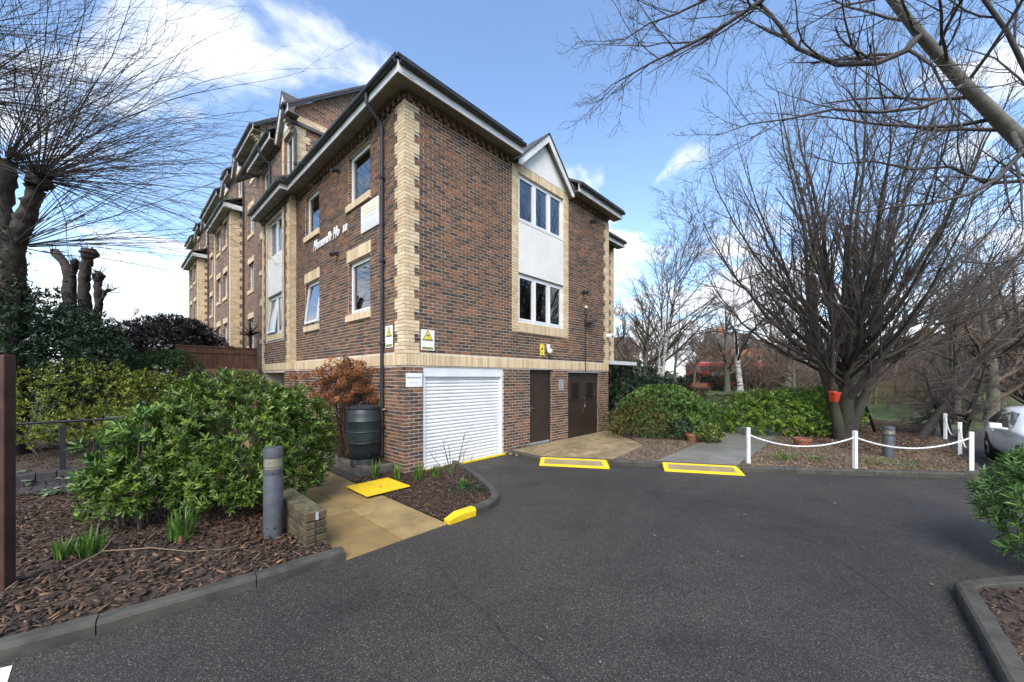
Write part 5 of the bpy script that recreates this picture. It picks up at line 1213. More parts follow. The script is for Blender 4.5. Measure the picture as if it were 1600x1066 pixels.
shrub('clipped_hedge', 'low rounded clipped green hedge behind the big shrub', 'hedge', [(-10.05, 11.0, 1.85, 0.80, 0.85, 0.85), (-10.9, 11.2, 1.85, 0.8, 0.8, 0.85), (-9.9, 10.9, 1.0, 0.85, 0.8, 1.0)], 5200, 'box_leaf', (0.04, 0.07), 0.45, 6, LEAF2, 25, 0.0, 6, 0.25)
shrub('purple_hedge', 'tall square dark purplish hedge in front of the bare tree', 'hedge', [(-12.4, 14.0, 2.3, 1.6, 1.2, 1.75), (-14.0, 14.2, 2.4, 1.8, 1.2, 1.75), (-11.9, 13.9, 1.9, 0.95, 0.9, 1.9), (-12.6, 13.9, 3.2, 1.3, 1.0, 0.95)], 8500, 'purple_hedge', (0.08, 0.14), 0.5, 6, LEAF2, 26, 0.0, 8, 0.3)
# small things on the planter and bed
hg = np.random.default_rng(30)
hy = thing('hydrangea', 'dried brown hydrangea with papery flower heads beside the water butt', 'shrub', L2W(-0.36, 1.72, 0.15), 0)
hp0 = np.column_stack([hg.normal(0, 0.10, 110), hg.normal(0, 0.10, 110), np.zeros(110)]); hd = unitv(np.column_stack([hg.normal(0, 0.20, 110)-0.05, hg.normal(0, 0.20, 110)-0.05, np.ones(110)]))
HP = walk(hg, hp0, hd, hg.uniform(1.35, 2.2, 110), 6, 0.06, 0.02); HR = np.linspace(1, 0.45, 7)[None]*hg.uniform(0.006, 0.011, 110)[:, None]
H2 = sprout(hg, HP, HR, 3, 0.45, 0.95, 32, 0.3, 0.4, 0.7, 3, 0.08, 0.05)
V, F = join([tubes(HP, HR, 5), tubes(*H2, 4)]); mk('stems', np_mesh('stems', V, F, sm=True), 'wood_chip', hy)
tips = np.vstack([HP[:, -1], H2[0][::3, -1]]); tips = tips[tips[:, 2] > 1.25]; fp, fr = [], []
for tp3 in tips:
    n = 90; u = sph(hg, n); u[:, 2] = np.abs(u[:, 2])*1.1-0.35; fp.append(tp3+u*hg.uniform(0.09, 0.15)); fr.append(u)
fp, fr = np.vstack(fp), np.vstack(fr)
V, F, q = leaves(fp, np.cross(fr, hg.normal(size=fr.shape)), fr, hg.uniform(0.025, 0.045, len(fp)), hg.uniform(0.022, 0.04, len(fp)), LEAF2)
mk('flower_heads', np_mesh('flowers', V, F, np.repeat(np.clip(np.repeat(hg.random(len(tips)), 90)*0.7+hg.random(len(fp))*0.3, 0, 1), q)), 'hydrangea_petal', hy)
shrub('low_shrub', 'small pale green leafy plant at the foot of the dried hydrangea', 'shrub', [L2W(-0.30, 3.0, 0.42)+(0.38, 0.38, 0.32)], 260, 'olive_leaf', (0.05, 0.09), 0.4, 6, LEAF2, 31, 0.15, 4, 0.2)
for i, (x, y, h, n, lab) in enumerate(((-0.55, 0.15, 0.38, 26, 'iris leaf clump nearest the stone edging corner'), (-0.25, -0.15, 0.30, 26, 'short iris leaf clump behind the yellow plate'), (-0.02, -0.55, 0.34, 30, 'iris leaf clump in front of the shutter edge'), (0.30, -0.62, 0.26, 22, 'small iris leaf clump left of the bare rose'), (0.66, -0.60, 0.26, 14, 'iris leaf clump behind the bare rose'), (0.20, -1.55, 0.18, 60, 'low green tuft in front of the bare rose'))):
    clump('iris_clump', lab, L2W(x, y, 0.022), n, h, 0.22, w=0.020, seed=50+i, group='iris clumps in the bed before the shutter', droop=0.4)
rs = thing('bare_rose', 'leafless thorny rose bush in the bed before the roller shutter', 'shrub', L2W(0.34, -1.15, 0.022), 0)
rgn = np.random.default_rng(33)
rp = np.array([[0.0, 0, 0], [0.05, 0.02, 0], [-0.06, 0.03, 0], [0.02, -0.05, 0], [0.08, -0.02, 0], [-0.03, -0.03, 0]]); rd_ = np.array([[-0.45, 0.1, 0.9], [0.05, 0.1, 1], [-0.75, 0.3, 0.7], [0.3, -0.1, 0.9], [0.45, 0.3, 0.7], [-0.15, 0.0, 1.0]])
RP = walk(rgn, rp, rd_, np.array([0.8, 0.98, 0.75, 0.62, 0.55, 0.7]), 7, 0.10, 0.03); RR = np.linspace(1, 0.4, 8)[None]*np.array([0.012, 0.011, 0.010, 0.009, 0.009, 0.010])[:, None]
R2 = sprout(rgn, RP, RR, 5, 0.35, 0.95, 45, 0.33, 0.3, 0.6, 4, 0.12, 0.08); R3 = sprout(rgn, *R2, 3, 0.3, 0.9, 50, 0.3, 0.2, 0.6, 2, 0.1, 0.05)
V, F = join([tubes(RP, RR, 6), tubes(*R2, 5), tubes(*R3, 4)]); mk('stems', np_mesh('stems', V, F, sm=True), 'twig_bark', rs)
# ================================================================== shrubs, right garden
shrub('rounded_shrub', 'large domed glossy green shrub left of the garden path', 'shrub', [(5.10, 12.4, 0.62, 1.42, 1.25, 1.10), (5.75, 12.2, 0.50, 0.85, 0.9, 0.85)], 4300, 'mound_leaf', (0.07, 0.12), 0.36, 7, LEAF2, 41, 0.08, 10, 0.25, shell=(0.93, 1.0))
shrub('olive_shrub', 'loose olive yellow shrub in front of the domed shrub', 'shrub', [(4.15, 11.5, 0.62, 0.85, 0.65, 0.62), (3.55, 11.75, 0.5, 0.6, 0.5, 0.5)], 1500, 'olive_leaf', (0.045, 0.08), 0.38, 6, LEAF2, 42, 0.08, 14, 0.35, shell=(0.7, 1.1))
shrub('low_shrub', 'small grey green bush between the domed shrub and the wide pot', 'shrub', [(5.05, 11.25, 0.40, 0.45, 0.4, 0.38)], 420, 'juniper_leaf', (0.05, 0.08), 0.3, 6, LEAF2, 43, 0.08, 6, 0.3)
shrub('variegated_shrub', 'small yellow variegated bush beside the grey path', 'shrub', [(5.62, 10.75, 0.32, 0.38, 0.36, 0.27)], 480, 'variegated_leaf', (0.05, 0.08), 0.42, 6, LEAF4, 44, 0.08, 5, 0.3)
shrub('spreading_shrub', 'wide bright green spreading shrub right of the garden path', 'shrub', [(8.6, 12.6, 0.62, 1.35, 1.1, 0.85), (10.05, 12.9, 0.70, 1.5, 1.1, 0.85), (9.3, 12.2, 0.55, 1.1, 0.9, 0.7), (11.2, 13.2, 0.7, 1.0, 0.9, 0.75)], 4600, 'bright_leaf', (0.08, 0.14), 0.42, 6, LEAF2, 45, 0.08, 16, 0.25, updir=0.25, shell=(0.78, 1.1))
shrub('dark_shrub', 'dark leathery evergreen shrub at the far end of the building wall', 'shrub', [(5.1, 16.6, 1.3, 1.4, 1.1, 1.2), (6.4, 17.2, 1.0, 1.3, 1.0, 1.0), (4.6, 15.4, 0.8, 0.7, 0.8, 0.9)], 2600, 'evergreen_leaf', (0.10, 0.17), 0.36, 6, LEAF2, 46, 0.0, 8, 0.3)
shrub('yellow_green_shrub', 'small yellow green bush before the dark evergreen by the wall end', 'shrub', [(5.25, 14.6, 0.75, 0.55, 0.5, 0.55)], 420, 'choisya_leaf', (0.06, 0.10), 0.4, 6, LEAF2, 47, 0.05, 4, 0.3)
shrub('climber', 'narrow dark climbing plant on the wall end beside the double doors', 'climber', [L2W(8.55, 0.55, 0.75)+(0.32, 0.42, 0.75)], 520, 'evergreen_leaf', (0.05, 0.09), 0.5, 6, LEAF2, 48, 0.05, 4, 0.3)
shrub('heather_mound', 'low olive brown clipped mound beyond the tall pot', 'shrub', [(11.0, 19.0, 0.55, 1.5, 1.0, 0.55), (12.4, 19.6, 0.62, 1.3, 1.0, 0.60)], 2200, 'olive_leaf', (0.05, 0.08), 0.22, 7, LEAF2, 49, 0.02, 4, 0.2)
shrub('pot_plant', 'small leafy plant growing in the tall terracotta pot', 'plant', [(P2_[0], P2_[1], 0.52, 0.26, 0.26, 0.16)], 120, 'juniper_leaf', (0.05, 0.09), 0.3, 6, LEAF2, 50, 0.36, 0, 0.2)
m = MB(); m.tube([(P3[0], P3[1], 0.29), (P3[0]-0.10, P3[1], 0.50), (P3[0]-0.22, P3[1]+0.02, 0.74)], [0.014, 0.010, 0.006], 6); m.tube([(P3[0]-0.10, P3[1], 0.5), (P3[0]-0.36, P3[1], 0.60), (P3[0]-0.52, P3[1]+0.02, 0.46)], [0.008, 0.007, 0.004], 6)
tag(m.build('bare_twig', 'wood_chip', None), 'pale bare twig growing from the low pot behind the rope', 'twig')
clump('grass_tuft', 'bright green grass tuft left of the low terracotta pot', (6.15, 8.45, 0.085), 90, 0.22, 0.75, seed=61, w=0.010, droop=0.9)
clump('grass_tuft', 'small dull green tuft behind the first rope', (6.75, 8.25, 0.085), 40, 0.20, 0.4, seed=62, w=0.010, droop=0.6)
clump('grass_tuft', 'flat green grass patch in front of the short bollard light', (8.1, 8.0, 0.085), 240, 0.12, 1.7, seed=63, w=0.010, droop=1.3)['kind'] = 'stuff'
# right foreground
shrub('lance_leaf_shrub', 'fresh green shrub with narrow leaves at the right edge', 'shrub', [(5.52, 3.80, 0.66, 0.50, 0.50, 0.46), (5.32, 3.55, 0.45, 0.38, 0.42, 0.36), (5.95, 3.85, 0.72, 0.6, 0.6, 0.50), (5.30, 3.32, 0.26, 0.34, 0.3, 0.22)], 1050, 'oleander_leaf', (0.06, 0.12), 0.20, 9, LEAF4, 71, 0.08, 18, 0.3, tilt=(0.45, 1.2), shell=(0.75, 1.15))
clump('weed_tuft', 'small weed in the bark of the right foreground bed', (3.95, 2.55, 0.075), 30, 0.16, 0.25, seed=72, w=0.014, droop=0.9)
# ================================================================== trees
def tz(x, y): return float(terrain(x, y))
# ---- the big many-stemmed tree -----------------------------------
g = np.random.default_rng(101)
T = [poly([(0.05, 0, -0.1), (0.02, 0.02, 0.5), (-0.02, 0.0, 1.2), (0.03, 0, 1.9), (0.06, 0.05, 2.8), (0.02, 0.1, 4.2), (0.1, 0.1, 6.5)], [0.34, 0.25, 0.23, 0.22, 0.15, 0.11, 0.05]),
     poly([(-0.18, -0.02, -0.1), (-0.26, 0.0, 0.5), (-0.42, 0.02, 1.2), (-0.62, 0.05, 2.0), (-0.85, 0.1, 3.0), (-1.0, 0.2, 4.5), (-1.1, 0.2, 6.5)], [0.24, 0.19, 0.17, 0.15, 0.12, 0.08, 0.04]),
     poly([(0.15, 0.05, 0.0), (0.30, 0.05, 0.7), (0.62, 0.05, 1.4), (0.78, 0.1, 2.1), (0.95, 0.2, 3.2), (1.2, 0.3, 4.6), (1.3, 0.3, 6.5)], [0.22, 0.18, 0.15, 0.13, 0.10, 0.07, 0.035])]
nl = 34; i_ = np.arange(nl)+0.5
el = np.arcsin(np.clip(np.linspace(-0.10, 0.99, nl), -1, 1))+g.normal(0, 0.05, nl); az = i_*2.39996+g.normal(0, 0.12, nl)
EC, ER = np.array([0.1, 0.0, 6.0]), np.array([4.7, 4.0, 5.7])
tgt = EC+np.column_stack([np.cos(el)*np.cos(az), np.cos(el)*np.sin(az), np.sin(el)])*ER*g.uniform(0.82, 1.0, nl)[:, None]
z0 = np.linspace(1.65, 3.5, nl)
p0 = np.column_stack([0.13*np.cos(az), 0.11*np.sin(az), z0]); ctl = np.column_stack([tgt[:, 0]*0.66, tgt[:, 1]*0.66, z0+(tgt[:, 2]-z0)*np.linspace(0.30, 0.45, nl)])
tt = np.linspace(0, 1, 13)[None, :, None]
L1 = (1-tt)**2*p0[:, None]+2*tt*(1-tt)*ctl[:, None]+tt**2*tgt[:, None]
L1[:, 1:] += np.cumsum(g.normal(0, 0.035, (nl, 12, 3)), axis=1)
R1 = g.uniform(0.042, 0.074, nl)[:, None]*np.linspace(1, 0.14, 13)[None]
L1b = (L1, R1)
l2 = sprout(g, L1, R1, 15, 0.16, 0.97, 30, 0.30, 0.30, 0.55, 6, 0.06, 0.06, upbias=0.25)
lt = [sprout(g, P, Rd, 12, 0.35, 0.95, 34, 0.42, 0.3, 0.5, 6, 0.05, 0.06) for P, Rd in T]
l3 = sprout(g, *l2, 7, 0.15, 0.97, 32, 0.50, 0.30, 0.55, 4, 0.08, 0.05, minr=0.004)
l3b = sprout(g, np.vstack([q[0] for q in lt]), np.vstack([q[1] for q in lt]), 8, 0.15, 0.95, 32, 0.45, 0.35, 0.55, 4, 0.06, 0.06, minr=0.004)
l4 = sprout(g, *l3, 4, 0.2, 0.95, 35, 0.42, 0.3, 0.6, 3, 0.07, 0.04, minr=0.003, tip=0.5)
l4b = sprout(g, *l3b, 3, 0.2, 0.95, 35, 0.42, 0.3, 0.6, 3, 0.07, 0.04, minr=0.003, tip=0.5)
HT = (10.02, 11.15, 0.06)
T = [(P, Rd*0.78) for P, Rd in T]
ht = add_tree('bare_tree', 'huge bare many stemmed tree with a dark trunk behind the white rope', HT, [(*t_, 12) for t_ in T]+[(*L1b, 8)],
         [(*l2, 5)]+[(*q, 5) for q in lt]+[(*l3, 4), (*l3b, 4), (*l4, 3), (*l4b, 3)], 'hornbeam_bark', 'twig_bark')
fr_ = thing('feeder_box', 'red plastic box strapped to the big bare tree trunk', 'box', (HT[0]-0.62, HT[1]-0.28, 1.24), 0.25); fr_.scale = (0.72, 0.72, 0.85)
MB().poly([(-0.12, -0.10, 0), (0.12, -0.10, 0), (0.12, 0.10, 0), (-0.12, 0.10, 0), (-0.16, -0.15, 0.27), (0.16, -0.15, 0.27), (0.16, 0.10, 0.30), (-0.16, 0.10, 0.30)], BOXF).build('body', 'feeder_red', fr_, bevel=0.015)
MB().poly([(-0.18, -0.18, 0.275), (0.18, -0.18, 0.275), (0.18, 0.11, 0.315), (-0.18, 0.11, 0.315), (-0.17, -0.17, 0.32), (0.17, -0.17, 0.32), (0.17, 0.11, 0.37), (-0.17, 0.11, 0.37)], BOXF).build('lid', 'feeder_red', fr_, bevel=0.012)
MB().tube([(-0.05, 0.10, 0.2), (0.1, 0.22, 0.2)], 0.012, 6).build('strap', 'black_metal', fr_)
# ---- generic bare trees ------------------------------------------
def bare(seed, h, r, fork=0.25, nlimb=12, spread=0.6, k=(9, 6, 3), up=0.05, wander=0.06, lean=(0, 0), twig=0.006, ang=34, multi=1):
    g = np.random.default_rng(seed); tr = []
    for i in range(multi):
        a = i*2.4+seed; lx, ly = (lean[0]+0.22*(multi > 1)*math.cos(a), lean[1]+0.22*(multi > 1)*math.sin(a))
        P = walk(g, np.array([[0.12*math.cos(a)*(multi > 1), 0.12*math.sin(a)*(multi > 1), -0.1]]), np.array([[lx, ly, 1.0]]), np.array([h*0.9*g.uniform(0.85, 1)]), 10, 0.035, 0.02)
        tr.append((P, np.array([np.linspace(1, 0.10, 11)])*r*(0.75 if multi > 1 else 1)*np.array([1.25]+[1]*10)))
    P, Rd = np.vstack([q[0] for q in tr]), np.vstack([q[1] for q in tr])
    l1 = sprout(g, P, Rd, nlimb, fork, 0.97, math.degrees(spread)*1.3, 0.55, 0.62, 0.55, 8, wander, up, upbias=0.3)
    l2 = sprout(g, *l1, k[0], 0.2, 0.95, ang, 0.45, 0.4, 0.55, 5, wander*1.2, up*0.8, minr=twig)
    l3 = sprout(g, *l2, k[1], 0.15, 0.95, ang, 0.48, 0.3, 0.55, 4, wander*1.4, up*0.6, minr=twig*0.8, tip=0.5)
    l4 = sprout(g, *l3, k[2], 0.2, 0.95, ang, 0.5, 0.3, 0.6, 3, wander*1.5, up*0.4, minr=twig*0.7, tip=0.5)
    return [(P, Rd, 9)], [(*l1, 6), (*l2, 4), (*l3, 3), (*l4, 3)]
def place(name, label, x, y, spec, tm, cm, group=None, rot=0.0):
    return add_tree(name, label, (x, y, tz(x, y)-0.05), *bare(**spec), tm, cm, group, rot)
GB = 'birch trees in the garden'
place('birch_tree', 'white barked twin stem birch left of the garden nearest the building', 10.4, 26.5, dict(seed=5, h=13.5, r=0.20, fork=0.26, nlimb=20, spread=0.5, k=(10, 7, 3), up=-0.012, wander=0.07, twig=0.008, multi=2), 'birch_bark', 'twig_bark', GB)
place('birch_tree', 'white barked birch with a peeling trunk right of the park bench', 18.4, 30.0, dict(seed=8, h=15.5, r=0.24, fork=0.25, nlimb=18, spread=0.65, k=(8, 6, 3), up=-0.015, wander=0.08, twig=0.009, multi=1, lean=(-0.02, 0)), 'birch_bark', 'twig_bark', GB)
vt_ = place('bare_tree', 'vase shaped bare grey tree beside the twin stem birch', 9.9, 28.0, dict(seed=12, h=9.5, r=0.26, fork=0.12, nlimb=16, spread=0.75, k=(9, 6, 3), up=0.07, wander=0.05, twig=0.009), 'grey_trunk', 'brown_twig')
place('bare_tree', 'small forked bare tree just left of the park bench', 13.6, 31.0, dict(seed=14, h=7.5, r=0.16, fork=0.22, nlimb=12, spread=0.8, k=(8, 6, 3), up=0.05, wander=0.07, twig=0.010), 'grey_trunk', 'brown_twig')
place('bare_tree', 'thin bare tree standing directly behind the park bench', 18.3, 37.5, dict(seed=16, h=7.0, r=0.15, fork=0.25, nlimb=12, spread=0.8, k=(8, 6, 3), up=0.04, wander=0.08, twig=0.011), 'grey_trunk', 'brown_twig')
place('bare_tree', 'brown twiggy bare tree between the second birch and the huge tree', 22.0, 29.0, dict(seed=18, h=8.5, r=0.17, fork=0.12, nlimb=16, spread=0.95, k=(9, 6, 3), up=0.03, wander=0.09, twig=0.009), 'grey_trunk', 'brown_twig')
place('bare_tree', 'low spreading bare tree behind the bright green shrub', 19.0, 22.5, dict(seed=19, h=5.2, r=0.11, fork=0.08, nlimb=16, spread=1.0, k=(9, 6, 3), up=0.03, wander=0.10, twig=0.006, multi=2), 'twig_bark', 'brown_twig')
place('bare_tree', 'dense bare tree seen through the huge tree crown on its right', 24.5, 21.0, dict(seed=20, h=10.0, r=0.22, fork=0.15, nlimb=16, spread=0.7, k=(9, 6, 3), up=0.06, wander=0.06, twig=0.008), 'grey_trunk', 'brown_twig')
place('bare_tree', 'tall bare tree rising beyond the yellowish fence', 33.0, 28.0, dict(seed=22, h=14.0, r=0.28, fork=0.2, nlimb=16, spread=0.7, k=(9, 6, 3), up=0.05, wander=0.06, twig=0.011), 'grey_trunk', 'brown_twig')
place('bare_tree', 'bare tree with a mossy thick trunk behind the white car', 20.6, 16.0, dict(seed=24, h=8.5, r=0.23, fork=0.16, nlimb=16, spread=0.8, k=(9, 6, 3), up=0.05, wander=0.07, twig=0.007), 'grey_trunk', 'brown_twig')
place('bare_tree', 'dark multi stemmed bare tree at the right edge above the white car', 24.6, 17.5, dict(seed=26, h=9.0, r=0.22, fork=0.10, nlimb=14, spread=0.6, k=(9, 6, 3), up=0.06, wander=0.07, twig=0.007, multi=3), 'black_trunk', 'twig_bark')
place('bare_tree', 'low dark crooked tree with a twiggy umbrella crown beside the leaning trunk', 14.1, 11.9, dict(seed=28, h=2.9, r=0.15, fork=0.30, nlimb=15, spread=1.05, k=(9, 6, 3), up=0.02, wander=0.12, twig=0.004, multi=3), 'black_trunk', 'twig_bark')
o = MB().tube([(12.35, 11.3, 0.02), (12.75, 11.45, 0.32), (13.2, 11.6, 0.72), (13.65, 11.75, 1.10), (13.9, 11.8, 1.5)], [0.13, 0.105, 0.10, 0.09, 0.07], 10).build('leaning_trunk', 'black_trunk', None, sm=True)
tag(o, 'black tree trunk leaning sharply to the right in leaf litter', 'trunk')
for (a, b, lab) in (((10.9, 11.6), (12.3, 12.6), 'thin dark fallen branch propped right of the huge tree'), ((11.3, 12.2), (11.75, 12.6), 'short dark sapling stem right of the huge tree')):
    m = MB(); m.tube([(a[0], a[1], 1.35), ((a[0]+b[0])/2, (a[1]+b[1])/2, 0.75), (b[0], b[1], 0.08)], [0.03, 0.045, 0.05], 7); tag(m.build('bare_branch', 'black_trunk', None, sm=True), lab, 'branch')
place('bare_tree', 'bare tree in front of the brown terraced house, right of the twin stem birch', 16.5, 45.0, dict(seed=34, h=9.0, r=0.2, fork=0.15, nlimb=14, spread=0.8, k=(8, 6, 3), up=0.04, wander=0.08, twig=0.014), 'grey_trunk', 'brown_twig')
place('bare_tree', 'reddish bare tree in front of the red bus', 23.5, 47.0, dict(seed=36, h=10.0, r=0.2, fork=0.15, nlimb=14, spread=0.8, k=(8, 6, 3), up=0.04, wander=0.08, twig=0.014), 'grey_trunk', 'brown_twig')
place('bare_tree', 'broad bare tree right of the second birch beyond the lawn', 30.0, 43.0, dict(seed=38, h=11.0, r=0.22, fork=0.12, nlimb=16, spread=0.85, k=(8, 6, 3), up=0.04, wander=0.08, twig=0.014), 'grey_trunk', 'brown_twig')
place('bare_tree', 'bare tree close to the building end in front of the brown terrace', 11.3, 42.0, dict(seed=40, h=8.5, r=0.18, fork=0.12, nlimb=14, spread=0.8, k=(8, 6, 3), up=0.04, wander=0.08, twig=0.014), 'grey_trunk', 'brown_twig')
place('bare_tree', 'bare tree left of the orange house, farthest along the road', 33.5, 64.0, dict(seed=46, h=12.0, r=0.24, fork=0.12, nlimb=16, spread=0.8, k=(8, 6, 3), up=0.04, wander=0.08, twig=0.02), 'grey_trunk', 'brown_twig')
place('bare_tree', 'slender bare tree between the crooked tree and the mossy trunk', 18.2, 15.2, dict(seed=42, h=8.0, r=0.15, fork=0.15, nlimb=16, spread=0.75, k=(9, 6, 3), up=0.05, wander=0.07, twig=0.006), 'twig_bark', 'twig_bark')
place('bare_tree', 'tall bare tree behind the mossy trunk near the right edge', 29.5, 22.5, dict(seed=44, h=12.0, r=0.24, fork=0.15, nlimb=16, spread=0.75, k=(9, 6, 3), up=0.05, wander=0.07, twig=0.009), 'grey_trunk', 'brown_twig')
for (x_, y_, r_, sc_, lab_) in ((7.6, 30.5, 1.1, 0.95, 'vase shaped bare tree half hidden by the end of the building wall'), (13.0, 36.0, 2.3, 1.05, 'vase shaped bare tree between the twin stem birch and the park bench'), (20.8, 36.0, 3.9, 1.1, 'vase shaped bare tree just left of the peeling birch trunk'), (25.5, 34.5, 5.0, 1.15, 'vase shaped bare tree on the right of the peeling birch'), (15.2, 52.0, 0.4, 1.4, 'vase shaped bare tree far off in front of the brown terraced house')):
    c_ = copy_tree(vt_); c_.location = (x_, y_, tz(x_, y_)-0.05); c_.rotation_euler = (0, 0, r_); c_.scale = (sc_, sc_, sc_); c_['label'] = lab_; c_['group'] = 'vase shaped bare trees behind the garden'
vt_['group'] = 'vase shaped bare trees behind the garden'
# ---- plane tree overhanging from the right -----------------------
g = np.random.default_rng(131)
main = poly([(15.2, 8.0, -0.1), (14.8, 7.9, 2.4), (12.9, 7.6, 4.6), (10.6, 7.2, 5.85), (9.3, 6.95, 6.55), (8.0, 6.6, 7.15), (6.9, 6.3, 7.75), (6.15, 6.15, 8.35), (5.4, 6.0, 9.4), (4.9, 6.0, 10.6)], [0.32, 0.27, 0.20, 0.15, 0.115, 0.088, 0.072, 0.056, 0.04, 0.025])
b1 = poly([(6.9, 6.3, 7.75), (6.45, 6.1, 7.30), (5.9, 6.0, 7.02), (5.2, 5.95, 6.95), (4.6, 6.0, 7.25), (4.2, 6.05, 7.85), (3.7, 6.1, 8.4), (3.2, 6.15, 8.8)], [0.055, 0.045, 0.04, 0.035, 0.03, 0.025, 0.018, 0.010])
b2 = poly([(5.4, 6.0, 9.4), (4.8, 6.0, 8.75), (4.2, 6.0, 8.15), (3.5, 6.05, 7.7), (2.9, 6.1, 7.4), (2.3, 6.15, 7.15), (1.9, 6.2, 6.95), (1.65, 6.25, 6.85)], [0.045, 0.040, 0.034, 0.028, 0.022, 0.016, 0.012, 0.006])
b3 = poly([(5.0, 6.0, 8.95), (4.4, 5.9, 8.75), (3.7, 5.9, 8.35), (3.1, 5.9, 7.95), (2.6, 5.95, 7.75), (2.2, 6.0, 7.65), (1.9, 6.0, 7.45), (1.7, 6.0, 7.3)], [0.03, 0.028, 0.024, 0.020, 0.016, 0.012, 0.009, 0.005])
b4 = poly([(8.0, 6.6, 7.15), (7.2, 6.2, 6.6), (6.6, 6.0, 6.3), (5.8, 5.9, 6.15), (5.1, 5.9, 6.2), (4.4, 5.9, 6.05), (3.8, 5.95, 6.0), (3.3, 6.0, 5.85)], [0.035, 0.03, 0.026, 0.022, 0.018, 0.014, 0.009, 0.005])
b5 = poly([(9.3, 6.95, 6.55), (8.9, 6.5, 5.9), (8.2, 6.3, 5.3), (7.6, 6.2, 5.0), (7.0, 6.2, 4.85), (6.4, 6.2, 4.8), (5.9, 6.2, 4.7), (5.5, 6.3, 4.75)], [0.05, 0.04, 0.034, 0.028, 0.022, 0.016, 0.010, 0.006])
b6 = poly([(10.4, 7.2, 5.9), (9.6, 6.9, 5.6), (8.8, 6.9, 5.55), (8.0, 6.8, 5.8), (7.3, 6.8, 5.75), (6.6, 6.8, 5.9), (6.0, 6.8, 5.85), (5.4, 6.8, 6.0)], [0.04, 0.036, 0.03, 0.025, 0.02, 0.015, 0.010, 0.006])
b7 = poly([(9.9, 7.1, 6.2), (9.3, 6.6, 7.0), (8.5, 6.4, 7.9), (7.8, 6.3, 8.6), (7.1, 6.2, 9.0), (6.4, 6.2, 9.2), (5.8, 6.2, 9.1), (5.3, 6.2, 9.2)], [0.045, 0.04, 0.034, 0.028, 0.022, 0.016, 0.011, 0.006])
b8 = poly([(12.0, 7.45, 5.1), (10.9, 6.9, 4.3), (10.2, 6.6, 4.25), (9.5, 6.5, 4.0), (8.9, 6.4, 4.1), (8.3, 6.4, 3.9), (7.7, 6.4, 3.95), (7.2, 6.4, 3.8)], [0.045, 0.04, 0.032, 0.027, 0.02, 0.015, 0.010, 0.006])
BS = [b1, b2, b3, b4, b5, b6, b7, b8]; BP, BR = np.vstack([b[0] for b in BS]), np.vstack([b[1] for b in BS])
q1 = sprout(g, BP, BR, 15, 0.12, 0.97, 38, 0.34, 0.45, 0.55, 6, 0.10, 0.015, minr=0.006)
q2 = sprout(g, *q1, 8, 0.15, 0.96, 42, 0.42, 0.35, 0.6, 4, 0.12, 0.01, minr=0.0035)
q3 = sprout(g, *q2, 4, 0.2, 0.98, 45, 0.42, 0.3, 0.7, 3, 0.14, 0.01, minr=0.0028, tip=0.6)
q0 = sprout(g, *main, 16, 0.45, 0.98, 45, 0.16, 0.2, 0.35, 6, 0.09, 0.03); q0b = sprout(g, *q0, 9, 0.2, 0.95, 40, 0.45, 0.3, 0.6, 4, 0.1, 0.02, minr=0.004); q0c = sprout(g, *q0b, 5, 0.2, 0.95, 40, 0.45, 0.3, 0.6, 3, 0.1, 0.02, minr=0.003)
pt = add_tree('plane_tree', 'pale grey tree whose long bare bough overhangs from the right', (0, 0, 0), [(*main, 14)], [(BP, BR, 7), (*q0, 5), (*q0b, 4), (*q0c, 3), (*q1, 5), (*q2, 4), (*q3, 3)], 'plane_bark', 'whip_bark')
for c_ in pt.children: c_.data.transform(Matrix.Translation((-15.2, -8.0, 0)))
pt.location = (15.2, 8.0, 0)
# ---- pollarded tree, left ----------------------------------------
g = np.random.default_rng(141)
PT = [poly([(0, 0, -0.1), (0.05, 0, 1.5), (0.0, 0, 3.0), (0.10, 0, 4.2), (-0.05, 0, 5.2), (-0.15, 0.05, 6.2), (-0.1, 0.1, 7.0)], [0.62, 0.50, 0.48, 0.46, 0.38, 0.30, 0.34]),
      poly([(0.05, 0, 4.3), (0.35, -0.05, 5.0), (0.62, -0.1, 5.6), (0.88, -0.12, 6.15), (0.98, -0.12, 6.45), (1.02, -0.12, 6.62), (1.03, -0.12, 6.75)], [0.34, 0.27, 0.24, 0.25, 0.33, 0.30, 0.12]),
      poly([(0, 0, 4.5), (-0.6, 0.1, 5.6), (-1.1, 0.2, 6.6), (-1.5, 0.2, 7.6), (-1.6, 0.2, 8.4), (-1.65, 0.2, 8.8), (-1.66, 0.2, 8.95)], [0.3, 0.26, 0.24, 0.24, 0.30, 0.28, 0.1]),
      poly([(0, 0, 4.9), (-0.6, -0.2, 5.8), (-1.3, -0.4, 6.8), (-1.9, -0.6, 8.2), (-2.1, -0.6, 9.2), (-2.1, -0.6, 9.5), (-2.1, -0.6, 9.65)], [0.3, 0.25, 0.22, 0.22, 0.28, 0.26, 0.1])]
WP, WD, WL = [], [], []
for c, n in (((0.98, -0.12, 6.5), 105), ((-0.1, 0.1, 6.95), 85), ((-1.6, 0.2, 8.6), 110), ((-2.1, -0.6, 9.3), 110), ((0.25, 0.0, 5.0), 45)):
    u = sph(g, n*3); u = u[(u[:, 2] > -0.25)][:n]; u[:, 0] = u[:, 0]+0.6; u[:, 2] *= 0.7; u = unitv(u)
    WP.append(np.array(c)+u*0.22); WD.append(u+np.array([0, 0, 0.18])); WL.append(g.uniform(2.5, 6.4, len(u)))
WP, WD, WL = np.vstack(WP), np.vstack(WD), np.concatenate(WL)
W1 = walk(g, WP, WD, WL, 12, 0.055, -0.026); WR = np.linspace(1, 0.22, 13)[None]*g.uniform(0.006, 0.014, len(WP))[:, None]
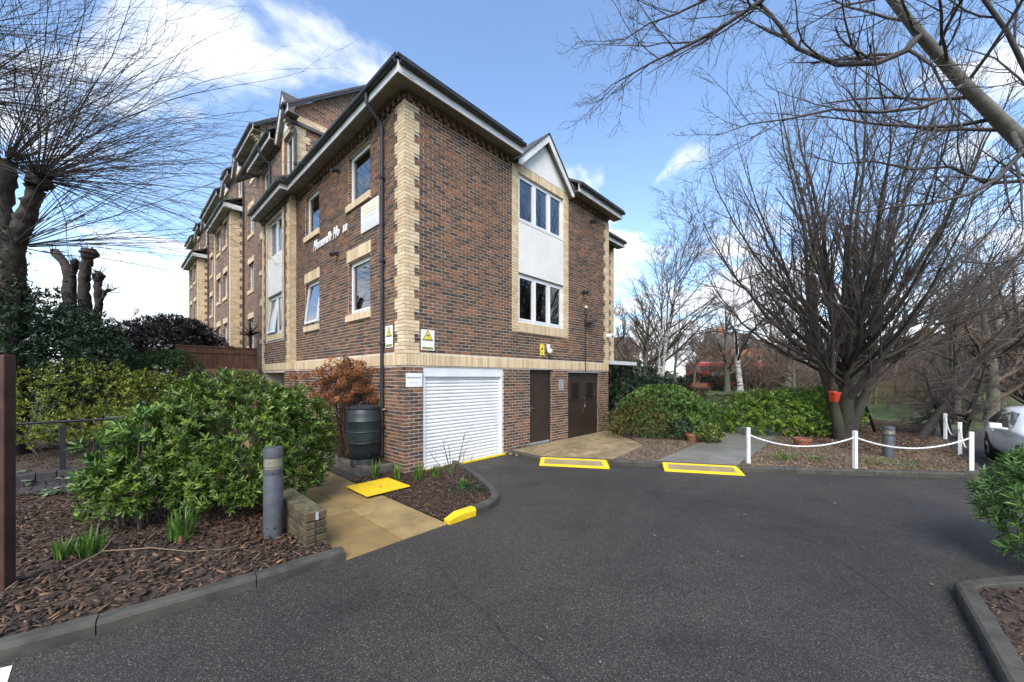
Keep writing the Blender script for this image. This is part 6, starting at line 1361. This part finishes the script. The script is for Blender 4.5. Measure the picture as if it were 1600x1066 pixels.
w2 = sprout(g, W1, WR, 5, 0.25, 0.97, 22, 0.26, 0.3, 0.6, 4, 0.06, 0.0, minr=0.004); w3 = sprout(g, *w2, 2, 0.3, 0.95, 30, 0.4, 0.2, 0.7, 2, 0.08, 0.0, minr=0.003)
pr_ = thing('pollarded_tree', 'large pollarded tree with knobbly trunk and long whippy shoots on the left', 'tree', (-11.75, 8.6, 0))
V, F = join([knobbly(P, Rd*0.60, 200+i, 0.26, 40) for i, (P, Rd) in enumerate(PT)]); mk('trunk', np_mesh('trunk', V, F, sm=True), 'pollard_bark', pr_)
V, F = join([tubes(W1, WR, 5), tubes(*w2, 4), tubes(*w3, 3)]); mk('crown', np_mesh('crown', V, F, sm=True), 'whip_bark', pr_)
# ivy up its trunk: leaves on the bark
n = 2600; a = g.uniform(0, 6.283, n); z = g.uniform(1.5, 5.4, n)*g.uniform(0.6, 1, n); rr2 = 0.33+g.normal(0, 0.05, n)
p = np.column_stack([rr2*np.cos(a), rr2*np.sin(a), z]); up = np.column_stack([np.cos(a), np.sin(a), np.full(n, 0.3)])
V, F, q = leaves(p, np.column_stack([g.normal(0, 0.5, n), g.normal(0, 0.5, n), -np.ones(n)]), up, g.uniform(0.06, 0.11, n), g.uniform(0.06, 0.10, n), LEAF2)
o = mk('ivy', np_mesh('ivy', V, F, np.repeat(g.random(n), q)), 'ivy_leaf', None, (-11.75, 8.6, 0)); tag(o, 'ivy clinging to the trunk of the large pollarded tree', 'ivy')
def stub(label, x, y, pts_list, seed):
    g = np.random.default_rng(seed); root = thing('pollarded_tree', label, 'tree', (x, y, 0), 0, 'cut back pollard stubs behind the evergreens')
    V, F = join([knobbly(np.array([p], float), np.array([r], float)*0.75, seed*7+i, 0.24, 30, 16) for i, (p, r) in enumerate(pts_list)]); mk('trunk', np_mesh('trunk', V, F, sm=True), 'pollard_bark', root)
    t = [p[-1] for p, r in pts_list]; n = 14*len(t); u = sph(g, n*2); u = u[u[:, 2] > 0][:n]
    S = walk(g, np.repeat(np.array(t), 14, 0)[:len(u)]-np.array([0, 0, 0.1]), u, g.uniform(0.15, 0.45, len(u)), 3, 0.08, 0.1); V, F = tubes(S, np.full((len(u), 4), 0.012), 4); mk('shoots', np_mesh('shoots', V, F), 'whip_bark', root)['kind'] = 'stuff'
k13 = 13.0
def sp3(px, py): q = at(px, py, k13); return (q[0], 0.0, q[2])
bx0 = at(122, 590, k13)[0]
rel = lambda px, py: (at(px, py, k13)[0]-at(110, 590, k13)[0], 0.0, at(px, py, k13)[2])
stub('forked cut back pollard, leftmost of the stubs behind the evergreens', at(110, 590, k13)[0], k13, [([(0, 0, 0), (0.0, 0, 3.0), rel(110, 440), rel(103, 415), rel(90, 398), rel(84, 392)], [0.26, 0.22, 0.20, 0.17, 0.16, 0.15]), ([rel(110, 440), rel(114, 425), rel(117, 415), rel(118, 408)], [0.14, 0.12, 0.17, 0.16])], 1)
rel = lambda px, py: (at(px, py, k13)[0]-at(130, 590, k13)[0], 0.0, at(px, py, k13)[2])
stub('tallest cut back pollard with a broad knobbly head', at(130, 590, k13)[0], k13, [([(0, 0, 0), rel(131, 470), rel(132, 440), rel(133, 420), rel(138, 405), rel(139, 395), rel(139, 392)], [0.26, 0.22, 0.19, 0.17, 0.20, 0.31, 0.2])], 2)
rel = lambda px, py: (at(px, py, k13)[0]-at(153, 590, k13)[0], 0.0, at(px, py, k13)[2])
stub('thinnest and lowest cut back pollard right of the broad headed one', at(153, 590, k13)[0], k13, [([(0, 0, 0), rel(153, 470), rel(153, 445), rel(153, 435), rel(154, 431), rel(154, 427)], [0.18, 0.14, 0.12, 0.17, 0.19, 0.13]), ([rel(153, 480), rel(162, 462), rel(169, 452)], [0.08, 0.07, 0.07])], 3)
place('bare_tree', 'far small bare tree silhouetted above the purple hedge', -38.0, 38.0, dict(seed=32, h=10.5, r=0.24, fork=0.25, nlimb=14, spread=0.8, k=(8, 5, 3), up=0.03, wander=0.07, twig=0.016), 'twig_bark', 'twig_bark')
# cordyline above the fence
g = np.random.default_rng(151); n = 55; u = sph(g, n); u[:, 2] = np.abs(u[:, 2])*0.8; V, F, q = leaves(np.zeros((n, 3)), u, np.tile([0.1, 0.2, 1.0], (n, 1)), g.uniform(0.45, 0.7, n), np.full(n, 0.05), BLADE)
co = thing('cordyline', 'purple spiky palm like plant above the timber fence', 'plant', L2W(-0.35, 10.6, 0.0), 0)
mk('leaves', np_mesh('leaves', V, F, np.repeat(g.random(n), q)), 'cordyline_leaf', co, (0, 0, 3.55)); MB().tube([(0, 0, 0), (0.02, 0, 3.55)], [0.06, 0.05], 8).build('stem', 'pollard_bark', co)

# ================================================================== fences, hedges, far things
fn = thing('timber_fence', 'dark red brown timber fence on a brick wall beside the building', 'fence', L2W(-0.25, 10.0, 0), TH)
MB().box(-2.3, 0.0, -0.11, 0.11, -0.2, 2.25).build('brick_base', 'far_red_brick', fn)
for k in range(16): MB().box(-2.3+k*0.14+0.004, -2.3+k*0.14+0.136, -0.02, 0.0+0.006*(k % 2), 2.26, 3.0).build('board', 'fence_brown', fn)
for z0, z1 in ((2.27, 2.33), (2.80, 2.86)): MB().box(-2.3, 0, -0.05, -0.021, z0, z1).build('rail', 'fence_brown', fn)
MB().box(-2.3, 0, -0.045, 0.02, 3.002, 3.05).build('capping', 'fence_brown', fn)
for x in (-2.2, -1.1, -0.05): MB().box(x-0.05, x+0.05, 0.01, 0.10, 2.2, 3.04).build('post', 'fence_brown', fn)
fy = thing('board_fence', 'yellowish weathered board fence across the lawn on the right', 'fence', (23.6, 24.4, tz(25, 24.4)), 0.06)
for k in range(26): MB().box(k*0.17+0.004, k*0.17+0.166, -0.012, 0.012, 0.05, 1.42+0.01*(k % 3)).build('board', 'fence_yellow', fy)
for z in (0.35, 1.1): MB().box(-0.05, 4.5, -0.07, -0.014, z, z+0.10).build('rail', 'fence_yellow', fy)
for x in (0.1, 1.6, 3.0, 4.4): MB().box(x-0.06, x+0.06, -0.16, -0.071, -0.1, 1.55).build('post', 'fence_yellow', fy)
shrub('evergreen_hedge', 'long dark evergreen hedge behind the park bench', 'hedge', [(12.0, 40, 1.4, 2.6, 1.2, 1.3), (16.0, 40.3, 1.4, 2.8, 1.2, 1.25), (20.2, 40, 1.2, 2.6, 1.3, 1.15), (24.2, 40.2, 1.2, 2.6, 1.2, 1.15), (28.5, 40.6, 1.2, 2.8, 1.2, 1.15)], 5200, 'evergreen_leaf', (0.12, 0.22), 0.45, 5, LEAF2, 81, 0.45, 6, 0.2)
shrub('evergreen_hedge', 'pale topped clipped hedge behind the twin stem birch', 'hedge', [(6.2, 33, 1.7, 2.6, 1.0, 1.3), (10.0, 34, 1.6, 2.4, 1.0, 1.2), (13.5, 35.5, 1.5, 2.2, 1.0, 1.2)], 2600, 'box_leaf', (0.12, 0.20), 0.45, 5, LEAF2, 82, 0.4, 6, 0.2)
shrub('rust_shrub', 'low russet twiggy shrub under the twin stem birch', 'shrub', [(9.2, 23.5, 0.75, 1.8, 0.8, 0.5), (11.3, 24.0, 0.8, 1.2, 0.7, 0.45)], 1300, 'rust_leaf', (0.08, 0.14), 0.12, 7, LEAF2, 83, 0.1, 6, 0.2)
# thicket beyond the lawn: uncountable brown stems
g = np.random.default_rng(161); n = 1500
x = g.uniform(21, 78, n); y = 33+g.uniform(0, 9, n)+np.abs(x-40)*0.12
P = walk(g, np.column_stack([x, y, terrain(x, y)]), np.column_stack([g.normal(0, 0.35, n), g.normal(0, 0.35, n), np.ones(n)]), g.uniform(2.2, 5.5, n), 5, 0.10, 0.02); Rr = np.linspace(1, 0.3, 6)[None]*g.uniform(0.02, 0.05, n)[:, None]
s2 = sprout(g, P, Rr, 8, 0.2, 0.95, 40, 0.4, 0.4, 0.6, 3, 0.1, 0.02, minr=0.014); s3 = sprout(g, *s2, 3, 0.2, 0.95, 40, 0.5, 0.3, 0.6, 2, 0.1, 0.02, minr=0.010)
V, F = join([tubes(P, Rr, 4), tubes(*s2, 3), tubes(*s3, 3)]); o = mk('thicket', np_mesh('thicket', V, F, sm=True), 'brown_twig'); tag(o, 'tangled brown leafless thicket beyond the lawn', 'thicket', kind='stuff')
g = np.random.default_rng(162); n = 110; x = g.uniform(19.5, 30, n); y = 17.5+(x-19)*0.35+g.uniform(0, 3.5, n)
P = walk(g, np.column_stack([x, y, terrain(x, y)]), np.column_stack([g.normal(0, 0.35, n), g.normal(0, 0.35, n), np.ones(n)]), g.uniform(1.2, 3.2, n), 5, 0.10, 0.02); Rr = np.linspace(1, 0.3, 6)[None]*g.uniform(0.012, 0.03, n)[:, None]
s2 = sprout(g, P, Rr, 8, 0.2, 0.95, 40, 0.4, 0.4, 0.6, 3, 0.1, 0.02, minr=0.006); s3 = sprout(g, *s2, 3, 0.2, 0.95, 40, 0.5, 0.3, 0.6, 2, 0.1, 0.02, minr=0.005)
V, F = join([tubes(P, Rr, 4), tubes(*s2, 3), tubes(*s3, 3)]); o = mk('undergrowth', np_mesh('undergrowth', V, F, sm=True), 'brown_twig'); tag(o, 'brown twiggy undergrowth behind the crooked tree', 'undergrowth', kind='stuff')
# bench
be = thing('park_bench', 'red brown wooden park bench on the lawn before the dark hedge', 'bench', (17.75, 35.0, tz(17.75, 35)), 0.05)
for k in range(4): MB().box(-0.75, 0.75, -0.30+k*0.12, -0.20+k*0.12, 0.42, 0.45).build('seat_slat', 'bench_wood', be)
for k in range(3): MB().box(-0.75, 0.75, 0.20, 0.23, 0.52+k*0.13, 0.63+k*0.13).build('back_slat', 'bench_wood', be)
for x in (-0.68, 0.68):
    for y in (-0.26, 0.24): MB().box(x-0.035, x+0.035, y-0.035, y+0.035, 0.0, 0.415 if y < 0 else 0.9).build('leg', 'bench_wood', be)
    MB().box(x-0.03, x+0.03, -0.32, 0.2, 0.62, 0.66).build('armrest', 'bench_wood', be)
bb = thing('bird_bath', 'small grey bird bath beyond the tall pot', 'bird bath', (10.1, 17.4, tz(10.1, 17.4)))
MB().lathe([(0.2, 0), (0.12, 0.1), (0.10, 0.45), (0.16, 0.5), (0.36, 0.56), (0.38, 0.60), (0.34, 0.60), (0, 0.56)], 20, cap=False).build('bowl', 'far_grey', bb, sm=True)
# double-decker bus
bu = thing('double_decker_bus', 'red double decker bus passing behind the hedge', 'bus', (29.2, 60, 0.0), 0.06)
MB().box(0.0, 11.2, 0, 2.5, 0.3, 4.35).build('body', 'bus_red', bu, bevel=0.18, seg=3)
MB().box(0.25, 11.0, 0.15, 2.35, 4.345, 4.43).build('roof', 'bus_white', bu, bevel=0.04)
for z0, z1 in ((2.95, 3.85), (1.15, 2.0)):
    for k in range(6): MB().box(0.85+k*1.7, 0.85+k*1.7+1.6, -0.02, 0.02, z0, z1).build('window', 'dark_glass', bu)
MB().box(-0.03, 0.03, 0.2, 2.3, 2.9, 3.95).build('window', 'dark_glass', bu); MB().box(-0.03, 0.03, 0.2, 2.3, 1.0, 2.3).build('windscreen', 'dark_glass', bu)
MB().box(2.8, 9.6, -0.025, 0.02, 2.15, 2.78).build('advert_panel', 'bus_blue', bu)
for x in (1.9, 8.4): MB().tube([(x, -0.03, 0.5), (x, 0.3, 0.5)], 0.5, 20).build('wheel', 'tyre', bu)
# houses
def house(label, loc, rot, w, d, h, wall, roof, rows, cols, roof_h=3.0, chim=True, name='house', group=None):
    hs = thing(name, label, 'house' if name == 'house' else 'building', loc, rot, group)
    MB().box(0, w, 0, d, -1, h).build('wall', wall, hs)
    if roof_h:
        m = MB(); m.prism([(-0.3, -0.4, h), (-0.3, d+0.4, h), (-0.3, d/2, h+roof_h)], (w+0.6, 0, 0)); ro_ = m.build('roof', roof, hs)
        if chim: MB().box(w*0.2, w*0.2+1.2, d/2-0.5, d/2+0.5, h+roof_h*0.5, h+roof_h+1.4).build('chimney', wall, ro_)
    for r in range(rows):
        for c in range(cols):
            x = (c+0.5)*w/cols; z = 1.2+r*(h-0.4)/rows
            wf = MB().box(x-0.65, x+0.65, -0.05, 0.05, z, z+1.45).build('window', 'white_upvc', hs); MB().box(x-0.55, x-0.03, -0.07, -0.051, z+0.1, z+1.35).box(x+0.03, x+0.55, -0.07, -0.051, z+0.1, z+1.35).build('pane', 'dark_glass', wf)
    return hs
house('orange red brick house behind the bus', (47.0, 84, 0.3), 0.05, 10, 9, 8.6, 'house_brick', 'far_roof', 2, 4, 3.6)
house('second orange brick house farther right behind bare trees', (63, 92, 0.3), 0.05, 9, 9, 6.6, 'house_brick', 'far_roof', 2, 3, 3.6)
house('brown terraced house seen past the end of the building wall', (17.5, 74, 0.3), 0.05, 8, 9, 7.0, 'far_brown', 'far_roof', 2, 3, 3.2)
house('long low pale building behind the thicket on the right', (74, 62, 0.3), -0.2, 34, 12, 9.2, 'far_brown', 'far_roof', 3, 9, 0, False, 'office_block')
house('grey brown tower block far behind the right hand trees', (89, 68, 0.3), -0.2, 5.2, 6, 16.5, 'far_grey', 'far_roof', 5, 2, 0, False, 'tower_block')
house('pale white flat roofed building far left beside the street lamp', (-70, 68, 0), 0.2, 11, 10, 11.8, 'far_white', 'far_roof', 3, 5, 0, False, 'office_block')
st = thing('street_lamp', 'slim grey street lamp far left beside the long building', 'street lamp', (-35.3, 40.2, 0), 0)
MB().tube([(0, 0, 0), (0, 0, 4), (0, 0, 8.4)], [0.09, 0.07, 0.06], 8).build('column', 'bollard_grey', st); MB().tube([(0, 0, 8.35), (-0.5, 0, 8.6)], 0.05, 8).build('arm', 'bollard_grey', st); MB().box(-1.1, -0.4, -0.14, 0.14, 8.55, 8.68).build('lantern', 'bollard_grey', st, bevel=0.03)
# ================================================================== white car
S_ = 0.93
ca = thing('parked_car', 'white hatchback car parked beside the white rope posts', 'car', (12.13, 8.49, 0.0), math.atan2(-0.73, -0.684)); ca.scale = (S_, S_, S_)
XS = [-0.80, -0.74, -0.62, -0.40, -0.10, 0.30, 0.80, 1.40, 1.95, 2.35, 2.75, 3.15, 3.42, 3.52]
ZT = [0.78, 1.02, 1.10, 1.24, 1.36, 1.42, 1.43, 1.38, 1.18, 1.00, 0.94, 0.86, 0.74, 0.60]
HW = [0.62, 0.76, 0.83, 0.87, 0.895, 0.895, 0.885, 0.885, 0.885, 0.885, 0.88, 0.85, 0.76, 0.64]
V, F = [], []
for x, zt, hw in zip(XS, ZT, HW):
    belt = min(0.92+0.02*(1-x/3), zt-0.03); gh = zt > 1.05
    yr = hw*0.70 if gh else hw*0.86
    sec = [(0, 0.24), (hw*0.80, 0.22), (hw*0.95, 0.30), (hw*1.0, 0.52), (hw*0.995, 0.74), (hw*0.965, belt-0.02), (hw*0.94, belt+0.01), ((hw*0.94+yr)/2, (belt+zt)/2+0.01), (yr, zt-0.06 if gh else zt-0.02), (yr*0.75, zt-0.012), (0, zt)]
    for (y, z) in sec: V.append((x, -y, z))
    for (y, z) in sec[-2:0:-1]: V.append((x, y, z))
n = 20
for i in range(len(XS)-1):
    for k in range(n): F.append((i*n+k, i*n+(k+1) % n, (i+1)*n+(k+1) % n, (i+1)*n+k))
F.append(tuple(range(n))); F.append(tuple(range((len(XS)-1)*n, len(XS)*n))[::-1])
m = MB(); m.poly(V, F); me = m.mesh('body'); tmp = bpy.data.objects.new('tmp', me); COL.objects.link(tmp)
sb = tmp.modifiers.new('s', 'SUBSURF'); sb.levels = 2; sb.render_levels = 2
cut = MB()
for x in (0.0, 2.65): cut.tube([(x, -1.2, 0.32), (x, 1.2, 0.32)], 0.375, 28)
cme = cut.mesh('cut'); cuto = bpy.data.objects.new('cut', cme); COL.objects.link(cuto)
bo = tmp.modifiers.new('b', 'BOOLEAN'); bo.operation = 'DIFFERENCE'; bo.object = cuto; bo.solver = 'EXACT'
bpy.context.view_layer.update()
bme = bpy.data.meshes.new_from_object(tmp.evaluated_get(bpy.context.evaluated_depsgraph_get()))
bpy.data.objects.remove(tmp, do_unlink=True); bpy.data.objects.remove(cuto, do_unlink=True)
bme.materials.clear(); smooth(bme); bme.set_sharp_from_angle(angle=R(50)); body = mk('body', bme, 'car_white', ca)
bvh_v = np.array([v.co for v in bme.vertices])
from mathutils.bvhtree import BVHTree
bv = BVHTree.FromPolygons([v.co for v in bme.vertices], [p.vertices[:] for p in bme.polygons])
def side_patch(name, pts, mat, sgn, parent, off=0.006, nu=10, nv=5):
    """pts: four (x, z) corners of a patch of the car side, projected onto the body"""
    m = MB(); vv = []
    for j in range(nv+1):
        for i in range(nu+1):
            u, v = i/nu, j/nv
            x = (pts[0][0]*(1-u)+pts[1][0]*u)*(1-v)+(pts[3][0]*(1-u)+pts[2][0]*u)*v; z = (pts[0][1]*(1-u)+pts[1][1]*u)*(1-v)+(pts[3][1]*(1-u)+pts[2][1]*u)*v
            h = bv.ray_cast(Vector((x, sgn*2, z)), Vector((0, -sgn, 0)))
            y = (h[0].y if h[0] else sgn*0.8)+sgn*off; vv.append((x, y, z))
    m.poly(vv, [(j*(nu+1)+i, j*(nu+1)+i+1, (j+1)*(nu+1)+i+1, (j+1)*(nu+1)+i) for j in range(nv) for i in range(nu)])
    return m.build(name, mat, parent, sm=True)
for sgn in (-1, 1):
    side_patch('side_window', [(-0.22, 0.97), (0.62, 0.955), (0.62, 1.315), (0.10, 1.30)], 'dark_glass', sgn, ca)
    side_patch('side_window', [(0.68, 0.955), (1.95, 0.945), (1.42, 1.27), (0.68, 1.315)], 'dark_glass', sgn, ca)
    side_patch('door_seam', [(0.63, 0.36), (0.642, 0.36), (0.672, 0.95), (0.66, 0.95)], 'car_trim', sgn, ca, 0.003, 1, 8)
    side_patch('crease_shade', [(-0.55, 0.845), (2.2, 0.80), (2.2, 0.815), (-0.55, 0.862)], 'grey_metal', sgn, ca, 0.003, 24, 1)  # grey strip paints the shade line of a body fold
    side_patch('sill', [(0.42, 0.25), (2.22, 0.25), (2.22, 0.32), (0.42, 0.32)], 'car_trim', sgn, ca, 0.006, 14, 1)
    MB().box(0.70, 0.88, sgn*0.905, sgn*0.935, 0.80, 0.825).build('door_handle', 'car_white', ca, bevel=0.006)
    mr = MB(); mr.box(1.72, 1.90, sgn*0.95, sgn*1.14, 0.93, 1.06).box(1.78, 1.88, sgn*0.86, sgn*0.96, 0.93, 0.96); mr.build('mirror', 'car_white', ca, bevel=0.03)
    for x in (0.0, 2.65):
        wt = thing('wheel', None, None); wt.parent = ca; wt.location = (x, sgn*0.775, 0.32)
        if sgn > 0: wt.rotation_euler = (0, 0, math.pi)
        ty = MB(); prof = [(0.225, -0.10), (0.29, -0.105), (0.316, -0.085), (0.32, 0.0), (0.316, 0.085), (0.29, 0.105), (0.225, 0.10)]
        ty.lathe(prof, 32, cap=False); tm = ty.mesh('tyre'); tm.transform(Matrix.Rotation(R(90), 4, 'X')); smooth(tm); mk('tyre', tm, 'tyre', wt)
        rim = MB(); rim.lathe([(0.225, 0.085), (0.235, 0.09), (0.215, 0.06), (0.21, -0.02), (0.0, -0.03)], 32, cap=False); rmesh = rim.mesh('well'); rmesh.transform(Matrix.Rotation(R(90), 4, 'X')); mk('rim_well', rmesh, 'car_trim', wt)
        sp2 = MB()
        for k in range(5):
            for dv in (-0.14, 0.14):
                a = k*2*math.pi/5+0.3; c0, s0 = math.cos(a), math.sin(a); c1, s1 = math.cos(a+dv), math.sin(a+dv)
                sp2.tube([(0.04*c0, -0.075, 0.04*s0), (0.215*c1, -0.082, 0.215*s1)], [0.020, 0.016], 6)
        sp2.tube([(0, -0.05, 0), (0, -0.095, 0)], 0.055, 14); sp2.build('spokes', 'steel', wt)
    side_patch('tail_light', [(-0.76, 0.74), (-0.44, 0.78), (-0.46, 0.91), (-0.74, 0.93)], 'tail_red', sgn, ca, 0.006, 8, 4)
def top_patch(name, x0, x1, w0, w1, mat, off=0.006, n=8):
    m = MB(); vv = []
    for i in range(n+1):
        x = x0+(x1-x0)*i/n; w = w0+(w1-w0)*i/n
        for j in range(n+1):
            y = -w+2*w*j/n; h = bv.ray_cast(Vector((x, y, 3)), Vector((0, 0, -1)))
            vv.append((x, y, (h[0].z if h[0] else 1.0)+off))
    m.poly(vv, [(i*(n+1)+j, i*(n+1)+j+1, (i+1)*(n+1)+j+1, (i+1)*(n+1)+j) for i in range(n) for j in range(n)]); return m.build(name, mat, ca, sm=True)
top_patch('windscreen', 1.62, 2.22, 0.50, 0.66, 'dark_glass'); top_patch('rear_window', -0.60, -0.16, 0.50, 0.52, 'dark_glass')
for sgn in (-1, 1): side_patch('headlight', [(3.02, 0.62), (3.38, 0.60), (3.36, 0.70), (3.02, 0.75)], 'grey_metal', sgn, ca, 0.006, 8, 4)
MB().box(3.46, 3.545, -0.42, 0.42, 0.36, 0.52).build('grille', 'car_trim', ca, bevel=0.01)
axm = MB()
for x in (0.0, 2.65): axm.tube([(x, -0.62, 0.34), (x, 0.62, 0.34)], 0.36, 20)
axm.build('wheel_well', 'car_trim', ca)
